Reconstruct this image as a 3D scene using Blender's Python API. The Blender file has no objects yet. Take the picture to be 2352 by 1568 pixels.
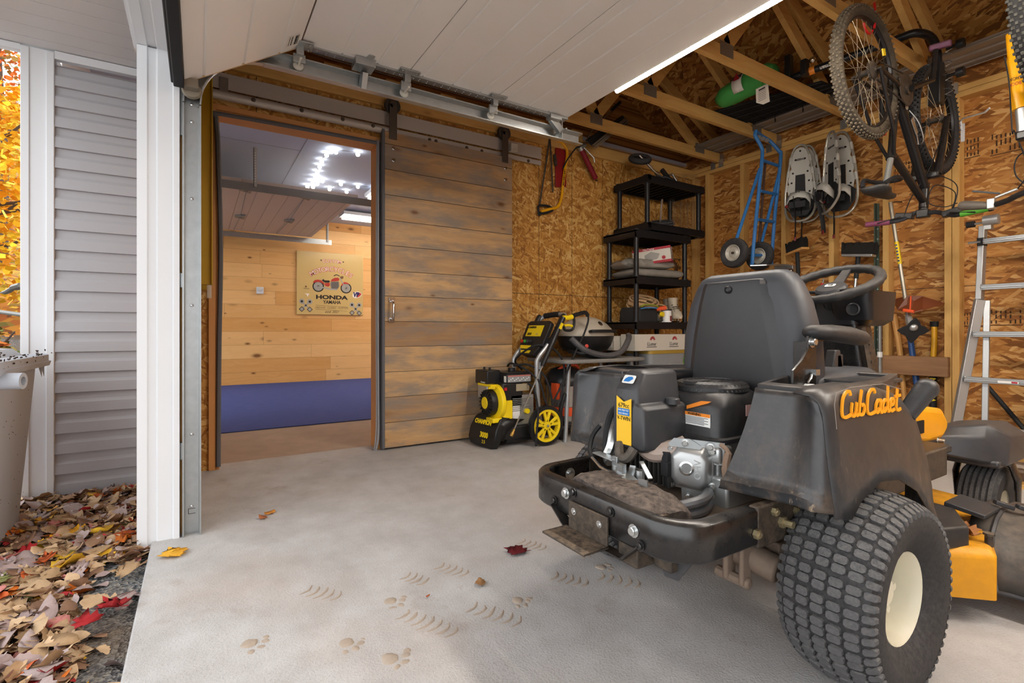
import bpy, bmesh, math, random
from mathutils import Vector, Matrix, Euler
from math import sin, cos, pi, radians, atan2, sqrt
S = bpy.context.scene
COL = S.collection
rnd = random.Random(11)

# ------------------------------------------------------------ camera, light
F_PX, CX, HY, CAM_H = 1152.0, 1176.0, 758.0, 0.82
YAW = math.atan(1842 / 1152.0)                 # left of +Y
FW = Vector((-sin(YAW), cos(YAW), 0)); RT = Vector((cos(YAW), sin(YAW), 0))
cam = bpy.data.cameras.new('camera'); camo = bpy.data.objects.new('camera', cam); COL.objects.link(camo)
camo.location = (0, 0, CAM_H); camo.rotation_euler = (pi / 2, 0, YAW)
cam.sensor_width = 36.0; cam.lens = F_PX / 2352 * 36.0; cam.shift_y = (HY - 784) / 2352; cam.clip_start = 0.02
S.camera = camo
S.view_settings.view_transform = 'Standard'; S.view_settings.look = 'None'
S.view_settings.gamma = 1.0; S.view_settings.use_curve_mapping = False
S.view_settings.exposure = 0.8
W = bpy.data.worlds.new('overcast_sky'); S.world = W; W.use_nodes = True
wn = W.node_tree.nodes; wl = W.node_tree.links
bg = wn['Background']; bg.inputs[0].default_value = (0.95, 0.975, 1.0, 1); bg.inputs[1].default_value = 1.75

def lamp(name, kind, loc, energy, color, rot=(0, 0, 0), **kw):
    d = bpy.data.lights.new(name, kind); d.energy = energy; d.color = color
    for k, v in kw.items(): setattr(d, k, v)
    o = bpy.data.objects.new(name, d); COL.objects.link(o); o.location = loc; o.rotation_euler = rot
    return o
# the shop lights: one strip behind the garage door, two in the next room
SHOP = [((-1.35, 1.86, 2.07), 0, 1.2, 26)]

# ------------------------------------------------------------ pixels -> place (for measuring positions)
def ray(px, py):
    t = (px - CX) / F_PX
    v = FW + RT * t; v.z = (HY - py) / F_PX
    return v
def at_d(px, py, d): return Vector((0, 0, CAM_H)) + ray(px, py) * d
def on_x(px, py, X): r_ = ray(px, py); return at_d(px, py, X / r_.x)
def on_y(px, py, Y): r_ = ray(px, py); return at_d(px, py, Y / r_.y)
def on_z(px, py, Z): r_ = ray(px, py); return at_d(px, py, (Z - CAM_H) / r_.z)

# ------------------------------------------------------------ objects
def tag(o, label=None, cat=None, group=None, kind=None):
    if label: o['label'] = label
    if cat: o['category'] = cat
    if group: o['group'] = group
    if kind: o['kind'] = kind
    return o
def thing(name, label, cat, loc=(0, 0, 0), rotz=0, group=None, rot=None):
    o = bpy.data.objects.new(name, None); COL.objects.link(o)
    o.empty_display_size = 0.1
    o.location = loc; o.rotation_euler = rot if rot else (0, 0, rotz)
    return tag(o, label, cat, group)
def mw(o):
    m = Matrix.LocRotScale(o.location, o.rotation_euler, None)
    return mw(o.parent) @ m if o.parent else m
def copy_tree(o, parent=None):
    c = o.copy(); COL.objects.link(c)
    if parent: c.parent = parent; c.matrix_parent_inverse = o.matrix_parent_inverse.copy()
    for ch in list(o.children): copy_tree(ch, c)
    return c

def frame(d):
    d = Vector(d).normalized()
    a = Vector((0, 0, 1)) if abs(d.z) < 0.9 else Vector((1, 0, 0))
    x = d.cross(a).normalized(); y = d.cross(x).normalized()
    return x, y, d
class MB:
    def __init__(s): s.b = bmesh.new(); s.mi = 0
    def _f(s, vs):
        try:
            f = s.b.faces.new(vs); f.material_index = s.mi; return f
        except ValueError: return None
    def box(s, c, size, rot=None, taper=None):
        c = Vector(c); h = Vector(size) / 2
        R = rot.to_matrix() if isinstance(rot, Euler) else (Euler(rot).to_matrix() if rot is not None and not isinstance(rot, Matrix) else (rot if rot is not None else Matrix.Identity(3)))
        vs = []
        for z in (-1, 1):
            k = taper if (taper and z > 0) else 1
            for x, y in ((-1, -1), (1, -1), (1, 1), (-1, 1)):
                vs.append(s.b.verts.new(c + R @ Vector((x * h.x * k, y * h.y * k, z * h.z))))
        for q in ((3, 2, 1, 0), (4, 5, 6, 7), (0, 1, 5, 4), (1, 2, 6, 5), (2, 3, 7, 6), (3, 0, 4, 7)): s._f([vs[i] for i in q])
        return s
    def bb(s, x0, x1, y0, y1, z0, z1): return s.box(((x0 + x1) / 2, (y0 + y1) / 2, (z0 + z1) / 2), (abs(x1 - x0), abs(y1 - y0), abs(z1 - z0)))
    def bar(s, a, b, w, h, up=(0, 0, 1)):
        a = Vector(a); b = Vector(b); d = (b - a); L = d.length; d.normalize()
        u = Vector(up); x = d.cross(u)
        if x.length < 1e-4: x = d.cross(Vector((1, 0, 0)))
        x.normalize(); u = x.cross(d).normalized()
        R = Matrix((x, d, u)).transposed()
        return s.box((a + b) / 2, (w, L, h), R)
    def loft(s, rings, closed=True, cap0=True, cap1=True, loop=False):
        R = [[s.b.verts.new(Vector(p)) for p in r_] for r_ in rings]
        n = len(R[0]); m = len(R)
        for i in range(m if loop else m - 1):
            A = R[i]; B = R[(i + 1) % m]
            for j in range(n if closed else n - 1):
                k = (j + 1) % n; s._f([A[j], A[k], B[k], B[j]])
        if not loop and closed:
            if cap0: s._f(R[0][::-1])
            if cap1: s._f(R[-1])
        return s
    def tube(s, pts, r, n=8, caps=True, loop=False, flat=1.0):
        P = [Vector(p) for p in pts]; m = len(P); rings = []
        rr = r if isinstance(r, (list, tuple)) else [r] * m
        px = None
        for i in range(m):
            if loop: d = P[(i + 1) % m] - P[i - 1]
            elif i == 0: d = P[1] - P[0]
            elif i == m - 1: d = P[-1] - P[-2]
            else: d = (P[i + 1] - P[i]).normalized() + (P[i] - P[i - 1]).normalized()
            if d.length < 1e-9: d = Vector((0, 0, 1))
            d.normalize()
            if px is None: x, y, _ = frame(d)
            else:
                x = px - d * px.dot(d)
                if x.length < 1e-6: x, y, _ = frame(d)
                x.normalize(); y = d.cross(x)
            px = x
            rings.append([P[i] + (x * cos(a) + y * sin(a) * flat) * rr[i] for a in [2 * pi * k / n for k in range(n)]])
        return s.loft(rings, True, caps, caps, loop)
    def cyl(s, a, b, r, n=16, r2=None): return s.tube([a, b], [r, r if r2 is None else r2], n)
    def lathe(s, prof, c=(0, 0, 0), axis=(0, 0, 1), n=24, loop=False, a0=0, a1=2 * pi):
        """prof: (radius, height) pairs about axis"""
        x, y, d = frame(axis); c = Vector(c); full = abs(a1 - a0 - 2 * pi) < 1e-6
        rings = []
        for k in range(n if full else n + 1):
            a = a0 + (a1 - a0) * k / n
            rings.append([c + (x * cos(a) + y * sin(a)) * p[0] + d * p[1] for p in prof])
        R = [[s.b.verts.new(p) for p in r_] for r_ in rings]
        m = len(prof)
        for i in range(n):
            A = R[i]; B = R[(i + 1) % len(R)]
            for j in range(m if loop else m - 1):
                k = (j + 1) % m; s._f([A[j], B[j], B[k], A[k]])
        return s
    def prism(s, poly, o=(0, 0, 0), u=(1, 0, 0), v=(0, 0, 1), depth=0.01):
        o = Vector(o); u = Vector(u); v = Vector(v); w = u.cross(v).normalized() * depth
        A = [s.b.verts.new(o + u * p[0] + v * p[1]) for p in poly]
        B = [s.b.verts.new(o + u * p[0] + v * p[1] + w) for p in poly]
        n = len(poly)
        s._f(A[::-1]); s._f(B)
        for i in range(n): s._f([A[i], A[(i + 1) % n], B[(i + 1) % n], B[i]])
        return s
    def sph(s, c, r, n=12, m=8, sc=(1, 1, 1), rot=None):
        c = Vector(c); R = rot.to_matrix() if rot else Matrix.Identity(3)
        rings = []
        for i in range(1, m):
            th = pi * i / m
            rings.append([c + R @ Vector((r * sin(th) * cos(2 * pi * k / n) * sc[0], r * sin(th) * sin(2 * pi * k / n) * sc[1], r * cos(th) * sc[2])) for k in range(n)])
        rings.reverse()
        return s.loft(rings)
    def quad(s, *ps): s._f([s.b.verts.new(Vector(p)) for p in ps]); return s
    def build(s, name, mat, parent=None, bevel=0, seg=2, smooth=35, sub=0, world=False, label=None, local_to=None, solid=0):
        bmesh.ops.remove_doubles(s.b, verts=s.b.verts, dist=1e-6)
        bmesh.ops.recalc_face_normals(s.b, faces=s.b.faces)
        me = bpy.data.meshes.new(name)
        if parent is not None and world: s.b.transform(mw(parent).inverted())
        s.b.to_mesh(me); s.b.free()
        for m in (mat if isinstance(mat, (list, tuple)) else [mat]): me.materials.append(m)
        if smooth:
            me.shade_smooth()
            if smooth < 180: me.set_sharp_from_angle(angle=radians(smooth))
        o = bpy.data.objects.new(name, me); COL.objects.link(o)
        if parent is not None: o.parent = parent
        if solid: md = o.modifiers.new('s', 'SOLIDIFY'); md.thickness = solid; md.offset = 0
        if bevel:
            md = o.modifiers.new('b', 'BEVEL'); md.width = bevel; md.segments = seg; md.limit_method = 'ANGLE'; md.angle_limit = radians(38); md.harden_normals = False
        if sub: md = o.modifiers.new('d', 'SUBSURF'); md.levels = sub; md.render_levels = sub
        if label: o['label'] = label
        return o
def struct(name, mb, mat, parent=None, **k):
    o = mb.build(name, mat, parent, **k)
    if parent is None: o['kind'] = 'structure'
    return o
def arc(c, r, a0, a1, n, u=(1, 0, 0), v=(0, 0, 1)):
    c = Vector(c); u = Vector(u); v = Vector(v)
    return [c + u * (r * cos(a0 + (a1 - a0) * i / n)) + v * (r * sin(a0 + (a1 - a0) * i / n)) for i in range(n + 1)]
def spl(pts, n=6, loop=False):
    P = [Vector(p) for p in pts]; out = []; m = len(P)
    for i in range(m if loop else m - 1):
        p0 = P[i - 1] if (i > 0 or loop) else P[0]; p1 = P[i]; p2 = P[(i + 1) % m]
        p3 = P[(i + 2) % m] if (i + 2 < m or loop) else P[-1]
        for k in range(n):
            t = k / n
            out.append(0.5 * ((2 * p1) + (p2 - p0) * t + (2 * p0 - 5 * p1 + 4 * p2 - p3) * t * t + (3 * p1 - p0 - 3 * p2 + p3) * t ** 3))
    if not loop: out.append(P[-1])
    return out
def rrect(w, h, r, n=4, cx=0, cy=0):
    out = []
    for sx, sy, a in ((1, 1, 0), (-1, 1, 90), (-1, -1, 180), (1, -1, 270)):
        for k in range(n + 1):
            t = radians(a + 90 * k / n)
            out.append((cx + sx * (w / 2 - r) + r * cos(t), cy + sy * (h / 2 - r) + r * sin(t)))
    return out
def text_mesh(body, size, name, mat, parent, o, u, v, depth=0.0006, align='CENTER', shear=0, bold=0, sx=1.0, space=1.0, world=True):
    """flat raised lettering on the plane (o,u,v); built-in font converted to mesh"""
    cu = bpy.data.curves.new(name, 'FONT'); cu.body = body; cu.size = size; cu.align_x = align; cu.align_y = 'CENTER'
    cu.shear = shear; cu.extrude = depth; cu.offset = bold; cu.space_character = space; cu.resolution_u = 3
    t = bpy.data.objects.new(name, cu); COL.objects.link(t)
    dg = bpy.context.evaluated_depsgraph_get(); dg.update()
    me = bpy.data.meshes.new_from_object(t.evaluated_get(dg))
    bpy.data.objects.remove(t); bpy.data.curves.remove(cu)
    u = Vector(u).normalized(); v = Vector(v).normalized(); w = u.cross(v)
    M = Matrix((u * sx, v, w)).transposed().to_4x4(); M.translation = Vector(o)
    if parent is not None and world: M = mw(parent).inverted() @ M
    me.transform(M)
    me.materials.clear(); me.materials.append(mat)
    ob = bpy.data.objects.new(name, me); COL.objects.link(ob)
    if parent is not None: ob.parent = parent
    return ob

# ------------------------------------------------------------ materials
def lin(c):
    if isinstance(c, str):
        c = c.lstrip('#'); c = [int(c[i:i + 2], 16) / 255 for i in (0, 2, 4)]
    return tuple((x / 12.92 if x <= 0.04045 else ((x + 0.055) / 1.055) ** 2.4) for x in c[:3]) + (1,)
class G:
    def __init__(s, name):
        s.m = bpy.data.materials.new(name); s.m.use_nodes = True
        s.t = s.m.node_tree; s.bsdf = s.t.nodes['Principled BSDF']; s.bsdf.inputs['Specular IOR Level'].default_value = 0.4
    def n(s, typ, ins=None, **attrs):
        nd = s.t.nodes.new('ShaderNode' + typ)
        for k, v in attrs.items(): setattr(nd, k, v)
        for k, v in (ins or {}).items(): s.set(nd.inputs[k], v)
        return nd
    def set(s, sock, v):
        if isinstance(v, bpy.types.NodeSocket): s.t.links.new(v, sock)
        elif isinstance(v, bpy.types.Node): s.t.links.new(v.outputs[0], sock)
        else: sock.default_value = v
    def ma(s, op, a, b=0.0, c=None):
        nd = s.n('Math', operation=op); s.set(nd.inputs[0], a); s.set(nd.inputs[1], b)
        if c is not None: s.set(nd.inputs[2], c)
        return nd.outputs[0]
    def mix(s, fac, a, b, blend='MIX'):
        nd = s.n('Mix', data_type='RGBA', blend_type=blend)
        s.set(nd.inputs[0], fac); s.set(nd.inputs[6], a); s.set(nd.inputs[7], b); return nd.outputs[2]
    def mixf(s, fac, a, b):
        nd = s.n('Mix', data_type='FLOAT'); s.set(nd.inputs[0], fac); s.set(nd.inputs[2], a); s.set(nd.inputs[3], b); return nd.outputs[0]
    def ramp(s, fac, stops, interp='LINEAR'):
        nd = s.n('ValToRGB'); s.set(nd.inputs[0], fac); cr = nd.color_ramp; cr.interpolation = interp
        while len(cr.elements) < len(stops): cr.elements.new(0.5)
        for e, (p, c) in zip(cr.elements, stops):
            e.position = p; e.color = lin(c) if isinstance(c, str) else (c if len(c) == 4 else tuple(c) + (1,))
        return nd.outputs[0]
    def obj(s):
        if not hasattr(s, '_c'):
            s._c = s.n('TexCoord').outputs['Object']; s._s = s.n('SeparateXYZ', {0: s._c}).outputs
        return s._c
    def ax(s, k): s.obj(); return s._s['xyz'.index(k)]
    def vec(s, x=0.0, y=0.0, z=0.0): return s.n('CombineXYZ', {0: x, 1: y, 2: z}).outputs[0]
    def noise(s, vec=None, scale=5.0, detail=3.0, rough=0.55, dist=0.0, dim='3D'):
        nd = s.n('TexNoise', noise_dimensions=dim); s.set(nd.inputs['Vector'], vec if vec is not None else s.obj())
        nd.inputs['Scale'].default_value = scale; nd.inputs['Detail'].default_value = detail
        nd.inputs['Roughness'].default_value = rough; nd.inputs['Distortion'].default_value = dist
        return nd.outputs['Fac']
    def scl(s, vec, sc, rot=(0, 0, 0), loc=(0, 0, 0)):
        return s.n('Mapping', {'Vector': vec, 'Scale': sc, 'Rotation': rot, 'Location': loc}).outputs[0]
    def bump(s, h, strength=0.3, dist=0.01):
        nd = s.n('Bump', {'Height': h, 'Strength': strength, 'Distance': dist}); s.set(s.bsdf.inputs['Normal'], nd.outputs[0])
    def done(s, color=None, rough=0.6, metal=0.0, spec=None, coat=None):
        if color is not None: s.set(s.bsdf.inputs['Base Color'], lin(color) if isinstance(color, str) else color)
        s.set(s.bsdf.inputs['Roughness'], rough); s.bsdf.inputs['Metallic'].default_value = metal
        if spec is not None: s.bsdf.inputs['Specular IOR Level'].default_value = spec
        if coat: s.bsdf.inputs['Coat Weight'].default_value = coat
        return s.m
_M = {}
def pm(name, col, rough=0.5, metal=0.0, var=0.12, scale=9.0, dust=0.0, dustcol='#a79685', bump=0.0, bscale=150.0, spec=None):
    """plain painted / plastic / metal surface with soft mottling, optional dust lying on upward faces, fine grain"""
    if name in _M: return _M[name]
    g = G(name); n = g.noise(scale=scale, detail=4)
    base = lin(col)
    lo = tuple(x * (1 - var) for x in base[:3]) + (1,); hi = tuple(min(1, x * (1 + var)) for x in base[:3]) + (1,)
    c = g.mix(n, lo, hi)
    if dust:
        n2 = g.noise(scale=scale * 2.3, detail=5, rough=0.7)
        nz = g.n('SeparateXYZ', {0: g.n('NewGeometry').outputs['Normal']}).outputs[2]
        f = g.ma('MULTIPLY', g.ma('MULTIPLY_ADD', nz, 0.55, 0.35), g.ramp(n2, [(0.32, (0, 0, 0)), (0.72, (1, 1, 1))]))
        f = g.ma('MULTIPLY', f, dust)
        f.node.use_clamp = True
        c = g.mix(f, c, lin(dustcol)); rough = g.mixf(f, rough, 0.85)
    if bump: g.bump(g.noise(scale=bscale, detail=2), bump, 0.002)
    _M[name] = g.done(c, rough, metal, spec)
    return _M[name]
def emis(name, col, strength):
    if name in _M: return _M[name]
    g = G(name); g.set(g.bsdf.inputs['Emission Color'], lin(col)); g.bsdf.inputs['Emission Strength'].default_value = strength
    _M[name] = g.done(col, 0.4); return _M[name]

def osb(name, u, v, stops, ang=0.0, spread=0.5, L=0.10, Wd=0.022, seams=None, stamp=False, seed=0.0, lines=None):
    """oriented strand board: layered voronoi flakes"""
    g = G(name)
    uv = g.vec(g.ax(u), g.ax(v), 0.0)
    warp = g.n('TexNoise', {'Vector': uv, 'Scale': 9.0, 'Detail': 2.0}).outputs['Color']
    w2 = g.n('VectorMath', {0: warp, 1: (0.5, 0.5, 0.5)}, operation='SUBTRACT').outputs[0]
    w3 = g.n("VectorMath", {0: w2, "Scale": 0.013}, operation='SCALE').outputs[0]
    uv = g.n('VectorMath', {0: uv, 1: w3}, operation='ADD').outputs[0]
    bestR = bestG = None
    for i, (da, k) in enumerate(((0.0, 1.0), (0.55, 0.85), (-0.5, 1.15), (1.2, 0.7), (-1.15, 0.8), (0.2, 0.55))):
        a = ang + da * spread
        r_ = g.n('VectorRotate', {'Vector': uv, 'Angle': a, 'Axis': (0, 0, 1)}, rotation_type='AXIS_ANGLE').outputs[0]
        p = g.scl(r_, (1 / (L * k), 1 / (Wd * k), 1), loc=(i * 7.3 + seed, i * 3.1, 0))
        vo = g.n('TexVoronoi', {'Vector': p, 'Scale': 1.0, 'Randomness': 1.0}, voronoi_dimensions='2D')
        sp = g.n('SeparateColor', {0: vo.outputs['Color']}).outputs
        if bestR is None: bestR, bestG = sp[0], sp[1]
        else:
            m = g.ma('GREATER_THAN', sp[1], bestG)
            bestR = g.mixf(m, bestR, sp[0]); bestG = g.ma('MAXIMUM', bestG, sp[1])
    fine = g.noise(g.scl(g.n('VectorRotate', {'Vector': uv, 'Angle': ang, 'Axis': (0, 0, 1)}, rotation_type='AXIS_ANGLE').outputs[0], (14, 130, 1)), 1.0, 3, 0.6)
    sh = g.ma('ADD', g.ma('MULTIPLY', bestR, 0.8), g.ma('MULTIPLY', fine, 0.2))
    big = g.noise(uv, 1.7, 3)
    sh = g.ma('ADD', sh, g.ma('MULTIPLY', g.ma('SUBTRACT', big, 0.5), 0.35))
    c = g.ramp(sh, stops)
    if lines:                                   # chalked nail lines: vertical every lines[0] metres along u
        per, off, wd = lines
        f = g.ma('ABSOLUTE', g.ma('SUBTRACT', g.ma('FRACT', g.ma('DIVIDE', g.ma('ADD', g.ax(u), off), per)), 0.5))
        nz = g.noise(g.vec(g.ax(u), g.ax(v), 0.0), 60.0, 2)
        msk = g.ma('MULTIPLY', g.ma('LESS_THAN', f, wd / per), g.ma('GREATER_THAN', nz, 0.40))
        c = g.mix(g.ma('MULTIPLY', msk, 0.8), c, lin('#1d140c'))
    if seams:
        for ax_, pos in seams:
            msk = g.ma('LESS_THAN', g.ma('ABSOLUTE', g.ma('SUBTRACT', g.ax(ax_), pos)), 0.0022)
            c = g.mix(msk, c, lin('#3a2412'))
    g.bump(bestG, 0.25, 0.002)
    return g.done(c, 0.62, spec=0.3)

def wood(name, along, c0, c1, knot='#6b4020', grain=1.0, rough=0.6, plank=None, joint=None, gap='#241608', kn=0.5, stain=None, across=None):
    """long-grained wood; along = axis of the grain; plank=(axis, height, offset) gives boards with their own tone"""
    g = G(name); g.obj()
    others = [k for k in 'xyz' if k != along]
    A = g.ax(along); B = g.ax(others[0]); Cc = g.ax(others[1])
    tone = 0.5; idn = 0.0; gapm = None
    if plank:
        pa, ph, off = plank
        q = g.ma('DIVIDE', g.ma('ADD', g.ax(pa), off), ph); fl = g.ma('FLOOR', q); fr = g.ma('FRACT', q)
        gapm = g.ma('LESS_THAN', g.ma('MINIMUM', fr, g.ma('SUBTRACT', 1.0, fr)), 0.0016 / ph)
        idn = fl
        if joint:
            o1 = g.n('TexWhiteNoise', {'W': fl}, noise_dimensions='1D').outputs['Value']
            q2 = g.ma('ADD', g.ma('DIVIDE', A, joint), g.ma('MULTIPLY', o1, 7.0)); f2 = g.ma('FLOOR', q2); r2 = g.ma('FRACT', q2)
            g2 = g.ma('LESS_THAN', g.ma('MINIMUM', r2, g.ma('SUBTRACT', 1.0, r2)), 0.0014 / joint)
            gapm = g.ma('MAXIMUM', gapm, g2); idn = g.ma('ADD', fl, g.ma('MULTIPLY', f2, 17.31))
        tone = g.n('TexWhiteNoise', {'W': idn}, noise_dimensions='1D').outputs['Value']
    sh = g.ma('MULTIPLY', idn, 3.7)
    p = g.vec(g.ma('ADD', g.ma('MULTIPLY', A, 0.9), sh), g.ma('MULTIPLY', B, 16.0), g.ma('MULTIPLY', Cc, 16.0))
    ds = g.noise(g.vec(g.ma('ADD', g.ma('MULTIPLY', A, 2.2), sh), g.ma('MULTIPLY', B, 5.0), g.ma('MULTIPLY', Cc, 5.0)), 1.0, 2)
    p2 = g.n('VectorMath', {0: p, 1: g.vec(0.0, g.ma('MULTIPLY', ds, 3.0), g.ma('MULTIPLY', ds, 3.0))}, operation='ADD').outputs[0]
    n1 = g.noise(p2, 1.4, 4, 0.6)
    n2 = g.noise(g.vec(g.ma('MULTIPLY', A, 5.0), g.ma('MULTIPLY', B, 190.0), g.ma('MULTIPLY', Cc, 190.0)), 1.0, 2)
    f = g.ma('ADD', g.ma('MULTIPLY', g.ma('SUBTRACT', n1, 0.5), 1.3 * grain), g.ma('MULTIPLY', g.ma('SUBTRACT', n2, 0.5), 0.5 * grain))
    f = g.ma('ADD', g.ma('ADD', f, 0.5), g.ma('MULTIPLY', g.ma('SUBTRACT', tone, 0.5), 0.75)); f.node.use_clamp = True
    c = g.mix(f, lin(c0), lin(c1))
    if stain:
        sn = g.noise(g.vec(g.ma('ADD', g.ma('MULTIPLY', A, 2.4), sh), g.ma('MULTIPLY', B, 9.0), g.ma('MULTIPLY', Cc, 9.0)), 1.0, 4, 0.65)
        c = g.mix(g.ma('MULTIPLY', g.ramp(sn, [(0.42, (0, 0, 0)), (0.62, (1, 1, 1))]), 0.85), c, lin(stain))
    if kn:
        kv = g.n('TexVoronoi', {'Vector': g.vec(g.ma('ADD', g.ma('MULTIPLY', A, 3.1), sh), g.ma('MULTIPLY', B, 6.5), g.ma('MULTIPLY', Cc, 6.5)), 'Scale': 1.0}, feature='F1')
        rr = g.n('SeparateColor', {0: kv.outputs['Color']}).outputs[0]
        kd = g.ma('MULTIPLY', kv.outputs['Distance'], g.ma('MULTIPLY_ADD', rr, 2.8, 0.85))
        c = g.mix(g.ma('MULTIPLY', g.ramp(kd, [(0.10, (1, 1, 1)), (0.19, (0.35, 0.35, 0.35)), (0.30, (0, 0, 0))]), kn), c, lin(knot))
    if gapm is not None: c = g.mix(g.ma('MULTIPLY', gapm, 0.8), c, lin(gap))
    g.bump(g.ma('SUBTRACT', n2, gapm if gapm is not None else 0.0), 0.25, 0.0015)
    return g.done(c, rough, spec=0.3)
# ============================================================ surfaces of the place
OSB_S = [(0.05, '#6b4018'), (0.28, '#96602a'), (0.5, '#aa7236'), (0.72, '#bd8a4c'), (0.95, '#d6ab70')]
OSB_D = [(0.05, '#5e3a1a'), (0.3, '#845526'), (0.55, '#9c6b33'), (0.75, '#b38246'), (0.95, '#caa062')]
m_osb_left = osb('osb left', 'y', 'z', [(0.05, '#865624'), (0.3, '#a97432'), (0.52, '#ba853e'), (0.74, '#c99a54'), (0.95, '#ddb878')], ang=0.25, spread=1.15, L=0.075, Wd=0.018, seams=[('z', 1.12)], lines=(0.3515, 0.226, 0.0026))
m_osb_back = osb('osb back', 'x', 'z', OSB_S, ang=-0.12, spread=0.55, L=0.15, Wd=0.026, seams=[('z', 1.12)], seed=4)
m_osb_roof = osb('osb roof', 'x', 'y', OSB_D, ang=0.25, spread=0.6, L=0.12, Wd=0.03, seed=9)
m_osb_front = osb('osb front', 'x', 'z', OSB_D, ang=0.2, spread=0.6, seed=13)
LUM = dict(c0='#b07f3e', c1='#e0b873', kn=0.35, knot='#7a4c20', grain=0.7)
m_lum_x = wood('lumber x', 'x', **LUM); m_lum_y = wood('lumber y', 'y', **LUM); m_lum_z = wood('lumber z', 'z', **LUM)
m_white = pm('white pvc trim', '#dfe1e4', 0.42, var=0.03, scale=3)
m_soff = pm('white soffit', '#dfdfe0', 0.45, var=0.03, scale=2)
m_dark = pm('dark void', '#1b140e', 0.9)

def concrete():
    g = G('concrete slab')
    n1 = g.noise(scale=1.3, detail=4); n2 = g.noise(scale=150, detail=3, rough=0.7); n3 = g.noise(scale=6, detail=5, rough=0.65)
    n4 = g.noise(scale=320, detail=1)
    c = g.mix(g.ramp(n3, [(0.3, (0, 0, 0)), (0.7, (1, 1, 1))]), lin('#adaaa8'), lin('#c4c3c3'))
    c = g.mix(g.ma('MULTIPLY', g.ramp(n1, [(0.52, (0, 0, 0)), (0.72, (1, 1, 1))]), 0.45), c, lin('#ab9686'))
    c = g.mix(g.ma('MULTIPLY', g.ramp(n2, [(0.55, (0, 0, 0)), (0.72, (1, 1, 1))]), 0.5), c, lin('#8d857e'))
    c = g.mix(g.ma('MULTIPLY', g.ramp(n4, [(0.6, (0, 0, 0)), (0.7, (1, 1, 1))]), 0.35), c, lin('#e3dfda'))
    # tracked-in dirt patches
    n5 = g.noise(g.scl(g.obj(), (1, 1, 1), loc=(3, 8, 0)), 2.6, 5, 0.7)
    c = g.mix(g.ma('MULTIPLY', g.ramp(n5, [(0.60, (0, 0, 0)), (0.74, (1, 1, 1))]), 0.5), c, lin('#8e7765'))
    # blends towards a browner grey with distance into the garage
    far = g.ma('MULTIPLY_ADD', g.ax('y'), 0.25, -0.05); far.node.use_clamp = True
    c = g.mix(g.ma('MULTIPLY', g.ramp(far, [(0.0, (0, 0, 0)), (0.6, (1, 1, 1))]), 0.45), c, lin('#a3968a'))
    g.bump(g.ma('ADD', n2, g.ma('MULTIPLY', n3, 0.6)), 0.55, 0.004)
    return g.done(c, 0.85, spec=0.25)
m_conc = concrete()

# floor ------------------------------------------------------
b = MB(); b.bb(-3.56, 4.0, -0.155, 4.5, -0.16, 0.0); floor = struct('floor', b, m_conc, bevel=0.006)
m_conc2 = pm('bare concrete brown', '#a58d79', 0.85, var=0.22, scale=7, bump=0.4, bscale=90)
b = MB(); b.bb(-8.62, -3.56, -0.75, 5.2, -0.16, -0.002); struct('floor', b, m_conc2)

# left wall with the doorway -----------------------------------
LX, LT = -3.43, 0.13
DY0, DY1, DZ = 0.085, 1.062, 2.115
b = MB()
b.bb(LX - LT, LX, -0.19, DY0, 0, 2.37); b.bb(LX - LT, LX, DY1, 4.43, 0, 2.37); b.bb(LX - LT, LX, DY0, DY1, DZ, 2.37)
wall_left = struct('wall_left', b, m_osb_left, smooth=0)
b = MB(); b.bb(LX - LT, LX + 0.03, -0.15, 4.43, 2.37, 2.465); struct('trim_1', b, m_lum_y, bevel=0.003)
# doorway lining
jam = MB()
jam.bb(LX - LT, LX + 0.012, DY0, DY0 + 0.02, 0, DZ); jam.bb(LX - LT, LX + 0.012, DY1 - 0.02, DY1, 0, DZ); jam.bb(LX - LT, LX + 0.012, DY0 + 0.02, DY1 - 0.02, DZ - 0.02, DZ)
jam.bb(LX, LX + 0.018, DY0 - 0.035, DY0, 0, DZ + 0.03); jam.bb(LX, LX + 0.018, DY0, DY1 + 0.01, DZ, DZ + 0.03)
dj = struct('trim_2', jam, pm('doorway lining', '#c98f55', 0.55, var=0.1), bevel=0.002)
b = MB()
m_seal = pm('grey foam seal', '#5f5f63', 0.8)
b.tube(spl([(LX + 0.022, DY0 + 0.014, 0.02), (LX + 0.024, DY0 + 0.018, 0.7), (LX + 0.026, DY0 + 0.026, 1.3), (LX + 0.03, DY0 + 0.012, 1.9), (LX + 0.024, DY0 + 0.004, 2.06), (LX + 0.022, DY0 + 0.03, 2.09), (LX + 0.022, DY1 - 0.03, 2.105)], 6), 0.013, 6)
b.bb(LX + 0.001, LX + 0.028, DY1 + 0.003, DY1 + 0.02, 0.01, DZ + 0.02)
b.build('weather_seal', m_seal, dj)

# back wall: sheathing, studs, plates --------------------------------
BY = 4.43
b = MB(); b.bb(-3.66, 3.5, BY, BY + 0.02, 0, 2.72); wall_back = struct('wall_back', b, m_osb_back, smooth=0)
SF = 4.34
def stud(x0, x1): q = MB(); q.bb(x0, x1, SF, BY, 0.038, 2.385); q.build('stud', m_lum_z, wall_back, bevel=0.002)
for xc in (-3.405, -3.241, -2.858, -2.463, -2.071, -1.692, -1.326, -1.284, -0.89, -0.48, -0.08, 0.33): stud(xc - 0.0195, xc + 0.0195)
b = MB(); b.bb(-3.43, 3.5, SF, BY, 2.385, 2.423); b.bb(-3.43, 3.5, SF, BY, 2.425, 2.463); b.build('top_plate', m_lum_x, wall_back, bevel=0.002)
b = MB(); b.bb(-3.43, 3.5, SF, BY, 0, 0.038); b.build('bottom_plate', m_lum_x, wall_back, bevel=0.002)
m_ink = pm('ink stamp', '#3b2714', 0.8)
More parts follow.
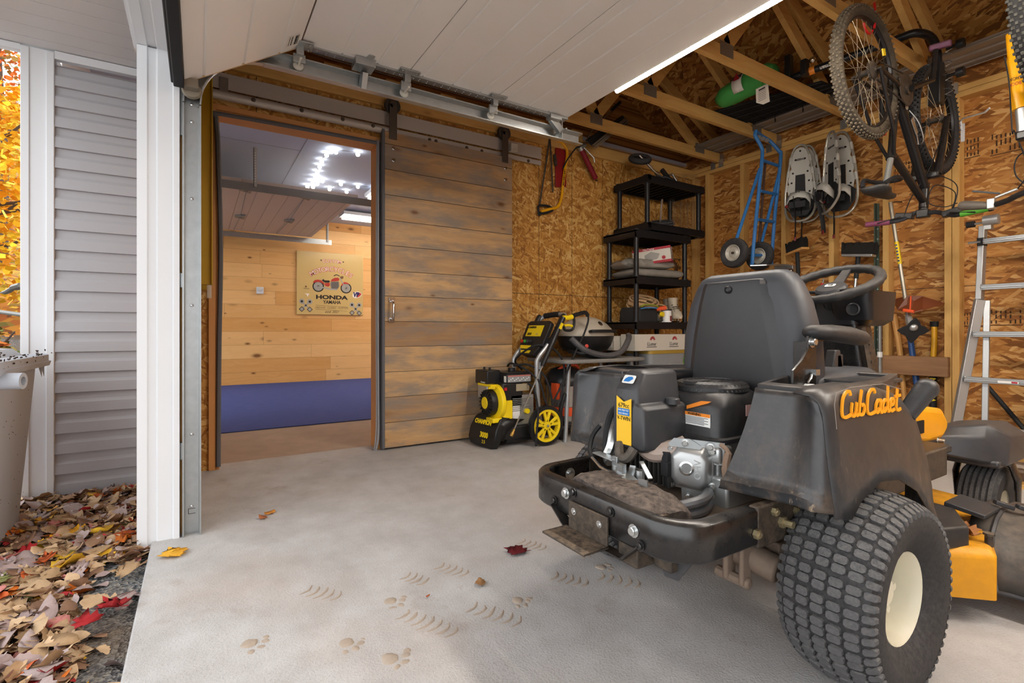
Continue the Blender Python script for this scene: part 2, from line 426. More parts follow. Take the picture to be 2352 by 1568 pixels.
for (px, py, w_, h_) in ((2222, 338, .13, .13), (2310, 322, .15, .14), (2075, 385, .12, .1), (2235, 730, .1, .09), (2310, 725, .16, .1)):
    p = on_y(px, py, BY - 0.002)
    q = MB(); r2 = random.Random(px)
    for i in range(7):
        x = p.x - w_ / 2 + w_ * (i + .5) / 7
        for k in range(3):
            z0 = p.z - h_ / 2 + h_ * k / 3
            if r2.random() < .8: q.bb(x - w_ * .022, x + w_ * .022, BY - .003, BY - .001, z0, z0 + h_ * r2.uniform(.12, .28))
    q.bb(p.x - w_ / 2, p.x + w_ / 2, BY - .003, BY - .001, p.z - h_ / 2 - .012, p.z - h_ / 2 - .008)
    q.build('ink_stamp', m_ink, wall_back, smooth=0)

# right and front walls ------------------------------------------------
b = MB(); b.bb(3.5, 3.52, -0.2, BY, 0, 2.75); struct('wall_right', b, osb('osb right', 'y', 'z', OSB_S, seed=21), smooth=0)
b = MB(); b.bb(-3.4, -2.46, -0.19, -0.06, 0, 2.46); b.bb(2.9, 3.5, -0.19, -0.06, 0, 2.46); b.bb(-3.5, 3.5, -0.19, -0.06, 2.03, 2.66)
struct('wall_front', b, m_osb_front, smooth=0)

# door opening casing (white pvc, fluted) ------------------------------------------------
def casing_poly():                     # section in (Y, X) of the jamb casing: steps seen as grooves
    return [(-0.200, 0), (-0.200, .016), (-0.168, .020), (-0.164, .014), (-0.140, .014), (-0.134, .022), (-0.086, .022), (-0.082, .030), (-0.063, .030), (-0.063, 0)]
b = MB()
prof = casing_poly()
b.loft([[(-2.405 + p[1], p[0], z) for p in prof] for z in (-0.03, 1.915)])
b.bb(-2.46, -2.405, -0.2, -0.063, -0.03, 2.03)
struct('trim_3', b, m_white)
b = MB(); b.loft([[(x, p[0], 1.935 - p[1]) for p in prof] for x in (-2.406, 2.9)]); b.bb(-2.46, 2.9, -0.2, -0.063, 1.936, 2.03)
struct('trim_4', b, m_white)
b = MB(); b.bb(-2.5, 2.9, -0.215, -0.2, 1.93, 2.23); struct('trim_5', b, m_white)

# exterior side wall: dutch-lap siding on the next building ------------------------------------------------
SX = -3.40
ridg = G('siding vinyl'); gr = ridg.noise(ridg.scl(ridg.obj(), (1, 3, 170)), 1.0, 3, 0.6)
gl = ridg.noise(scale=1.5, detail=3)
ridg.bump(gr, 0.35, 0.002); m_sid = ridg.done(ridg.mix(gl, lin('#a5a4a8'), lin('#b4b3b7')), 0.55)
b = MB(); H = 0.104; z = 0.0 - 0.02; pr = []
while z < 2.20:
    pr += [(SX + 0.0, z), (SX + 0.016, z + 0.001), (SX + 0.014, z + H * 0.5), (SX + 0.004, z + H * 0.66), (SX + 0.001, z + H * 0.98)]; z += H
pr = [p for p in pr if p[1] < 2.2] + [(SX - 0.1, 2.2), (SX - 0.1, -0.02)]
b.loft([[(p[0], y, p[1]) for p in pr] for y in (-0.62, -0.19)]); struct('wall_siding', b, m_sid, smooth=20)
b = MB(); b.bb(SX - 0.15, SX + 0.012, -0.745, -0.618, -0.1, 2.232); b.bb(SX + 0.01, SX + 0.02, -0.65, -0.618, -0.1, 2.225); b.bb(SX + 0.01, SX + 0.018, -0.745, -0.712, -0.1, 2.228)
struct('trim_6', b, m_white, bevel=0.003)
b = MB(); b.bb(SX - 0.02, SX + 0.018, -0.618, -0.2, 2.195, 2.236); b.bb(SX - 0.03, SX + 0.012, -2.6, -0.745, 2.205, 2.236); struct('trim_7', b, m_white, bevel=0.002)
# soffit boards
b = MB(); x = SX - 0.02
while x < 3.4:
    b.bb(x, x + 0.116, -1.05, -0.2, 2.24, 2.25); b.bb(x + 0.116, x + 0.122, -1.05, -0.2, 2.243, 2.25); x += 0.122
struct('ceiling_soffit', b, m_soff, smooth=0)

# roof sheathing ------------------------------------------------
RZ, RY, EY, EZ = 3.86, 2.12, 4.62, 2.60
b = MB()
b.quad((-3.7, EY, EZ), (3.55, EY, EZ), (3.55, RY, RZ), (-3.7, RY, RZ)); b.quad((-3.7, RY, RZ), (3.55, RY, RZ), (3.55, -0.4, EZ), (-3.7, -0.4, EZ))
struct('ceiling_roof_boards', b, m_osb_roof, solid=0.016, smooth=0)
b = MB(); b.prism([(-0.4, 2.465), (4.5, 2.465), (4.5, 2.66), (RY, RZ), (-0.4, 2.61)], o=(-3.62, 0, 0), u=(0, 1, 0), v=(0, 0, 1), depth=0.02); struct('wall_gable_left', b, m_osb_front, smooth=0)
b = MB(); b.prism([(-0.4, 2.465), (4.5, 2.465), (4.5, 2.66), (RY, RZ), (-0.4, 2.61)], o=(3.48, 0, 0), u=(0, 1, 0), v=(0, 0, 1), depth=0.02); struct('wall_gable_right', b, m_osb_front, smooth=0)

# roof trusses ------------------------------------------------
m_gus = pm('gusset steel', '#8d8478', 0.5, 0.6, var=0.1, scale=40)
m_galv = pm('galvanised steel', '#b3b7b8', 0.34, 0.85, var=0.16, scale=30)
def slope_z(y): return RZ - (RZ - EZ) / (EY - RY) * abs(y - RY) - 0.012
def truss(X, label):
    t = thing('roof_truss', label, 'roof truss', (X, 2.1, 2.4705), group='roof trusses')
    def bar(nm, a, bq, h=0.089):
        q = MB(); q.bar((0, a[0] - 2.1, a[1] - 2.4705), (0, bq[0] - 2.1, bq[1] - 2.4705), 0.038, h, up=(0, 0, 1)); q.build(nm, m_lum_y, t, bevel=0.002)
    bar('bottom_chord', (-0.16, 2.5150), (4.425, 2.5150))
    bar('top_chord', (4.6, slope_z(4.6) - 0.05), (RY + 0.02, slope_z(RY + .02) - 0.05))
    bar('top_chord', (-0.3, slope_z(-0.3) - 0.05), (RY - 0.02, slope_z(RY - .02) - 0.05))
    for a, c in (((3.28, 3.18), (2.75, 2.565)), ((2.75, 2.565), (2.16, 3.70)), ((1.0, 3.18), (1.5, 2.565)), ((1.5, 2.565), (2.08, 3.70)), ((2.75, 3.43), (4.02, 2.565))): bar('web', a, c)
    for y, z in ((3.28, 3.17), (2.75, 2.54), (4.05, 2.55)):
        for s in (-1, 1):
            q = MB(); q.box((s * 0.0200, y - 2.1, z - 2.4705), (0.0015, 0.13, 0.085)); q.build('gusset_plate', m_gus, t, smooth=0)
    q = MB()
    for s in (-1, 1):
        q.box((s * 0.0205, 4.385 - 2.1, 0.03), (0.0015, 0.075, 0.12)); q.box((s * 0.045, 4.335 - 2.1, -0.02), (0.05, 0.002, 0.075))
        q.box((s * 0.03, 4.335 - 2.1, -0.05), (0.03, 0.03, 0.002))
    q.build('hanger_bracket', m_galv, t, smooth=0)
for X, l in ((-3.12, 'first roof truss from the side wall with the sliding door'), (-2.545, 'second roof truss from the side wall, blue hand truck hooked below it'),
             (-1.93, 'third roof truss from the side wall, in front of the black bike rack tube'), (-1.34, 'fourth roof truss from the side wall, behind the muddy bicycle wheel'), (-0.73, 'roof truss at the top right corner, beyond the hanging bicycle')):
    truss(X, l)
for X in (-0.12, 0.5, 1.1): pass
# stub blocks over the side wall
for i in range(7):
    q = MB(); q.bb(-3.55, -3.40, 0.28 + i * 0.41, 0.40 + i * 0.41, 2.466, 2.56); o = struct('trim_%d' % (20 + i), q, m_lum_x, bevel=0.002)

# the next room ------------------------------------------------
m_pine = wood('pine boards', 'y', '#d59a55', '#f0c283', knot='#70401c', grain=0.55, rough=0.38, plank=('z', 0.205, 0.02), joint=1.9, gap='#8a5a2c', kn=0.9)
PX = -8.5
b = MB(); b.bb(PX - 0.1, PX, -0.75, 5.2, 0, 2.6); struct('wall_pine', b, m_pine, smooth=0)
b = MB(); b.bb(PX, LX - LT, 5.1, 5.2, 0, 2.6); struct('wall_pine_end', b, wood('pine boards x', 'x', '#d59a55', '#f0c283', grain=0.6, plank=('z', 0.205, 0.02), gap='#8a5a2c'), smooth=0)
b = MB(); b.bb(PX, -8.15, -0.75, -0.65, 0, 2.6); b.bb(-5.25, LX - LT, -0.75, -0.62, 0, 2.6); b.bb(-8.15, -5.25, -0.75, -0.65, 2.2, 2.6)
struct('wall_room_front', b, m_white, smooth=0)
b = MB(); b.bb(PX, LX - LT, -0.75, 5.2, 2.575, 2.6); struct('ceiling_room', b, pm('white ceiling board', '#c6d0e2', 0.8, var=0.02), smooth=0)  # blue cast of the daylight is put into the white board colour
b = MB()
for (x, y) in ((-5.0, 0.75),): pass
b.bb(-8.5, -3.56, 0.848, 0.852, 2.5735, 2.576); b.bb(-5.262, -5.258, -0.6, 0.85, 2.5735, 2.576)
struct('trim_8', b, pm('seam grey', '#8f9094', 0.8), smooth=0)
cg = G('blue carpet'); cn = cg.noise(scale=420, detail=2); cn2 = cg.noise(cg.scl(cg.obj(), (9, 1.6, 1)), 6, 4)
cg.bump(cn, 0.8, 0.004)
m_carpet = cg.done(cg.mix(cg.ma('ADD', cg.ma('MULTIPLY', cn, 0.6), cg.ma('MULTIPLY', cn2, 0.4)), lin('#222a5a'), lin('#6671ae')), 0.95, spec=0.1)
b = MB(); b.bb(PX, -4.6, -0.62, 5.09, -0.001, 0.007); tag(b.build('carpet', m_carpet, bevel=0.003), 'dark blue carpet laid in front of the pine board wall', 'carpet')

# outside ground ------------------------------------------------
gg = G('gravel soil'); v1 = gg.n('TexVoronoi', {'Vector': gg.scl(gg.obj(), (1, 1, 0.3)), 'Scale': 120.0}, feature='F1')
gc = gg.ramp(gg.n('SeparateColor', {0: v1.outputs['Color']}).outputs[0], [(0, '#3c3c3e'), (0.4, '#6c6f74'), (0.7, '#8b8a86'), (1, '#a39d92')])
gc = gg.mix(gg.ramp(gg.noise(scale=2.4, detail=4), [(0.42, (0, 0, 0)), (0.62, (1, 1, 1))]), gc, lin('#6e5a45'))
gg.bump(v1.outputs['Distance'], 0.9, 0.012); m_grav = gg.done(gc, 0.9)
b = MB(); n = 40
import mathutils.noise as MN
def gz(x, y): return -0.035 + 0.012 * MN.noise(Vector((x * 2.2, y * 2.2, 3))) + (0.16 * max(0, -x - 5.2) if (x < -5.2 and y < -1.2) else 0) + 0.02 * max(0, -3.2 - x) * (1 if y > -1.2 else 0.3)
gv = [[b.b.verts.new((-26 + 30 * (i / 60) ** 0.55 if False else -20 + 24 * i / 80, y, gz(-20 + 24 * i / 80, y))) for i in range(81)] for y in [(-14 + (13.845) * (j / 60)) for j in range(61)]]
for j in range(60):
    for i in range(80): b._f([gv[j][i], gv[j][i + 1], gv[j + 1][i + 1], gv[j + 1][i]])
struct('ground', b, m_grav, smooth=180)
# ============================================================ sectional garage door, raised
m_panel = pm('white steel door skin', '#f3f2f0', 0.42, var=0.03, scale=4, bump=0.12, bscale=500)
m_beige = pm('beige end cap', '#d2b48a', 0.55, var=0.06)
m_black = pm('black rubber', '#1c1c1e', 0.7)
m_nyl = pm('nylon white', '#d8d6cc', 0.45)
m_screw = pm('bright screw', '#c8c9ca', 0.25, 0.9)
def section(name, A, B, grooves, parent, x0=-2.345, x1=2.84):
    A = Vector(A); B = Vector(B); d = (B - A); L = d.length; d.normalize(); n = Vector((-d.y, d.x))   # (Y,Z) plane
    s = [(0, 0.0)]
    for g_ in grooves: s += [(g_ - 0.006, 0), (g_ - 0.002, 0.005), (g_ + 0.002, 0.005), (g_ + 0.006, 0)]
    s += [(L, 0), (L, 0.044), (0, 0.044)]
    pts = [A + d * a + n * h for a, h in s]
    q = MB(); q.loft([[(x, p.x, p.y) for p in pts] for x in (x0, x1)])
    return q.build(name, m_panel, parent, smooth=0)
gd = thing('overhead_garage_door', 'white sectional garage door raised overhead above the concrete floor', 'garage door', (0.2, 0.9, 1.79))
def gsec(A, B, gr):
    q = section('door_section', A, B, gr, None); q.parent = gd; q.matrix_parent_inverse = Matrix.Translation(gd.location).inverted(); return q
gsec((-0.045, 1.790), (0.370, 2.050), (0.075, 0.24, 0.40))
gsec((0.378, 2.057), (0.855, 2.060), (0.17, 0.33))
gsec((0.859, 2.060), (1.345, 2.062), (0.073, 0.235, 0.392))
gsec((1.349, 2.062), (1.835, 2.066), (0.052, 0.202, 0.343))
def P(name, mb, mat, par, **k): return mb.build(name, mat, par, world=True, **k)
q = MB(); q.bar((-2.349, -0.047, 1.812), (-2.349, 0.365, 2.070), 0.006, 0.040, up=(0, -0.53, 0.85)); q.bar((-2.352, -0.03, 1.817), (-2.352, 0.35, 2.055), 0.004, 0.012, up=(0, -.53, .85)); P('end_cap', q, m_beige, gd)
q = MB()
for i in range(14):
    t = (i + .5) / 14; q.sph((-2.354, -0.03 + 0.39 * t, 1.805 + 0.245 * t + 0.01 * (i % 2)), 0.003, 6, 4)
P('nail', q, pm('nail dark', '#4a3a28', 0.5), gd)
q = MB()
for y0, y1 in ((0.385, 0.852), (0.862, 1.342), (1.352, 1.832)):
    q.bb(-2.352, -2.312, y0, y1, 2.050, 2.106)
    for i in range(12):
        for dx in (-.344, -.328): q.sph((-2.0 + dx, y0 + (y1 - y0) * (i + .5) / 12, 2.0495), 0.0028, 6, 4)
P('end_stile', q, m_galv, gd)
q = MB(); q.bb(-2.34, 2.84, -0.082, -0.046, 1.762, 1.800); q.bb(-2.34, 2.84, -0.09, -0.075, 1.775, 1.825); P('bottom_seal', q, m_black, gd, bevel=0.004)
# sticker with print
q = MB(); d_ = Vector((0, .415, .26)).normalized(); nrm = Vector((0, .26, -.415)).normalized()
o_ = Vector((-2.255, 0.335, 2.0285)) + nrm * 0.0015
q.quad(o_ + Vector((-.045, 0, 0)) - d_ * .03, o_ + Vector((.045, 0, 0)) - d_ * .03, o_ + Vector((.045, 0, 0)) + d_ * .03, o_ + Vector((-.045, 0, 0)) + d_ * .03)
stk = P('sticker', q, pm('paper white', '#eceae4', 0.6), gd)
m_print = pm('print black', '#1a1a1a', 0.6)
q = MB(); r2 = random.Random(5)
for k, (dy, hh) in enumerate(((.018, .004), (.006, .010), (-.010, .005), (-.02, .003))):
    x = -.038
    while x < .034:
        w_ = r2.uniform(.003, .007); a = o_ + nrm * .0008 + Vector((x, 0, 0)) + d_ * dy
        q.quad(a, a + Vector((w_, 0, 0)), a + Vector((w_, 0, 0)) + d_ * hh, a + d_ * hh); x += w_ + .002
P('sticker_print', q, m_print, gd, smooth=0)
def roller(y, zpanel, ztrack, lean=0.0):
    h = MB(); h.bb(-2.345, -2.275, y - .05, y + .05, zpanel - .006, zpanel); h.box((-2.33, y, zpanel - .022), (.03, .03, .036)); h.bar((-2.345, y, zpanel - .03), (-2.345, y + lean, ztrack), 0.012, 0.05, up=(0, 1, 0))
    for dx in (-.335, -.29):
        for dy in (-.035, .035): h.sph((-2.0 + dx, y + dy, zpanel - .008), 0.005, 6, 4)
    o = P('hinge', h, m_galv, gd, bevel=0.0015)
    r_ = MB(); r_.lathe([(0.004, -.004), (.018, -.004), (.022, 0), (.018, .004), (.004, .004)], (-2.372, y + lean, ztrack), (1, 0, 0), 14, loop=True); r_.cyl((-2.38, y + lean, ztrack), (-2.30, y + lean, ztrack), 0.0045, 8)
    k = r_.build('roller', m_nyl, o); k.matrix_parent_inverse = Matrix.Translation(gd.location).inverted()
for y, zp in ((0.373, 2.05), (0.857, 2.058), (1.347, 2.060)): roller(y, zp, 1.985)
h = MB(); h.bb(-2.35, -2.30, 1.70, 1.78, 2.03, 2.056); h.bar((-2.34, 1.73, 2.045), (-2.35, 1.805, 1.99), 0.042, 0.028, up=(1, 0, 0)); h.cyl((-2.395, 1.805, 1.985), (-2.29, 1.805, 1.985), .006, 8); P('top_bracket', h, m_galv, gd, bevel=.002)
h = MB(); h.bb(-2.36, -2.28, .60, .69, 2.022, 2.056); h.bar((-2.3, .66, 2.056), (-2.25, .665, 2.056), .03, .003); h.bar((-2.345, .655, 2.02), (-2.375, .655, 1.955), .055, .025, up=(0, 1, 0)); P('slide_lock', h, m_galv, gd, bevel=.003)
q = MB(); q.tube([(-2.352, 0.37, 2.055), (-2.356, .5, 2.045), (-2.356, 1.2, 2.045), (-2.35, 1.8, 2.05)], .0022, 5); P('lift_cable', q, pm('dark cable', '#33312e', .5, .4), gd)
q = MB(); q.lathe([(.006, -.012), (.03, -.012), (.035, 0), (.03, .012), (.006, .012)], (-2.365, -0.022, 1.772), (1, 0, 0), 16, loop=True); q.bb(-2.36, -2.315, -.05, .0, 1.765, 1.80); P('bottom_roller', q, pm('grimy steel', '#8d8577', .6, .3, dust=.8), gd)

# track: one galvanised channel, vertical + curve + horizontal
tr = thing('door_track', 'galvanised steel garage door track curving from the floor up to horizontal', 'door track', (-2.38, 0.0, 0.0))
def channel(path, w, lipd, thick=0.0025):
    """path of (Y,Z,normalY,normalZ); channel open toward +X"""
    q = MB(); rings = []
    x0 = -2.405
    sec = [(-w / 2, lipd), (-w / 2 - .006, lipd), (-w / 2 - .002, 0), (-w / 2 + .004, -.002), (w / 2 - .004, -.002), (w / 2 + .002, 0), (w / 2 + .006, lipd), (w / 2, lipd), (w / 2 - .003, .004), (-w / 2 + .003, .004)]
    for y, z, ny, nz in path: rings.append([(x0 + b_, y + ny * a_, z + nz * a_) for a_, b_ in sec])
    return q.loft(rings)
vp = [(-0.022, 0.0, 1, 0), (-0.022, 1.72, 1, 0)]
P('vertical_rail', channel(vp, 0.052, 0.036), m_galv, tr, smooth=25)
cv = []
for k in range(11):
    a = radians(90 * k / 10); R_ = 0.26
    cv.append((-0.022 + R_ - R_ * cos(a), 1.725 + R_ * sin(a), cos(a), -sin(a)))
P('curved_rail', channel(cv, 0.052, 0.036), m_galv, tr, smooth=25)
P('horizontal_rail', channel([(0.238, 1.985, 0, -1), (1.985, 1.985, 0, -1)], 0.056, 0.042), m_galv, tr, smooth=25)
q = MB()
for z in (0.11, 0.40, 0.92, 1.35, 1.66, 1.73): q = MB(); q.sph((-2.400, -0.022, z), 0.007, 8, 5, (0.5, 1, 1)); P('screw', q, m_screw, tr)
q = MB(); q.bb(-2.4075, -2.4055, -.04, .0, .06, .062); q.bb(-2.402, -2.4005, -.035, -.01, .10, .102); q.bb(-2.402, -2.4005, -.035, -.033, .08, .10); q.bb(-2.402, -2.4005, -.035, -.01, .08, .082); P('stamped_tab', q, m_black, tr)
q = MB()
for z0, z1 in ((1.60, 1.80), (0.99, 1.05), (0.30, 0.37)):
    q = MB(); q.bb(-2.42, -2.405, -.062, .0, z0, z1)
    q.bb(-2.435, -2.40, -.066, -.060, z0, z1); P('jamb_bracket', q, m_galv, tr, bevel=.002)
q = MB(); q.bb(-2.41, -2.372, 1.836, 1.839, 1.96, 2.42)
for i in range(12): q.cyl((-2.39, 1.835, 2.02 + i * .032), (-2.39, 1.8405, 2.02 + i * .032), 0.0045, 6)
P('hanger_angle', q, pm('hanger white zinc', '#d9dad6', .4, .3), tr, smooth=0)
# rough framing strip beside the casing
b = MB(); b.bb(-2.46, -2.425, -0.062, -0.03, 0, 1.93); struct('trim_9', b, m_lum_z)

# yellow ladder hung in the corner ------------------------------------------------
ly = thing('yellow_ladder', 'yellow fibreglass ladder hung upright in the corner beside the doorway', 'ladder', (-3.33, 0.02, 1.1))
m_yel = pm('yellow fibreglass', '#b08c1c', 0.5, var=0.1)
for xx in (-3.36, -2.98):
    q = MB(); q.bb(xx - .014, xx + .014, -.05, .062, 1.05, 2.26); q.bb(xx - .004, xx + .03, .055, .062, 1.05, 2.26); q.bb(xx - .004, xx + .03, -.05, -.043, 1.05, 2.26); P('side_rail', q, m_yel, ly, bevel=.003)
for z in (1.2, 1.5, 1.8, 2.1):
    q = MB(); q.bb(-3.346, -2.994, -.045, .03, z, z + .022); P('step', q, m_galv, ly)
q = MB(); q.bb(-3.3455, -3.344, .005, .045, 1.93, 2.15); P('warning_label', q, pm('label paper', '#d8d2c2', .6), ly)
q = MB()
for i in range(22): q.bb(-3.3435, -3.3425, .009, .041 - .01 * rnd.random(), 1.945 + i * .0088, 1.949 + i * .0088)
P('label_text', q, m_print, ly, smooth=0)
q = MB(); q.prism(rrect(.058, .33, .012, 3), o=(-3.344, .022, 1.49), u=(0, 1, 0), v=(0, 0, 1), depth=.001); P('badge', q, m_print, ly, smooth=0)
text_mesh('LITE', .075, 'badge_text', pm('paper white', '#eceae4', 0.6), ly, (-3.3425, .022, 1.49), (0, 0, 1), (0, -1, 0), sx=1.6)
q = MB(); q.bb(-3.346, -3.32, .02, .05, 2.16, 2.245); P('rubber_foot', q, m_black, ly, bevel=.005)
q = MB(); st_ = [(-3.30, .02, 1.62), (-3.295, .03, 1.5), (-3.29, .035, 1.3), (-3.29, .05, 1.12), (-3.29, .052, 1.0)]
q.tube(spl(st_), .011, 6, flat=.25); tag(P('foam_strip', q, pm('foam strip', '#cdbfae', .8), None) if False else q.build('foam_strip', pm('foam strip', '#cdbfae', .8)), 'thin pale foam strip dangling in front of the yellow ladder', 'strip')

# ============================================================ sliding barn door and rail
m_barn = wood('stained boards', 'y', '#967250', '#d0a876', knot='#6b4526', grain=0.8, rough=0.55, plank=('z', 0.1733, -0.002), gap='#2a1c0e', kn=0.9, stain='#857a70')
bd = thing('sliding_door', 'sliding barn door of wide grey-brown stained horizontal boards', 'sliding door', (-3.36, 1.59, 0.012))
q = MB()
z = 0.014
while z < 2.17:
    z1 = min(z + 0.1718, 2.178); q.bb(-3.398, -3.358, 1.078, 2.102, max(z, .014), z1); z += 0.1733
P('boards', q, m_barn, bd, bevel=.0015, smooth=0)
m_chrome = pm('chrome', '#d6d7d8', 0.15, 1.0, var=.03)
q = MB(); q.tube(spl([(-3.345, 1.123, 1.02), (-3.315, 1.123, 1.005), (-3.309, 1.123, .96), (-3.315, 1.123, .912), (-3.345, 1.123, .898)], 5), [.007] * 3 + [.0085] * 15 + [.007] * 3, 8)
for z in (1.028, .89): q.bb(-3.358, -3.345, 1.103, 1.143, z - .016, z + .016)
P('pull_handle', q, m_chrome, bd, bevel=.002)
q = MB()
for y, z in ((1.138, 2.07), (1.138, 1.988), (2.038, 2.086), (2.038, 1.997)):
    q = MB(); q.lathe([(.012, 0), (.012, .003), (.008, .006), (.008, .018), (0, .018)], (-3.358, y, z), (1, 0, 0), 10); P('bolt', q, m_chrome, bd)
m_strap = pm('bronze steel strap', '#5d544c', .45, .6, var=.08)
for y in (1.135, 2.035):
    q = MB(); q.bb(-3.357, -3.350, y - .026, y + .026, 2.13, 2.37); q.lathe([(0, 0), (.026, 0), (.026, .007), (0, .007)], (-3.357, y, 2.37), (1, 0, 0), 18); o = P('hanger_strap', q, m_strap, bd, bevel=.001)
    w_ = MB(); w_.lathe([(.01, -.011), (.055, -.011), (.055, -.007), (.045, -.004), (.045, .004), (.055, .007), (.055, .011), (.01, .011)], (-3.372, y, 2.365), (1, 0, 0), 24, loop=True); w_.cyl((-3.39, y, 2.365), (-3.342, y, 2.365), .009, 8)
    k = w_.build('wheel', pm('dark wheel', '#4a4540', .4, .5), o); k.matrix_parent_inverse = Matrix.Translation(bd.location).inverted()
q = MB(); q.bb(-3.40, -3.356, 1.06, 1.077, .012, 2.19); P('edge_seal', q, m_seal, bd)
rl = thing('door_rail', 'long flat grey steel rail above the doorway carrying the sliding door', 'rail', (-3.39, 1.2, 2.27))
m_rail = pm('rail steel', '#bdb6b0', .40, .25, var=.08, scale=6)
q = MB(); q.bb(-3.402, -3.394, .02, 2.41, 2.235, 2.33); P('flat_bar', q, m_rail, rl, bevel=.001)
q = MB(); q.tube([(-3.392, .02, 2.196), (-3.392, 1.12, 2.196)], .026, 12, flat=1); P('round_bar', q, m_rail, rl)
q = MB(); q.bb(-3.404, -3.396, 1.12, 2.41, 2.185, 2.222); P('lower_bar', q, m_rail, rl, bevel=.001)
q = MB()
for y in (.06, .28, .55, .80, 1.0, 1.42, 1.47, 1.72, 1.85, 2.28):
    q = MB(); q.lathe([(.013, 0), (.013, .003), (.008, .004), (.008, .01), (0, .01)], (-3.367 if y < 1.1 else -3.396, y, 2.198), (1, 0, 0), 10); P('bolt', q, m_strap, rl)
q = MB(); q.bb(-3.394, -3.386, .105, .15, 2.19, 2.30); P('splice_plate', q, m_galv, rl)
q = MB(); q.bb(-3.394, -3.35, 2.09, 2.15, 2.235, 2.295); q.bb(-3.36, -3.34, 2.095, 2.145, 2.235, 2.24); P('end_stop', q, pm('white zinc', '#cfcbc0', .4), rl, bevel=.002)

# cables running up the jamb
m_cable = pm('grey cable', '#9c9da0', .4)
cb = MB()
for k, (dx, dy) in enumerate(((0, 0), (.012, .010), (.004, .019))):
    cb.tube(spl([(-3.40 + dx, 1.018 + dy * .6, .0), (-3.395 + dx, 1.028 + dy, .10), (-3.405 + dx, 1.036 + dy * .8, .3), (-3.408 + dx, 1.035 + dy * .7, .9), (-3.408 + dx, 1.036 + dy * .7, 1.5), (-3.408 + dx, 1.040 + dy * .6, 2.12)], 6), .0055, 6)
tag(cb.build('electrical_cables', m_cable), 'bundle of grey electrical cables running up the doorway jamb beside the sliding door', 'cable')

# ============================================================ next room
m_panel2 = pm('door skin warm', '#cfc0b4', .45, var=.03)
gd2 = thing('overhead_garage_door', 'white garage door raised under the ceiling of the pine board room', 'garage door', (-6.8, 0.4, 2.24))
q = MB(); ys = [-.55, -.1, .36, .81, 1.25, 1.46]
for a, c in zip(ys[:-1], ys[1:]):
    s_ = [(a, 0)]
    y = a + .15
    while y < c - .05: s_ += [(y - .006, 0), (y - .002, .006), (y + .002, .006), (y + .006, 0)]; y += .155
    s_ += [(c - .003, 0), (c - .003, .04), (a, .04)]
    q2 = MB(); q2.loft([[(x, p[0], 2.235 + p[1]) for p in s_] for x in (-8.1, -5.46)]); P('door_section', q2, m_panel2, gd2, smooth=0)
m_zinc2 = pm('dull zinc', '#8b8b88', .45, .5, var=.1)
for x, y in ((-7.056, .441), (-7.0, .991), (-5.671, .405), (-5.644, .965)):
    q = MB(); q.prism([(-.11, .05), (.11, .05), (.03, -.06), (-.03, -.06)], o=(x, y, 2.215), u=(1, 0, 0), v=(0, 1, 0), depth=.018); q.cyl((x, y, 2.205), (x, y, 2.235), .02, 8); P('hinge', q, m_zinc2, gd2, bevel=.003)
for y in (.441, .991):
    q = MB(); q.tube([(-5.65, y - .03, 2.228), (-7.05, y, 2.228), (-8.05, y - .02, 2.228)], .004, 4); P('seam_line', q, pm('seam grey', '#8f9094', .8), gd2)
for nm, X, y1, mt in (('near', -5.42, 1.9, m_zinc2), ('far', -8.2, 1.78, m_galv)):
    t2 = thing('door_track', 'horizontal garage door track in the pine board room, the one %s' % ('nearest the doorway' if nm == 'near' else 'against the pine boards'), 'door track', (X, .5, 2.2), group='tracks in the next room')
    q = MB(); s_ = [(-.02, -.03), (.0, -.034), (.0, .034), (-.02, .03), (-.022, .034), (.004, .038), (.004, -.038), (-.022, -.034)]
    q.loft([[(X + p[0], y, 2.195 + p[1]) for p in s_] for y in (-.55, y1)]); P('rail', q, mt, t2, smooth=0)
    q = MB(); yh = .45 if nm == 'near' else 1.70
    q.bb(X - .02, X + .02, yh, yh + .004, 2.2, 2.575); q.bb(X + .018, X + .02, yh, yh + .03, 2.2, 2.575)
    P('hanger_angle', q, pm('zinc hanger', '#b9b8b4', .5), t2)
    q = MB()
    for i in range(12): q.cyl((X, yh - .002, 2.25 + i * .025), (X, yh - .0005, 2.25 + i * .025), .006, 6); q.cyl((X + .0205, yh + .014, 2.25 + i * .025), (X + .0215, yh + .014, 2.25 + i * .025), .006, 6)
    P('hanger_hole', q, pm('hole light', '#e8e8e6', .6) if nm == 'near' else m_dark, t2)
# shop lights on that ceiling; the third is added fill
def strip_light(name, label, c, L, axis, power, parent=None, double=True, w=.30):
    t = thing(name, label, 'ceiling light', c)
    c = Vector(c); ax = Vector(axis); sd = Vector((-ax.y, ax.x, 0))
    q = MB(); q.bar(c - ax * L / 2 + Vector((0, 0, .02)), c + ax * L / 2 + Vector((0, 0, .02)), w, .045); P('housing', q, m_white, t, bevel=.003)
    for s in ((-.3, .3) if double else (0,)):
        q = MB(); q.tube([c + sd * s * w - ax * (L / 2 - .03) - Vector((0, 0, .022)), c + sd * s * w + ax * (L / 2 - .03) - Vector((0, 0, .022))], .016, 8); P('tube', q, emis('tube light %g' % power, '#fff6e8', power), t)
    return t
strip_light('strip_light', 'glowing fluorescent shop light on the next room ceiling, nearer the doorway', (-6.2, 2.4, 2.50), 1.25, (0, 1, 0), 10)
strip_light('strip_light', 'glowing fluorescent shop light on the next room ceiling, by the end of the raised door', (-7.55, 2.4, 2.50), 1.25, (0, 1, 0), 10)
strip_light('strip_light', 'added fluorescent fill light on the next room ceiling, far end out of sight', (-6.9, 4.2, 2.50), 1.25, (1, 0, 0), 95)  # unseen lamp added to brighten the pine wall
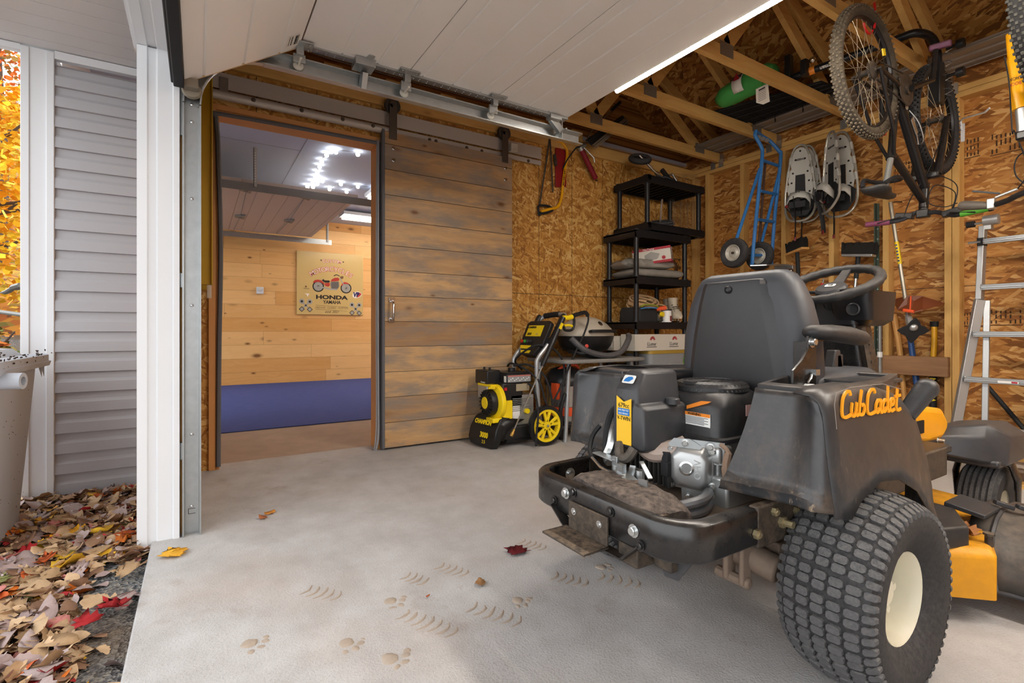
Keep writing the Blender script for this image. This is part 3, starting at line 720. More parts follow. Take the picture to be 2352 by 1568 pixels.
# string lights
sl = thing('string_lights', 'string of small bright white bulbs pinned to the next room ceiling', 'string lights', (-6, 1.3, 2.56))
BP = [(-4.978, 1.328), (-5.026, 1.13), (-5.03, 1.09), (-5.167, 1.073), (-5.391, 1.072), (-5.575, 1.087), (-5.802, 1.108), (-5.996, 1.122), (-6.205, 1.132), (-6.425, 1.113), (-6.408, 1.174), (-6.23, 1.19), (-6.089, 1.221), (-6.399, 1.364), (-6.101, 1.429), (-6.407, 1.57), (-6.103, 1.628), (-6.107, 1.83)]
for x, y in BP:
    q = MB(); q.sph((x, y, 2.545), .021, 8, 6); P('bulb', q, emis('bulb light', '#ffffff', 11), sl)
q = MB(); q.tube([(x, y, 2.566) for x, y in BP], .003, 4); P('wire', q, m_cable, sl)
# thermostat
th = thing('thermostat', 'small white thermostat on the pine boards left of the motorcycle sign', 'thermostat', (-8.49, .793, 1.40))
q = MB(); q.bb(-8.5, -8.46, .745, .842, 1.37, 1.475); P('body', q, m_white, th, bevel=.006)
q = MB(); q.lathe([(.03, 0), (.03, .012), (.024, .016), (0, .016)], (-8.46, .79, 1.44), (1, 0, 0), 16); P('dial', q, pm('dial grey', '#d5d3cd', .5), th)

# ------------------------------------------------ motorcycle sign (flat printed board)
sg = thing('motorcycle_sign', 'square cream metal sign with a red motorcycle and lettering on pine boards', 'sign', (-8.49, 1.83, 1.06))
q = MB(); q.bb(-8.498, -8.472, 1.311, 2.348, 1.07, 2.075); P('board', q, pm('sign cream', '#d6b878', .22, var=.04, scale=2, spec=.6), sg, bevel=.003)
SXP = -8.4715
m_red = pm('sign red', '#c0392b', .5); m_ink2 = pm('sign ink', '#241a12', .5); m_lt = pm('sign light', '#f1e6d8', .5); m_gr = pm('sign grey', '#7f7a74', .5); m_brn = pm('sign brown', '#7a5a38', .5); m_sgr = pm('sign silver', '#a7a39a', .5)
UY, UZ = (0, 1, 0), (0, 0, 1)
def sp(px, py):                        # crop pixels of the sign picture -> (Y, Z)
    return 1.311 + (px - 200) / 1310 * 1.037 - 0.0, 2.075 - (py - 100 - (px - 200) / 1310 * 95 * (1 - (py - 100) / 1290 * .75)) / (1290 - (px - 200) / 1310 * 75) * 1.005
def spoly(pts, mat, name, lift=0): q = MB(); q.prism([sp(*p) for p in pts], o=(SXP + lift, 0, 0), u=UY, v=UZ, depth=.0006); return P(name, q, mat, sg, smooth=0)
def sring(c, r0, r1, mat, name, lift=0, a0=0, a1=360):
    cy, cz = sp(*c); q = MB(); n = 36
    for k in range(n):
        t0 = radians(a0 + (a1 - a0) * k / n); t1 = radians(a0 + (a1 - a0) * (k + 1) / n)
        q.quad(*[(SXP + .0006 + lift, cy + r * cos(t), cz + r * sin(t)) for r, t in ((r0, t0), (r1, t0), (r1, t1), (r0, t1))])
    return P(name, q, mat, sg, smooth=0)
def arct(s_, c, R_, a_mid, step, size, mat, name, lift=0, bold=.004):
    n = len(s_)
    for i, ch in enumerate(s_):
        if ch == ' ': continue
        a = radians(a_mid - (i - (n - 1) / 2) * step)
        u = (0, sin(a), -cos(a)); v = (0, cos(a), sin(a))
        text_mesh(ch, size, name, mat, sg, (SXP + lift, c[0] + R_ * cos(a), c[1] + R_ * sin(a)), u, v, bold=bold)
cc = sp(870, 1500)
arct('MOTORCYCLES', (cc[0], cc[1] + .28), .57, 90, 6.4, .105, m_red, 'lettering', bold=.005)
arct('MOTORCYCLES', (cc[0], cc[1] + .28), .57, 90, 6.4, .105, m_lt, 'lettering', .0012, bold=-.0005)
arct('CUSTOM', (cc[0], cc[1] - .06), 1.04, 90, 2.7, .075, m_red, 'lettering', bold=.0035)
arct('CUSTOM', (cc[0], cc[1] - .06), 1.04, 90, 2.7, .075, m_lt, 'lettering', .0012, bold=-.0005)
for c in ((660, 293), (1100, 323)): sring(c, 0, .011, m_ink2, 'dot')
ty = lambda px, py: (SXP, *sp(px, py))
text_mesh('HONDA', .085, 'lettering', m_ink2, sg, ty(870, 1025), UY, UZ, sx=1.55, bold=.004)
text_mesh('YAMAHA', .078, 'lettering', m_ink2, sg, ty(873, 1120), UY, UZ, sx=.85, bold=.002)
text_mesh('VINTAGE · CLASSIC · CUSTOM', .045, 'lettering', m_brn, sg, ty(870, 1230), UY, UZ, sx=.84)
text_mesh('estd. 2021', .055, 'lettering', m_ink2, sg, ty(870, 1308), UY, UZ, shear=.3, sx=.95)
for y in (1190, 1270): spoly([(557, y - 3), (1178, y + 7), (1178, y + 11), (557, y + 3)], m_brn, 'rule')
# the motorcycle
for c in ((605, 815), (1155, 830)):
    sring(c, .070, .088, m_ink2, 'tyre'); sring(c, .0, .070, m_sgr, 'wheel'); sring(c, .0, .018, m_ink2, 'hub', .0004)
    cy, cz = sp(*c); q = MB()
    for k in range(10):
        a = 2 * pi * k / 10; q.bar((SXP + .0012, cy, cz), (SXP + .0012, cy + .068 * cos(a), cz + .068 * sin(a)), .0006, .003, up=(0, -sin(a), cos(a)))
    P('spokes', q, m_gr, sg)
spoly([(500, 735), (540, 690), (600, 678), (660, 690), (720, 740), (735, 800), (700, 760), (640, 728), (580, 728), (520, 745)], m_red, 'fender', .0008)
spoly([(1055, 790), (1075, 740), (1120, 712), (1180, 722), (1225, 752), (1180, 752), (1110, 752), (1075, 785)], m_red, 'fender', .0008)
spoly([(845, 710), (870, 665), (930, 635), (990, 630), (1020, 650), (1010, 690), (940, 705)], m_red, 'tank', .0008)
spoly([(735, 745), (830, 735), (830, 790), (800, 815), (740, 800)], m_red, 'side_cover', .001)
spoly([(670, 690), (705, 665), (730, 690), (820, 690), (835, 720), (800, 735), (735, 735), (700, 715)], m_ink2, 'seat', .001)
spoly([(850, 715), (1010, 705), (1020, 800), (980, 860), (860, 850), (840, 780)], m_gr, 'engine', .0004)
for k in range(5): spoly([(865, 730 + k * 24), (1000, 724 + k * 24), (1000, 732 + k * 24), (865, 738 + k * 24)], m_ink2, 'engine_fin', .001)
spoly([(560, 815), (720, 822), (860, 850), (980, 862), (960, 880), (840, 876), (700, 848), (560, 828)], m_sgr, 'exhaust', .0012)
spoly([(1020, 640), (1045, 640), (1160, 835), (1145, 840)], m_sgr, 'fork', .0012)
spoly([(1030, 610), (1085, 595), (1105, 610), (1095, 650), (1050, 655)], m_brn, 'headlamp', .0012)
spoly([(905, 590), (960, 565), (1025, 590), (1025, 605), (960, 582), (915, 605)], m_ink2, 'handlebar', .0014)
# round emblem, small mark, crossed pistons
spoly([(1285, 960), (1310, 905), (1400, 885), (1470, 910), (1480, 955), (1430, 1000), (1340, 1020), (1295, 1000)], m_lt, 'emblem')
spoly([(1400, 900), (1465, 918), (1470, 950), (1425, 990), (1380, 1005)], m_red, 'emblem_field', .0004)
text_mesh('VP', .105, 'lettering', pm('sign blue', '#1d2260', .5), sg, (SXP + .0012, *sp(1360, 955)), UY, UZ, sx=.8, shear=.15, bold=.006)
sring((370, 825), 0, .014, m_brn, 'dot'); text_mesh('YAMAHA', .022, 'lettering', m_ink2, sg, ty(378, 866), UY, UZ)
spoly([(350, 965), (440, 965), (420, 990), (400, 1030), (385, 990)], m_lt, 'faded_mark')
for cx_, cy_ in ((368, 1205), (1352, 1230)):
    for sg_ in (-1, 1):
        a = (cx_ - 75 * sg_, cy_ - 80); c2 = (cx_ + 75 * sg_, cy_ + 75)
        y0, z0 = sp(*a); y1, z1 = sp(*c2)
        q = MB(); q.bar((SXP + .0008, y0, z0), (SXP + .0008, y1, z1), .0008, .022, up=(0, -(z1 - z0), y1 - y0)); P('piston_rod', q, m_sgr, sg)
        sring(a, .014, .040, m_sgr, 'piston_ring', .001); sring(a, 0, .018, m_ink2, 'piston_eye', .0014)
        d2 = Vector((y1 - y0, z1 - z0)).normalized(); q = MB()
        q.box((SXP + .0012, y1, z1), (.0008, .062, .062), Euler((radians(45), 0, 0))); P('piston_head', q, m_ink2, sg)
        q = MB(); q.box((SXP + .0018, y1, z1), (.0008, .045, .045), Euler((radians(45), 0, 0))); P('piston_face', q, m_sgr, sg)
# ============================================================ riding mower
MC = -0.945                                    # centre line
mo = thing('riding_mower', 'dusty black zero-turn riding mower with yellow deck and rear engine on the concrete floor', 'riding mower', (MC, 1.33, 0))
DUST = '#8d7b6a'
def scuffed():
    g = G('black plastic scuffed'); n = g.noise(scale=14, detail=4)
    c = g.mix(n, lin('#2a2b2d'), lin('#343538'))
    nz = g.n('SeparateXYZ', {0: g.n('NewGeometry').outputs['Normal']}).outputs[2]
    d1 = g.ma('MULTIPLY', g.ma('MULTIPLY_ADD', nz, .5, .04), g.ramp(g.noise(scale=30, detail=5, rough=.7), [(.3, (0, 0, 0)), (.7, (1, 1, 1))])); d1.node.use_clamp = True
    c = g.mix(g.ma('MULTIPLY', d1, .75), c, lin('#85776a'))
    st = g.noise(g.vec(g.ma('MULTIPLY', g.ax('x'), 60.0), g.ma('MULTIPLY', g.ax('y'), 90.0), g.ma('MULTIPLY', g.ax('z'), 16.0)), 1.0, 3, .6, 1.2)
    pt = g.noise(g.scl(g.obj(), (1, 1, 1), loc=(5, 2, 1)), 9.0, 3)
    mk = g.ma('MULTIPLY', g.ramp(st, [(.60, (0, 0, 0)), (.68, (1, 1, 1))]), g.ramp(pt, [(.45, (0, 0, 0)), (.62, (1, 1, 1))]))
    hz = g.ramp(g.ax('z'), [(.44, (1, 1, 1)), (.60, (0, 0, 0))])
    c = g.mix(g.ma('MULTIPLY', g.ma('MULTIPLY', mk, hz), .8), c, lin('#a8947c'))
    mud = g.ramp(g.noise(g.scl(g.obj(), (1, 1, .6), loc=(1, 7, 3)), 22.0, 5, .7), [(.48, (0, 0, 0)), (.62, (1, 1, 1))])
    c = g.mix(g.ma('MULTIPLY', g.ma('MULTIPLY', mud, hz), .45), c, lin('#6d5b4a'))
    g.bump(g.noise(scale=900, detail=2), .08, .002)
    return g.done(c, .36, spec=.5)
m_fend = scuffed()
m_plas = pm('black plastic dusty', '#2a2b2d', 0.36, var=.12, scale=14, dust=.22, dustcol='#85776a', bump=.1, bscale=900, spec=.4)
m_plas2 = pm('charcoal plastic', '#36373a', 0.35, var=.08, scale=10, dust=.14, dustcol=DUST, bump=.1, bscale=900)
m_vinyl = pm('grey seat vinyl', '#434448', 0.45, var=.06, bump=.1, bscale=600)
m_shell = pm('seat shell', '#2b2b2d', 0.36, var=.08, scale=6, dust=.08, dustcol=DUST, bump=.08, bscale=800)
m_steel = pm('black painted steel', '#131416', 0.26, var=.15, scale=12, dust=.16, spec=.6, dustcol=DUST)
m_grim = pm('grimy black steel', '#2a2622', 0.6, var=.3, scale=22, dust=1.0, dustcol='#8a7560')
m_rust = pm('dusty gearbox', '#7f6d5f', 0.7, .2, var=.2, scale=18, dust=.6)
m_alu = pm('cast aluminium', '#b9bbba', 0.38, .75, var=.1, scale=14, bump=.05)
m_alu2 = pm('bright aluminium', '#c6c8c7', 0.24, .9, var=.06, scale=6)
m_yelm = pm('mower yellow', '#f2a80d', 0.35, var=.05)
m_deck = pm('deck yellow worn', '#e09a14', 0.45, var=.12, scale=8, dust=.5, dustcol='#6b573f')
m_lab_y = pm('label yellow', '#f3c034', 0.4, var=.02); m_lab_o = pm('label orange', '#e8872a', .45); m_lab_w = pm('label white', '#e8e8e4', .45); m_lab_b = pm('label blue', '#2d79c0', .4)
m_tire = pm('tyre rubber', '#232325', 0.75, var=.25, scale=40, dust=.35, dustcol='#8b8580', bump=.3, bscale=300)
m_tread = pm('tread blocks', '#4a4a4c', 0.8, var=.35, scale=70, dust=.5, dustcol='#9a948d', bump=.4, bscale=260)
m_rim = pm('cream wheel rim', '#d6d0ba', 0.4, var=.08, scale=9, dust=.15)
m_logo = pm('logo orange', '#f5a01e', .4, var=.02)
def Q(name, mb, mat, par=None, **k): return mb.build(name, mat, par or mo, world=True, **k)

def sub(name, mb, mat, par, **k):              # a sub-part: world coordinates, parent is a part at mower origin
    o = mb.build(name, mat, None, **k); o.parent = par
    o.matrix_parent_inverse = mw(par).inverted(); return o
def turf_wheel(cx, cy, side, rows=58):
    R_ = .226
    q = MB(); prof = [(.098, -.07), (.115, -.083), (.150, -.098), (.185, -.100), (.203, -.090), (.212, -.06), (.216, 0), (.212, .06), (.203, .090), (.185, .100), (.150, .098), (.115, .083), (.098, .07)]
    q.lathe(prof, (cx, cy, R_), (1, 0, 0), 56); tire = Q('tyre', q, m_tire)
    tb = MB()
    def rad(x): return .2165 - (abs(x) / .1) ** 2.2 * .020
    def block(x0, x1, a0, a1, h0=-.004, h1=.0062, drop=0):
        am = (a1 - a0) * .22; xm = (x1 - x0) * .16
        out = []
        pts = [(x0 + xm, a0), (x1 - xm, a0), (x1, a0 + am), (x1, a1 - am), (x1 - xm, a1), (x0 + xm, a1), (x0, a1 - am), (x0, a0 + am)]
        for h in (h0, h1):
            ring = []
            for x, a in pts:
                k = .93 if h == h1 else 1.0
                xx = (x0 + x1) / 2 + (x - (x0 + x1) / 2) * k; aa = (a0 + a1) / 2 + (a - (a0 + a1) / 2) * k
                r_ = rad(xx) + h - (drop if abs(xx) > .085 else 0)
                ring.append((cx + xx, cy + r_ * cos(aa), R_ + r_ * sin(aa)))
            out.append(ring)
        tb.loft(out, cap0=False)
    da = 2 * pi / rows
    for i in range(rows):
        for c in range(5):
            xc = (c - 2) * .0315; off = c * .12 + (.10 if (i % 2) else -.06)
            block(xc - .0135, xc + .0135, (i + off) * da, (i + off + .78) * da)
        for s in (-1, 1):
            a0 = (i + .15 + (.5 if s > 0 else 0)) * da
            block(min(s * .079, s * .1005), max(s * .079, s * .1005), a0, a0 + .72 * da, -.006, .0055, .004)
    sub('tread', tb, m_tread, tire, smooth=0)
    q = MB()
    q.lathe([(.03, side * .025), (.055, side * .03), (.075, side * .02), (.086, side * .005), (.090, side * .052), (.093, side * .066), (.101, side * .074), (.104, side * .070), (.098, side * .058), (.096, -side * .06), (.104, -side * .072)], (cx, cy, R_), (1, 0, 0), 40)
    q.lathe([(0, side * .028), (.03, side * .025)], (cx, cy, R_), (1, 0, 0), 24)
    rim = Q('wheel_rim', q, m_rim, smooth=40)
    q = MB(); q.cyl((cx - side * .07, cy, R_), (cx + side * .045, cy, R_), .028, 14)
    for k in range(5): a = 2 * pi * k / 5; q.cyl((cx + side * .02, cy + .045 * cos(a), R_ + .045 * sin(a)), (cx + side * .04, cy + .045 * cos(a), R_ + .045 * sin(a)), .009, 6)
    sub('hub', q, m_rim, rim)
turf_wheel(-0.555, 1.322, 1)
turf_wheel(2 * MC + 0.555, 1.322, -1)

# ---- bumper: bent band of channel steel
def band(path, z0, z1, t):
    """closed strip along an XY path with thickness t (inward left of travel)"""
    q = MB(); n = len(path); P2 = [Vector((p[0], p[1])) for p in path]; rings = []
    for i in range(n):
        d = (P2[min(i + 1, n - 1)] - P2[max(i - 1, 0)]).normalized(); nn = Vector((-d.y, d.x))
        o, k = P2[i], P2[i] + nn * t
        e = .007
        rings.append([(o.x, o.y, z0 + e), (o.x, o.y, z1 - e), (o.x + nn.x * e, o.y + nn.y * e, z1), (k.x, k.y, z1), (k.x, k.y, z1 - .006), (o.x + nn.x * .008, o.y + nn.y * .008, z1 - .012), (o.x + nn.x * .008, o.y + nn.y * .008, z0 + .012), (k.x, k.y, z0 + .006), (k.x, k.y, z0), (o.x + nn.x * e, o.y + nn.y * e, z0)])
    q.loft(rings); return q
hw = .285
bp = [(MC - hw - .02, 1.25), (MC - hw - .01, 1.10)] + [(MC - hw + .10 + .10 * cos(a) - .0, .915 + .10 * sin(a)) for a in [radians(180 + 90 * k / 7) for k in range(8)]] + \
     [(MC + hw - .10 + .10 * cos(a), .915 + .10 * sin(a)) for a in [radians(270 + 90 * k / 7) for k in range(8)]] + [(MC + hw, 1.07), (MC + hw, 1.20)]
Q('rear_bumper', band(bp, .335, .42, .030), m_steel, smooth=50)
for s in (-1, 1):
    q = MB(); q.bb(MC + s * hw - .022, MC + s * hw + .002, 1.06, 2.15, .33, .424); Q('frame_rail', q, m_grim, bevel=.004)
for (y, z, r_) in ((1.151, .375, .014), (1.119, .405, .010), (1.05, .368, .011), (1.21, .39, .010)):
    q = MB(); q.lathe([(r_, 0), (r_, .010), (r_ * .6, .012), (r_ * .6, .03 if r_ > .012 else .014), (0, .03 if r_ > .012 else .014)], (MC + hw + .001, y, z), (1, 0, 0), 6); Q('bolt', q, pm('zinc bolt', '#a89a78', .4, .7))
def hexbolt(p, axis, r_=.009, h=.007, mat=None, par=None):
    q = MB(); q.lathe([(r_ * 1.5, 0), (r_ * 1.5, .002), (r_, .0022), (r_, h), (r_ * .8, h + .0015), (0, h + .0015)], p, axis, 12); return Q('bolt', q, mat or m_alu2, par)
for x, z in ((-1.035, .395), (-.795, .378), ): hexbolt((x, .814, z), (0, -1, 0), .010, .009)
for x, z in ((-1.085, .362), (-1.005, .405), (-.868, .398), (-.775, .352)): hexbolt((x, .814, z), (0, -1, 0), .008, .007, m_steel)
hexbolt((MC - hw + .034, .955, .385), (1, 0, 0), .012, .008)
# tow plate, strap
q = MB(); q.bb(-1.015, -.872, .806, .812, .315, .383); q.bb(-1.032, -.872, .735, .812, .309, .315); Q('hitch_plate', q, m_grim, bevel=.0015)
for x, z in ((-.993, .362), (-.898, .360)): hexbolt((x, .806, z), (0, -1, 0), .006, .003)
q = MB(); q.bar((-1.09, .818, .352), (-1.03, .824, .300), .004, .03, up=(0, 1, 0)); q.bar((-1.035, .824, .301), (-.832, .824, .301), .004, .03, up=(0, 1, 0)); q.bar((-.835, .824, .300), (-.775, .818, .352), .004, .03, up=(0, 1, 0)); Q('support_strap', q, m_steel)
q = MB(); q.bb(-.86, -.80, .83, .90, .285, .335); q.bb(-.79, -.74, .87, .93, .29, .335); Q('under_bracket', q, m_grim, bevel=.003)
q = MB(); q.loft([[(-.80, .88, .33), (-.70, .90, .33), (-.70, .905, .33), (-.80, .885, .33)], [(-.77, .885, .27), (-.74, .892, .27), (-.74, .896, .27), (-.77, .889, .27)]]); Q('mud_flap', q, m_plas2)

# ---- muffler shield, floor pan
def mslab(name, poly, z, th, mat, **k): q = MB(); q.prism(poly, o=(0, 0, z), depth=th, u=(1, 0, 0), v=(0, 1, 0)); return Q(name, q, mat, **k)
mslab('engine_pan', [(-1.2, .87), (-.68, .87), (-.665, 1.35), (-1.22, 1.35)], .352, .012, pm('dusty pan', '#7b6654', .8, var=.25, scale=12, dust=.8))
q = MB(); n = 44; gx = []
for j in range(25):
    y = .840 + .128 * j / 24; row = []
    for i in range(n + 1):
        x = -1.065 + .30 * i / n; u = i / n; v = j / 24
        z = .440 - .012 * (abs(v - .5) * 2) ** 4 - .016 * (abs(u - .5) * 2) ** 6 + .005 * MN.noise(Vector((x * 30, y * 30, 1))) + .004 * MN.noise(Vector((x * 90, y * 90, 4)))
        if u > .72: z -= (u - .72) * .05
        if .36 < u < .47 and v > .62: z -= .012
        row.append((x + .02 * (v - .5), y - .03 * u + .02, z))
    gx.append(row)
rings = [r_ + [(p[0], p[1], p[2] - .03) for p in r_[::-1]] for r_ in gx]
q.loft(rings); Q('muffler_cover', q, pm('caked muffler', '#2c2724', .75, var=.5, scale=26, dust=.85, dustcol='#8b7a6e', bump=.6, bscale=160), smooth=60)
for dz in (0, -.026):
    q = MB(); q.tube(spl([(-.86, .95, .378 + dz), (-.825, .975, .388 + dz), (-.812, .99, .394 + dz), (-.795, 1.027, .402 + dz), (-.803, 1.07, .402 + dz), (-.83, 1.12, .40 + dz)], 6), .013, 10); Q('exhaust_pipe', q, pm('exhaust grey', '#77787a', .5, .5))
q = MB(); q.bb(-.80, -.765, .86, .90, .352, .41); Q('tail_bracket', q, m_grim, bevel=.003); hexbolt((-.782, .859, .385), (0, -1, 0), .008, .006, pm('pale bolt', '#b8c7bf', .4, .4))

# ---- engine
eb = MB(); eb.bb(-1.06, -.83, 1.16, 1.40, .40, .52); eb.bb(-.90, -.815, 1.14, 1.20, .47, .515); eb.bb(-.86, -.79, 1.14, 1.30, .36, .44)
eng = Q('engine_block', eb, m_alu, bevel=.008)
fins = MB()
for i in range(9): fins.bb(-1.05 + i * .017, -1.045 + i * .017, 1.06, 1.20, .40, .47)
Q('cooling_fins', fins, pm('dark fins', '#3b3a38', .6, .3), smooth=0)
# rocker cover
u45 = Vector((.80, .60, 0)); n45 = Vector((.60, -.80, 0)); oc = Vector((-.877, 1.105, .458))
def vp_(a, b_, c=0): return oc + u45 * a + Vector((0, 0, b_)) + n45 * c
def hexr(s, c): return [vp_(a * s, b_ * s, c) for a, b_ in ((-.052, -.030), (-.035, -.052), (.028, -.060), (.052, -.038), (.054, .030), (.036, .052), (-.030, .056), (-.052, .035))]
q = MB(); q.loft([hexr(1.12, -.03), hexr(1.12, -.004), hexr(1.0, -.002), hexr(.92, .010), hexr(.80, .022), hexr(.66, .026)]); Q('rocker_cover', q, pm('satin cast', '#b5b6b5', .42, .8, var=.06, scale=10), bevel=.003)
q = MB(); q.lathe([(.019, .024), (.019, .029), (.014, .031), (.012, .029), (0, .029)], oc + u45 * -.008 + Vector((0, 0, .002)), n45, 18); Q('cover_boss', q, m_alu2)
text_mesh('OHV', .024, 'cast_lettering', m_alu, mo, vp_(.020, 0, .0265), (0, 0, 1), -u45, depth=.0015)
for a, b_ in ((-.05, .045), (-.05, -.050), (.055, .045), (.055, -.045)): hexbolt(vp_(a, b_, .0), n45, .007, .008)
q = MB(); q.prism([(-.055, .06), (-.04, .075), (.0, .075), (.03, .055), (.012, .035), (-.012, .052), (-.05, .052)], o=oc + n45 * .004, u=u45, v=(0, 0, 1), depth=.004)
Q('lifting_bracket', q, m_galv)
q = MB(); q.prism([(.0, .072), (.085, .068), (.085, .01), (.06, .01), (.045, .056), (.01, .058)], o=oc - n45 * .006, u=u45, v=(0, 0, 1), depth=.003); Q('heat_shield', q, m_galv)
q = MB(); q.prism([(-.012, -.052), (.04, -.056), (.09, -.05), (.09, -.088), (.02, -.09), (.012, -.10), (-.02, -.10), (-.022, -.06)], o=oc - n45 * .006, u=u45, v=(0, 0, 1), depth=.003); Q('lower_bracket', q, m_galv)
for a, b_ in ((-.012, .064), (.05, .058), (.05, -.068), (-.005, -.078)): hexbolt(vp_(a, b_, .006), n45, .007, .007)
q = MB(); q.tube(spl([vp_(.075, .065, .0), vp_(.092, .05, .012), vp_(.088, .02, .016), vp_(.09, -.01, .012), vp_(.098, -.045, .008)], 5), [.006] * 6 + [.010] * 6 + [.012] * 9, 8); Q('spark_plug_boot', q, pm('dusty boot', '#8c7360', .75))
# breather pipe, connector, governor arms, throttle cable
q = MB(); q.tube(spl([(-.985, 1.04, .50), (-.96, 1.06, .485), (-.925, 1.09, .495), (-.90, 1.12, .515)], 6), [.02, .022, .024, .025, .026, .027, .027, .027, .027, .027, .027, .027, .027, .026, .025, .024, .023, .022, .022][:19], 10); Q('intake_pipe', q, pm('intake tan', '#a8968a', .5))
q = MB(); q.tube(spl([(-1.03, 1.0, .505), (-1.012, .985, .475), (-.985, .985, .475), (-.975, 1.0, .50)], 5), .014, 8); Q('breather_hose', q, pm('ribbed hose', '#3d3934', .7, dust=.6))
q = MB(); q.bb(-.93, -.91, 1.055, 1.07, .465, .495); q.bb(-.932, -.908, 1.053, 1.072, .43, .468); q.bb(-.925, -.915, 1.06, 1.068, .40, .43); Q('wire_connector', q, m_black, bevel=.002)
q = MB(); q.tube([(-1.13, .985, .445), (-1.06, .955, .437), (-.93, .93, .428), (-.89, .925, .422)], .0045, 6); Q('throttle_rod', q, m_alu2)
q = MB(); q.tube(spl([(-1.13, .985, .445), (-1.18, 1.02, .455), (-1.20, 1.05, .49), (-1.19, 1.07, .52)], 6), .007, 6); Q('throttle_cable', q, m_black)
q = MB(); q.bar((-1.10, .975, .468), (-1.02, .975, .462), .03, .004); q.bb(-1.025, -1.005, .965, .985, .43, .475); q.cyl((-1.015, .975, .42), (-1.015, .975, .45), .014, 10); Q('governor_lever', q, m_galv, bevel=.001)
q = MB(); q.bar((-.99, .96, .445), (-.86, .93, .415), .035, .003); q.bb(-.985, -.965, .945, .96, .43, .465); Q('linkage_plate', q, m_galv)
q = MB(); q.bar((-.875, .935, .43), (-.842, .93, .392), .022, .003, up=(0, -1, .2)); q.bb(-.885, -.855, .92, .924, .40, .455); Q('linkage_tab', q, m_galv)
q = MB(); q.bar((-.95, 1.0, .47), (-.90, .98, .44), .012, .004); q.bar((-.96, .98, .46), (-.955, .96, .415), .02, .003, up=(0, 1, 0)); Q('spring_arm', q, m_galv)
for x in (-.965, -.945): q = MB(); q.cyl((x, .99, .40), (x, .99, .45), .012, 10); Q('stud_post', q, m_alu)
# blower housing
def rr3(x0, x1, y0, y1, z, r_=.02): 
    return [(p[0], p[1], z) for p in rrect(x1 - x0, y1 - y0, r_, 4, (x0 + x1) / 2, (y0 + y1) / 2)]
q = MB(); q.loft([rr3(-1.075, -.835, 1.170, 1.40, .512, .03), rr3(-1.085, -.825, 1.160, 1.41, .516, .03), rr3(-1.085, -.825, 1.160, 1.41, .528, .03), rr3(-1.08, -.832, 1.166, 1.405, .532, .03), rr3(-1.075, -.838, 1.172, 1.40, .606, .035), rr3(-1.068, -.846, 1.182, 1.395, .636, .05), rr3(-1.055, -.858, 1.20, 1.39, .650, .07)])
Q('blower_housing', q, m_plas, smooth=40)
q = MB(); q.prism([(-.938, .598), (-.868, .622), (-.858, .628), (-.89, .626), (-.938, .608)], o=(0, 1.1690, 0), u=(1, 0, 0), v=(0, 0, 1), depth=.002); Q('yellow_stripe', q, m_lab_o)
# fan screen
fc = Vector((-.950, 1.292, .645))
q = MB(); q.lathe([(.104, 0), (.104, .012), (.097, .022), (.080, .028), (.078, .020), (.098, .008)], fc, (0, 0, 1), 40, loop=True); q.lathe([(0, .026), (.03, .028), (.033, .024), (0, .022)], fc, (0, 0, 1), 24)
for k in range(36):
    a = 2 * pi * k / 36; q.bar(fc + Vector((.03 * cos(a), .03 * sin(a), .024)), fc + Vector((.086 * cos(a), .086 * sin(a), .024)), .0038, .004)
for k in range(48):
    a = 2 * pi * k / 48; q.bar(fc + Vector((.104 * cos(a), .104 * sin(a), .002)), fc + Vector((.096 * cos(a), .096 * sin(a), .022)), .005, .004)
for r_ in (.048, .066): q.lathe([(r_, .021), (r_ + .003, .021), (r_ + .003, .026), (r_, .026)], fc, (0, 0, 1), 36, loop=True)
q.box(fc + Vector((.0, -.06, .025)), (.03, .09, .008))
Q('fan_screen', q, m_plas, smooth=30)
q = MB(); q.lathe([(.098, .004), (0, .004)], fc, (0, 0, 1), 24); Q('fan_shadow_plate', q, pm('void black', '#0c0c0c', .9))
# air filter cover
q = MB()
def ac(x0, x1, y0, y1, z, c0=.014):
    c = c0; return [(x0 + c * .6, y0, z), (x1 - c, y0, z), (x1 - c * .3, y0 + c * .35, z), (x1, y0 + c, z), (x1, y1, z), (x0, y1, z), (x0, y0 + c, z), (x0 + c * .2, y0 + c * .3, z)]
q.loft([ac(-1.05, -.955, 1.015, 1.172, .488), ac(-1.062, -.942, 1.002, 1.172, .498), ac(-1.063, -.940, 1.0, 1.172, .512), ac(-1.062, -.944, 1.002, 1.172, .606), ac(-1.061, -.952, 1.003, 1.172, .614), ac(-1.060, -.966, 1.004, 1.172, .618), ac(-1.058, -.970, 1.008, 1.172, .655), ac(-1.050, -.978, 1.040, 1.172, .700), ac(-1.04, -.99, 1.055, 1.165, .708)])
acv = Q('air_filter_cover', q, m_plas2, smooth=28, bevel=.004)
q = MB(); q.lathe([(.020, 0), (.020, .014), (.017, .017), (0, .017)], (-.951, 1.125, .614), (0, 0, 1), 12); Q('oil_cap', q, m_plas2)
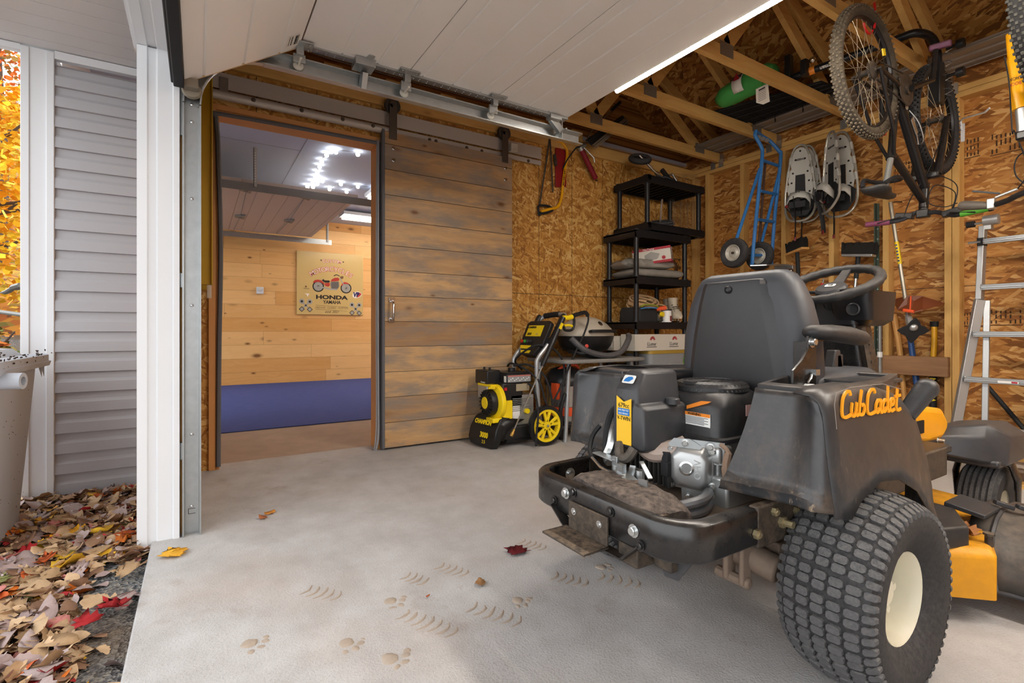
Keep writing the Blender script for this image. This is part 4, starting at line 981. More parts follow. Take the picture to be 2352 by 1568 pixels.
# decals
q = MB(); q.prism([(-1.040, .505), (-.984, .505), (-.984, .633), (-1.012, .622), (-1.040, .637)], o=(0, .9985, 0), u=(1, 0, 0), v=(0, 0, 1), depth=.0012); dc = Q('engine_decal', q, m_lab_y, smooth=0)
q = MB(); q.bb(-1.034, -.990, .9962, .997, .585, .604); Q('decal_band', q, m_lab_b)
m_txt = pm('decal black', '#1c1a18', .5)
text_mesh('679cc', .0175, 'decal_text', m_txt, mo, (-1.012, .997, .612), (1, 0, 0), (0, 0, 1), sx=1.0)
text_mesh('V-TWIN', .0155, 'decal_text', m_txt, mo, (-1.012, .997, .576), (1, 0, 0), (0, 0, 1), sx=.9)
text_mesh('FUEL INJECTED', .006, 'decal_text', m_lab_w, mo, (-1.012, .9958, .599), (1, 0, 0), (0, 0, 1))
text_mesh('ELECTRONIC', .006, 'decal_text', m_lab_w, mo, (-1.012, .9958, .590), (1, 0, 0), (0, 0, 1))
nz_ = Vector((0, -.83, .56))
def onslope(a, b_): return Vector((-1.015 + a, 1.0235, .681)) + Vector((0, .56, .83)) * b_ + nz_ * .003
q = MB(); q.loft([[onslope(*p) for p in rrect(.044, .026, .005)], [onslope(*p) + nz_ * .001 for p in rrect(.044, .026, .005)]]); Q('logo_plate', q, m_lab_w, smooth=0)
q = MB(); pts = [(-.016, -.008), (.004, -.008), (.016, .002), (.010, .008), (-.004, .007), (-.013, .001)]
q.loft([[onslope(*p) + nz_ * .0012 for p in pts], [onslope(*p) + nz_ * .002 for p in pts]]); Q('logo_mark', q, m_lab_b, smooth=0)
q = MB(); q.bb(-.965, -.862, 1.168, 1.1695, .556, .592); wl_ = Q('warning_label', q, m_lab_w)
q = MB(); q.bb(-.965, -.862, 1.167, 1.168, .583, .592); Q('warning_header', q, m_lab_o)
text_mesh('▲ WARNING' if False else 'WARNING', .010, 'warning_text', m_txt, mo, (-.912, 1.1665, .5875), (1, 0, 0), (0, 0, 1), sx=.9)
q = MB()
for i in range(6): q.bb(-.948, -.880 + .012 * (i % 2), 1.1668, 1.1675, .561 + i * .0036, .5622 + i * .0036)
for i in range(3): q.bb(-.961, -.954, 1.1668, 1.1675, .560 + i * .0075, .565 + i * .0075)
Q('warning_print', q, m_txt, smooth=0)
q = MB(); q.bb(-.8245, -.823, 1.27, 1.30, .585, .615); Q('red_label', q, pm('label red', '#c9a09a', .5))
q = MB(); q.tube(spl([(-1.10, 1.06, .56), (-1.085, 1.03, .53), (-1.075, 1.01, .49), (-1.08, 1.0, .46), (-1.06, .99, .445)], 6), .014, 8); Q('manifold', q, m_alu2)
q = MB(); q.tube(spl([(-1.09, 1.10, .60), (-1.11, 1.05, .58), (-1.105, 1.02, .52), (-1.09, 1.005, .46), (-1.07, 1.0, .45)], 6), .010, 8); Q('rubber_hose', q, m_black)

# ---- fenders (right one as the photo shows it, left mirrored)
FT = [(1.095, .683), (1.147, .694), (1.262, .697), (1.369, .688), (1.486, .661), (1.576, .602), (1.631, .505), (1.662, .42), (1.655, .335)]
FA = [(1.59, .342), (1.536, .393), (1.44, .452), (1.347, .480), (1.282, .478), (1.211, .451), (1.169, .420), (1.085, .446)]
def fender(s):
    X = (lambda x: x) if s > 0 else (lambda x: 2 * MC - x)
    q = MB()
    # outer side: strips from the top curve to the arch, bulging outward at the bottom
    tops = FT; n = len(tops)
    arch_ = [(1.10, .435), (1.169, .420), (1.211, .451), (1.30, .479), (1.40, .468), (1.50, .424), (1.57, .362), (1.61, .325), (1.64, .325)]
    cols = []
    for (ty_, tz), (ay, az) in zip(tops, arch_):
        col = []
        for k, (xo, w_) in enumerate(((-.600, 0), (-.565, .0), (-.548, .06), (-.540, .16), (-.536, .35), (-.530, .6), (-.522, .85), (-.518, 1.0))):
            y = ty_ + (ay - ty_) * w_; z = tz + (az - tz) * w_
            if k == 0: z += .0
            if k == 1: z -= .002
            col.append((X(xo), y, z))
        cols.append(col)
    q.loft(cols, closed=False)
    # rounded corner between side and rear panel, then the rear panel to the inner edge
    def rp(x, v):            # v 0 top .. 1 bottom ; rear panel leans forward at the top
        y = 1.145 - .06 * v - (.012 if .86 < v < .97 else 0); z = .680 + (.432 - .680) * v
        xin = -.717 + (-.775 + .717) * (v ** 1.6); xo = -.600 + .012 * v
        return (X(xin + (xo - xin) * x), y + (0 if v < .86 else 0), z + .012 * x * v)
    vs_ = [0, .06, .2, .4, .6, .8, .86, .90, .97, 1.0]
    rear = [[rp(u, v) for v in vs_] for u in (0, .25, .5, .75, 1.0)]
    q.loft(rear, closed=False)
    last = rear[-1]; c0 = cols[0]
    side = []
    for v in vs_:
        k = v * (len(c0) - 2); i = min(int(k), len(c0) - 3); f_ = k - i
        # resample first column (skip k=0)
        a = Vector(c0[1 + i]); b_ = Vector(c0[2 + i]); side.append(a.lerp(b_, f_))
    # resample by z for smoothness
    def at_z(z):
        P_ = [Vector(p) for p in c0[1:]]
        for a, b_ in zip(P_[:-1], P_[1:]):
            if b_.z <= z <= a.z: return a.lerp(b_, (a.z - z) / max(1e-6, a.z - b_.z))
        return P_[-1] if z < P_[-1].z else P_[0]
    side = [at_z(p[2]) for p in last]
    mid1 = [(Vector(l) * .55 + Vector(s_) * .45) + Vector((0.006 * (1 if s > 0 else -1), -.016, 0)) for l, s_ in zip(last, side)]
    q.loft([last, mid1, side], closed=False)
    # inner panel
    inner = [[(X(-.717 - .058 * v ** 1.6), 1.145 - .06 * v, .680 - .248 * v) for v in vs_], [(X(-.80), 1.40, .680 - .24 * v) for v in vs_]]
    q.loft(inner, closed=False)
    # front closing lip
    q.loft([[c for c in cols[-1]], [(X(-.70), c[1] - .01, c[2]) for c in cols[-1]]], closed=False)
    f = Q('fender', q, m_fend, smooth=55, solid=.004)
    # console tray on top
    t_ = MB()
    zt = .690
    outer = [(-.717, 1.150), (-.585, 1.150), (-.570, 1.25), (-.570, 1.42), (-.585, 1.50), (-.64, 1.72), (-.80, 1.72), (-.83, 1.46), (-.78, 1.35)]
    cx_, cy_ = -.69, 1.42
    inn = [(cx_ + (x - cx_) * .80 + (.0), cy_ + (y - cy_) * .88) for x, y in outer]
    O = [(X(x), y, zt + (.004 if i in (5, 6) else 0)) for i, (x, y) in enumerate(outer)]
    I = [(X(x), y, zt + .004) for x, y in inn]; J = [(X(cx_ + (x - cx_) * .93), cy_ + (y - cy_) * .95, zt - .055) for x, y in inn]
    D = [(X(x), y, zt - .03) for x, y in outer]
    t_.loft([D, O, I, J], cap0=False)
    Q('console_tray', t_, m_fend, smooth=30, bevel=.003)
    return f
fr_ = fender(1)
m_side = m_plas
fender(-1)
# key tag in the tray
q = MB(); q.box((-.685, 1.30, .672), (.05, .012, .026), Euler((.5, 0, .2))); kt = Q('key_tag', q, m_lab_w, bevel=.002)
q = MB(); q.tube([(-.675, 1.30, .688), (-.672, 1.31, .70), (-.68, 1.33, .712)], .003, 6); q.bb(-.69, -.668, 1.325, 1.345, .705, .72); Q('key', q, m_alu2)
q = MB(); q.bb(-.79, -.62, 1.48, 1.70, .672, .684); Q('tray_insert', q, m_plas2, bevel=.003)
q = MB(); q.tube(spl([(-.62, 1.36, .66), (-.60, 1.44, .668), (-.575, 1.475, .655)], 5), .004, 6); 
# fender script lettering drawn with strokes on the slanted side
LO = Vector((-.5342, 1.160, .632)); LU = Vector((.010, .992, -.02)).normalized(); LV = Vector((-.12, .03, .99)).normalized()
LV = (LV - LU * LV.dot(LU)).normalized(); LN = LU.cross(LV)
def stroke(mbq, pts, w=.0066, closed=False):
    P_ = spl(pts, 6) if len(pts) > 2 else [Vector(p) for p in pts]
    L_ = [LO + LU * (p[0] + p[1] * .32) + LV * p[1] + LN * .002 for p in [Vector((p[0], p[1], 0)) for p in P_]]
    n = len(L_)
    rings = []
    for i in range(n):
        d = (L_[min(i + 1, n - 1)] - L_[max(i - 1, 0)]).normalized(); s_ = d.cross(LN)
        rings.append([L_[i] + s_ * w / 2 - LN * .003, L_[i] - s_ * w / 2 - LN * .003, L_[i] - s_ * w / 2 + LN * .0006, L_[i] + s_ * w / 2 + LN * .0006])
    mbq.loft(rings)
GL = {
 'C': ([[(.036, .046), (.030, .055), (.016, .054), (.004, .042), (.001, .022), (.004, .006), (.014, .001), (.032, .003), (.046, .008)]], .040),
 'u': ([[(.004, .030), (.002, .014), (.005, .003), (.015, .002), (.022, .010)], [(.024, .030), (.022, .012), (.025, .002), (.034, .004)]], .033),
 'b': ([[(.012, .056), (.006, .030), (.004, .006), (.010, .002), (.022, .004), (.027, .014), (.022, .024), (.012, .022)]], .033),
 'a': ([[(.021, .026), (.012, .030), (.003, .019), (.003, .006), (.010, .002), (.020, .011)], [(.026, .032), (.024, .012), (.028, .001), (.037, .005)]], .035),
 'd': ([[(.020, .026), (.011, .029), (.002, .018), (.003, .005), (.010, .002), (.020, .011)], [(.026, .060), (.025, .02), (.028, .002), (.037, .005)]], .035),
 'e': ([[(.004, .014), (.018, .017), (.020, .027), (.012, .030), (.004, .022), (.003, .008), (.010, .001), (.026, .005)]], .027),
 't': ([[(.014, .052), (.009, .020), (.010, .004), (.018, .001), (.032, .004)], [(.0, .034), (.030, .036)]], .030)}
lg = MB(); x = 0.0
LSC = .0
for ch in 'Cub Cadet':
    if ch == ' ': x += .006; continue
    strokes, adv = GL[ch]
    for st in strokes: stroke(lg, [(x + p[0], p[1]) for p in st])
    x += adv
Q('fender_lettering', lg, m_logo, smooth=0)
q = MB()
q.tube([LO + LU * (x * .0 + a) + LV * b_ + LN * .004 for a, b_ in [(-.03, -.02), (-.028, .03), (-.015, .055), (.05, .064), (.2, .066), (.29, .05)]], .0008, 4); Q('pinstripe', q, pm('pinstripe', '#8a837c', .5))

# ---- seat
SY = 1.40; SC = -.945
def ring_seat(z, hw_, y0, y1, r_): return [(p[0], p[1], z) for p in rrect(2 * hw_, y1 - y0, r_, 5, SC, (y0 + y1) / 2)]
q = MB()
q.loft([ring_seat(.60, .205, SY + .0, SY + .13, .05), ring_seat(.70, .218, SY - .002, SY + .135, .055), ring_seat(.80, .214, SY - .002, SY + .13, .055), ring_seat(.90, .190, SY + .0, SY + .125, .05), ring_seat(.955, .168, SY + .004, SY + .12, .05), ring_seat(.985, .150, SY + .012, SY + .11, .045), ring_seat(.998, .125, SY + .03, SY + .095, .03)])
seat = Q('seat_back', q, m_vinyl, smooth=60)
q = MB()
def shell(z, xl, xr, xc, y): return [(SC + xl, y + .030, z), (SC + xl + .012, y + .004, z), (SC + xl + .03, y - .004, z), (SC + xc, y - .006, z), (SC + xc + .008, y - .004, z), (SC + xr, y + .024, z), (SC + xr, y + .06, z), (SC + xl, y + .06, z)]
q.loft([shell(.60, -.178, .19, .145, SY - .006), shell(.70, -.172, .192, .128, SY - .010), shell(.80, -.158, .178, .110, SY - .010), shell(.90, -.140, .152, .090, SY - .008), shell(.955, -.128, .120, .078, SY - .004), shell(.972, -.122, .098, .075, SY + .0)])
Q('seat_shell', q, m_shell, smooth=20, bevel=.003)
for x, z in ((SC - .015, .945), (SC + .16, .80), (SC - .165, .80)):
    q = MB(); q.lathe([(.012, .004), (.012, -.003), (.008, -.007), (.006, -.003), (0, -.003)], (x, SY - .012 if abs(x - SC) < .1 else SY + .008, z), (0, 1, 0), 14); Q('shell_bolt', q, m_shell)
q = MB(); q.loft([[(p[0], p[1], z) for p in rrect(2 * w_, l_, .08, 5, SC, 1.40 + l_ / 2 + .02)] for z, w_, l_ in ((.60, .20, .44), (.63, .225, .47), (.68, .225, .46), (.70, .205, .43))]); Q('seat_cushion', q, m_vinyl, smooth=60)
for s in (1, -1):
    xa = SC + s * (.262 if s > 0 else .225)
    q = MB()
    if s > 0: q.loft([[(xa + a * w_, y, z + b_ * h_) for a, b_ in [(cos(t), sin(t)) for t in [2 * pi * k / 14 for k in range(14)]]] for y, w_, h_, z in ((1.32, .008, .006, .815), (1.335, .026, .018, .815), (1.42, .032, .022, .813), (1.52, .034, .024, .806), (1.585, .030, .022, .798), (1.612, .018, .014, .795), (1.618, .004, .004, .794))]); Q('armrest', q, pm('armrest foam', '#29292b', .5, dust=.2), smooth=80)
    else: q.loft([[(xa + .03 + a * w_, y, z + b_ * h_) for a, b_ in [(cos(t), sin(t)) for t in [2 * pi * k / 14 for k in range(14)]]] for z, y, w_, h_ in ((.80, 1.47, .018, .024), (.86, 1.49, .022, .03), (.95, 1.50, .02, .03), (.985, 1.505, .008, .01))]); Q('armrest', q, m_plas, smooth=80, label='armrest folded up beside the seat back')
    if s < 0: continue
    q = MB(); q.prism([(1.315, .805), (1.40, .805), (1.40, .792), (1.352, .788), (1.352, .60), (1.24, .60), (1.245, .72), (1.285, .745), (1.315, .775)], o=(xa - .004 + (.0 if s > 0 else 0), 0, 0), u=(0, 1, 0), v=(0, 0, 1), depth=.006)
    q.bb(xa - s * .05, xa, 1.338, 1.343, .60, .79); Q('armrest_bracket', q, m_steel, bevel=.001)
    hexbolt((xa + s * .002, 1.33, .79), (s, 0, 0), .010, .010)
    q = MB(); q.bb(xa - s * .035, xa - s * .01, 1.37, 1.376, .70, .80); Q('hinge_pin', q, m_steel)

m_dash = pm('dash black', '#19191b', .36, var=.1, dust=.1, dustcol=DUST)
# ---- steering wheel, column, dash
WC = Vector((-.925, 1.93, .985)); WN = Vector((0, -.42, .907)).normalized(); wx, wy = Vector((1, 0, 0)), Vector((0, .907, .42)).normalized()
q = MB()
N = 96; ring = [WC + wx * (.150 * cos(2 * pi * k / N)) + wy * (.150 * sin(2 * pi * k / N)) for k in range(N)]
q.tube(ring, [.0165 + .0012 * cos(k * 2 * pi / 4) for k in range(N)], 10, loop=True); sw = Q('steering_wheel', q, pm('wheel grip', '#242425', .5, dust=.15), smooth=80)
for a in (205, 335, 90):
    q = MB(); e = WC + wx * .145 * cos(radians(a)) + wy * .145 * sin(radians(a)); c0 = WC - WN * .03
    q.loft([[c0 + wx * dx + WN * dz for dx, dz in ((-.022, -.006), (.022, -.006), (.022, .006), (-.022, .006))], [c0.lerp(e, .55) + wx * dx * .8 + WN * dz for dx, dz in ((-.022, -.006), (.022, -.006), (.022, .006), (-.022, .006))], [e + wx * dx * .7 + WN * dz for dx, dz in ((-.022, -.006), (.022, -.006), (.022, .006), (-.022, .006))]]); sub('spoke', q, m_plas, sw, bevel=.003)
q = MB(); q.lathe([(.052, -.03), (.052, -.012), (.046, -.004), (0, -.002)], WC - WN * .004, WN, 24); sub('hub_cap', q, m_plas2, sw)
q = MB(); pr_ = rrect(.034, .022, .006)
q.loft([[WC - WN * .005 + wx * p[0] + wy * p[1] for p in pr_], [WC - WN * .003 + wx * p[0] + wy * p[1] for p in pr_]]); sub('hub_badge', q, m_lab_w, sw)
q = MB(); q.prism([(-.009, -.006), (.009, -.006), (.009, .006), (-.009, .006), (-.009, .003), (.005, .003), (.005, -.003), (-.005, -.003)], o=WC - WN * .0028, u=wx, v=wy, depth=.0008); sub('badge_mark', q, m_plas, sw)
q = MB(); q.cyl(WC - WN * .12, WC - WN * .03, .040, 18); Q('steering_collar', q, m_dash)
q = MB(); q.loft([rr3(-1.075, -.985, 1.92, 2.05, .855, .02), rr3(-1.09, -.975, 1.91, 2.06, .875, .02), rr3(-1.09, -.975, 1.91, 2.06, .93, .02), rr3(-1.085, -.98, 1.915, 2.055, .94, .02)]); q.loft([rr3(-1.0, -.84, 1.93, 2.06, .84, .02), rr3(-1.0, -.84, 1.93, 2.06, .92, .02)])
Q('dash_panel', q, m_dash, smooth=40)
q = MB(); q.loft([rr3(-.89, -.82, 1.96, 2.10, .835, .02), rr3(-.92, -.795, 1.93, 2.12, .855, .025), rr3(-.93, -.79, 1.91, 2.13, .93, .03), rr3(-.932, -.788, 1.91, 2.13, .955, .03), rr3(-.92, -.80, 1.925, 2.115, .957, .03), rr3(-.915, -.805, 1.93, 2.11, .91, .03)], cap1=True); Q('cup_holder', q, m_dash, smooth=40)
for x, z in ((-1.045, .895), (-.84, .892)):
    q = MB(); q.lathe([(.022, 0), (.022, -.004), (.019, -.006), (.012, .002), (0, .004)], (x, 1.909, z), (0, 1, 0), 16); Q('dash_knob', q, m_plas2)
q = MB(); q.loft([rr3(-1.0, -.82, 2.0, 2.16, .40, .02), rr3(-.995, -.83, 1.97, 2.12, .60, .02), rr3(-.99, -.845, 1.94, 2.06, .85, .02)]); Q('steering_column', q, m_steel, smooth=30)
q = MB(); q.bar((-.842, 1.955, .83), (-.822, 2.03, .50), .03, .02); 
for i in range(9): q.box((-.826 + .002 * i, 1.98 + .003 * i, .80 - .03 * i), (.012, .008, .008))
Q('height_lever_guide', q, m_grim)
q = MB(); q.bb(-.86, -.83, 1.78, 1.82, .66, .74); q.prism([(1.74, .66), (1.83, .66), (1.80, .755), (1.77, .755)], o=(-.86, 0, 0), u=(0, 1, 0), v=(0, 0, 1), depth=.03); Q('pedal_bracket', q, m_plas2, bevel=.004); hexbolt((-.829, 1.80, .69), (1, 0, 0), .007, .003)
q = MB(); q.tube([(-.56, 1.55, .60), (-.535, 1.60, .665)], [.022, .026], 12); q.sph((-.533, 1.604, .668), .027, 12, 8); Q('lift_lever_knob', q, m_plas2, smooth=80)

# ---- front frame, yellow fascia, casters
q = MB(); q.loft([[(x, 2.10, z) for x, z in ((-1.14, .34), (-.72, .34), (-.72, .43), (-1.14, .43))], [(x, 2.55, z) for x, z in ((-1.14, .33), (-.76, .33), (-.76, .40), (-1.14, .40))]]); Q('front_frame', q, m_steel, bevel=.008)
text_mesh('PROTECTOR', .016, 'frame_text', m_lab_w, mo, (-.715, 2.16, .405), (0, 1, 0), (0, 0, 1))
text_mesh('COMMITMENT', .013, 'frame_text', m_lab_w, mo, (-.715, 2.16, .388), (0, 1, 0), (0, 0, 1))
hexbolt((-.722, 2.27, .42), (1, 0, 0), .009, .02)
q = MB(); pf = [(2.10, .43), (2.10, .545), (2.20, .548), (2.38, .525), (2.44, .47), (2.42, .41), (2.25, .405)]
q.prism([(p[0], p[1]) for p in pf], o=(-1.16, 0, 0), u=(0, 1, 0), v=(0, 0, 1), depth=.42); Q('front_fascia', q, m_yelm, bevel=.02, seg=3)
q = MB(); q.bb(-.742, -.735, 2.12, 2.19, .455, .50); Q('fascia_vent', q, m_dark)
def caster(s):
    X = (lambda x: x) if s > 0 else (lambda x: 2 * MC - x)
    cx_, cy_, r_ = X(-.675), 2.60, .150
    q = MB(); q.lathe([(.06, -.05), (.10, -.062), (.135, -.06), (.146, -.045), (.150, -.02), (.150, .02), (.146, .045), (.135, .06), (.10, .062), (.06, .05)], (cx_, cy_, r_), (1, 0, 0), 40); ti = Q('caster_tyre', q, m_tire)
    q = MB()
    for k in range(6): x = -.043 + .0172 * k; q.lathe([(.146, x - .0055), (.1535, x - .005), (.1535, x + .005), (.146, x + .0055)], (cx_, cy_, r_), (1, 0, 0), 40, loop=True)
    sub('rib', q, m_tread, ti)
    q = MB(); q.lathe([(0, -.03), (.05, -.03), (.066, -.05), (.066, .05), (.05, .03), (0, .03)], (cx_, cy_, r_), (1, 0, 0), 24); Q('caster_rim', q, m_rim)
    q = MB()
    for sd in (-1, 1): q.tube([(cx_ + sd * .088, cy_, r_), (cx_ + sd * .09, cy_ - .01, .26), (cx_ + sd * .075, cy_ - .02, .318), (cx_, cy_ - .02, .332)], [.022, .028, .028, .03], 8, flat=.35)
    q.cyl((cx_ - .1, cy_, r_), (cx_ + .1, cy_, r_), .010, 8); q.cyl((cx_, cy_ - .02, .32), (cx_, cy_ - .02, .40), .03, 12); Q('caster_fork', q, m_steel, bevel=.004)
    q = MB(); q.loft([[(X(-.90 + .37 * 0), 2.33, z) for z in ()] or [(X(x), y, z) for x, y, z in ((-.80, 2.34, .36), (-.80, 2.34, .40), (-.80, 2.40, .44), (-.80, 2.70, .44), (-.80, 2.74, .36))],
        [(X(x), y, z) for x, y, z in ((-.73, 2.36, .35), (-.73, 2.37, .42), (-.73, 2.42, .455), (-.73, 2.70, .455), (-.73, 2.76, .35))],
        [(X(x), y, z) for x, y, z in ((-.64, 2.42, .335), (-.64, 2.43, .43), (-.64, 2.47, .475), (-.64, 2.69, .465), (-.64, 2.76, .335))],
        [(X(x), y, z) for x, y, z in ((-.585, 2.48, .325), (-.585, 2.50, .40), (-.585, 2.53, .435), (-.585, 2.68, .43), (-.585, 2.74, .325))]]); Q('caster_cover', q, m_plas2, smooth=40, bevel=.01, seg=3)
    q = MB(); q.bb(min(X(-.78), X(-.60)), max(X(-.78), X(-.60)), 2.44, 2.74, .318, .345); Q('caster_cover_skirt', q, m_plas2, bevel=.008)
caster(1); caster(-1)

# ---- mowing deck
dk = [(-1.36, 1.70), (-.66, 1.70), (-.548, 1.79), (-.465, 1.875), (-.50, 1.98), (-.53, 2.38), (-.95, 2.46), (-1.32, 2.40), (-1.47, 2.20), (-1.47, 1.86)]
q = MB(); q.loft([[(x, y, .070) for x, y in dk], [(x, y, .19) for x, y in dk], [(MC + (x - MC) * .965, 2.08 + (y - 2.08) * .955, .208) for x, y in dk]], cap0=False); Q('mowing_deck', q, m_deck, bevel=.008, seg=3, smooth=30)
q = MB(); q.loft([[(x, y, z) for x, y in ((-.80, 1.72), (-.56, 1.76), (-.52, 1.86), (-.60, 2.02), (-.80, 2.04))] for z in (.20, .262)]); q.bb(-.78, -.64, 1.72, 1.98, .26, .275); Q('belt_cover', q, m_plas, bevel=.012, seg=3)
q = MB(); q.cyl((-.495, 1.925, .20), (-.495, 1.925, .235), .010, 8); q.lathe([(.014, 0), (.014, .006), (0, .006)], (-.495, 1.925, .232), (0, 0, 1), 6); Q('deck_stud', q, m_grim)
# discharge chute
q = MB(); rings = []
for i in range(17):
    u = i / 16; x = -.545 + .44 * u
    rib = .012 if i % 4 == 2 else 0.0
    ring = []
    for k in range(11):
        a = radians(2 + 150 * k / 10)
        R_ = 1 - .10 * u + rib * 3
        ring.append((x + .05 * (1 - sin(a)) * (1 - u) - .04 * (1 - u), 2.215 - .27 * cos(a) * R_, .055 + .19 * R_ * max(0, sin(a)) ** .75))
    rings.append(ring)
chr_ = rings
q.loft(rings, closed=False); Q('discharge_chute', q, pm('chute plastic', '#3d3b39', .5, var=.15, scale=10, dust=.55, dustcol=DUST), solid=.005, smooth=45)
for i in (2, 6, 10, 14, 16):
    q = MB(); q.tube([Vector(p) + Vector((0, 0, .002)) for p in chr_[i]], .007, 6); Q('chute_rib', q, m_plas2)
q = MB(); q.tube([Vector(r_[0]) for r_ in chr_], .007, 6); Q('chute_rim', q, m_plas2)
q = MB(); q.box((-.575, 2.08, .262), (.10, .14, .014), Euler((0, .15, 0)))
for k in range(4): q.box((-.52 + .045 * k, 2.16 + .03 * k, .268 - .006 * k), (.05, .022, .014), Euler((0, .3, .7)))
Q('chute_hinge', q, m_plas2, bevel=.003)
# gearbox below the frame
q = MB(); q.bb(-.78, -.70, 1.22, 1.32, .21, .29); q.cyl((-.80, 1.26, .245), (-.66, 1.26, .245), .042, 14); q.cyl((-.79, 1.18, .255), (-.69, 1.20, .235), .034, 12); q.bb(-.80, -.785, 1.13, 1.17, .19, .33); q.bb(-.755, -.742, 1.13, 1.17, .19, .33); q.cyl((-.83, 1.15, .195), (-.735, 1.15, .195), .014, 10); Q('transmission', q, m_rust, bevel=.006)
q = MB(); q.bb(-1.18, -1.09, 1.15, 1.30, .20, .30); q.cyl((-1.23, 1.24, .25), (-1.09, 1.24, .25), .045, 14); Q('transmission', q, m_rust, bevel=.006)
q = MB(); q.bb(-1.25, -.66, 1.55, 2.20, .40, .425); Q('foot_platform', q, m_plas, bevel=.006)
# ============================================================ pressure washer by the sliding door
def wc(cx, cy): return 1080 + cx / 4.356, 680 + cy / 4.356
pw = thing('pressure_washer', 'black and yellow pressure washer with two yellow-spoked wheels beside the sliding door', 'pressure washer', (-3.06, 1.98, 0))
m_pb = pm('washer black', '#1c1c1d', .4, var=.08)
m_py = pm('washer yellow', '#f2d21a', .35, var=.04)
m_tube = pm('washer grey tube', '#a9acae', .35, .5, var=.05)
m_lt2 = pm('label grey', '#8d8f90', .45)
def PW(name, mb, mat, **k): return mb.build(name, mat, pw, world=True, **k)
for s, x in ((1, -2.905), (-1, -3.318)):
    c = Vector((x, 2.10, .142))
    q = MB(); q.lathe([(.116, -.024), (.137, -.024), (.142, -.015), (.142, .015), (.137, .024), (.116, .024)], c, (1, 0, 0), 36, loop=True); w_ = PW('wheel', q, m_pb)
    q = MB(); q.lathe([(.098, -.020), (.117, -.022), (.117, .022), (.098, .020)], c, (1, 0, 0), 36, loop=True); q.lathe([(0, .022), (.030, .022), (.030, -.02), (0, -.02)], c, (1, 0, 0), 18)
    for k in range(5):
        a = 2 * pi * k / 5 + .3
        for da in (-.24, .24):
            q.bar(c + Vector((.012, .02 * cos(a), .02 * sin(a))), c + Vector((.012, .106 * cos(a + da), .106 * sin(a + da))), .020, .016, up=(1, 0, 0))
        q.bar(c + Vector((.008, .06 * cos(a - .0), .06 * sin(a))), c + Vector((.008, .04 * cos(a), .04 * sin(a))), .03, .012, up=(1, 0, 0))
    o = q.build('spoked_hub', m_py, None, bevel=.002); o.parent = w_; o.matrix_parent_inverse = mw(pw).inverted()
    q = MB(); q.lathe([(.010, 0), (.010, .010), (0, .010)], c + Vector((.022, 0, 0)), (1, 0, 0), 6); o = q.build('axle_nut', m_galv, None); o.parent = w_; o.matrix_parent_inverse = mw(pw).inverted()
q = MB(); q.cyl((-3.34, 2.10, .142), (-2.9, 2.10, .142), .012, 10); PW('axle', q, m_tube)
# frame tubes + handle
for x in (-2.96, -3.27):
    q = MB(); q.tube(spl([(x, 2.10, .12), (x, 2.075, .28), (x, 2.06, .56), (x, 2.075, .62), (x, 2.13, .68), (x, 2.20, .76)], 5), .0165, 10); PW('frame_tube', q, m_tube)
    q = MB(); q.tube(spl([(x, 2.16, .715), (x, 2.21, .77), (x, 2.29, .905), (x, 2.31, .925)], 5), .022, 10); PW('upper_tube', q, m_pb)
q = MB(); q.tube(spl([(-3.27, 2.24, .82), (-3.265, 2.305, .905), (-3.22, 2.345, .935), (-3.10, 2.36, .942), (-3.0, 2.345, .935), (-2.965, 2.30, .91)], 5), .0165, 10); PW('handle_bar', q, m_tube)
q = MB(); q.tube([(-3.24, 2.335, .932), (-3.16, 2.356, .941), (-3.08, 2.36, .943)], .022, 10); PW('grip', q, m_black)
# control panel
pu = Vector((1, 0, 0)); pv = Vector((0, .42, .905)).normalized(); po = Vector((-3.115, 2.155, .79)); pn = pu.cross(pv)
q = MB(); q.prism([(-.15, -.10), (.15, -.10), (.155, .09), (.12, .11), (-.12, .11), (-.155, .09)], o=po - pn * .03, u=pu, v=pv, depth=.035); q.prism([(-.13, -.10), (.13, -.10), (.08, -.175), (-.06, -.175)], o=po - pn * .05, u=pu, v=pv, depth=.06); PW('control_panel', q, m_pb, bevel=.006)
def on_p(a, b_, c=.006): return po + pu * a + pv * b_ + pn * c
q = MB(); q.prism([(-.115, -.02), (.085, -.02), (.085, .07), (-.115, .07)], o=po + pn * .0055, u=pu, v=pv, depth=.001); q.prism([(-.125, -.098), (.02, -.098), (.01, -.125), (-.11, -.125)], o=po + pn * .011, u=pu, v=pv, depth=.001); q.prism([(-.10, -.138), (.04, -.138), (.03, -.160), (-.08, -.160)], o=po + pn * .011, u=pu, v=pv, depth=.001); PW('panel_label', q, m_py, smooth=0)
text_mesh('CHAMPION', .022, 'label_text', m_txt, pw, on_p(-.06, .053, .0072), pu, pv, bold=.0012, sx=.9)
text_mesh('3000', .028, 'label_text', m_txt, pw, on_p(-.07, -.002, .0072), pu, pv, bold=.001)
text_mesh('2.5', .022, 'label_text', m_lt2, pw, on_p(.03, -.002, .0072), pu, pv)
for i, (a, col) in enumerate(((-.125, '#c22b25'), (-.085, '#3f9a3a'), (-.045, '#3a3a3c'), (-.005, '#2a2a2b'))):
    q = MB(); q.lathe([(.013, 0), (.013, .012), (.008, .016), (0, .016)], on_p(a, -.065), pn, 12); PW('nozzle_tip', q, pm('tip' + col, col, .4))
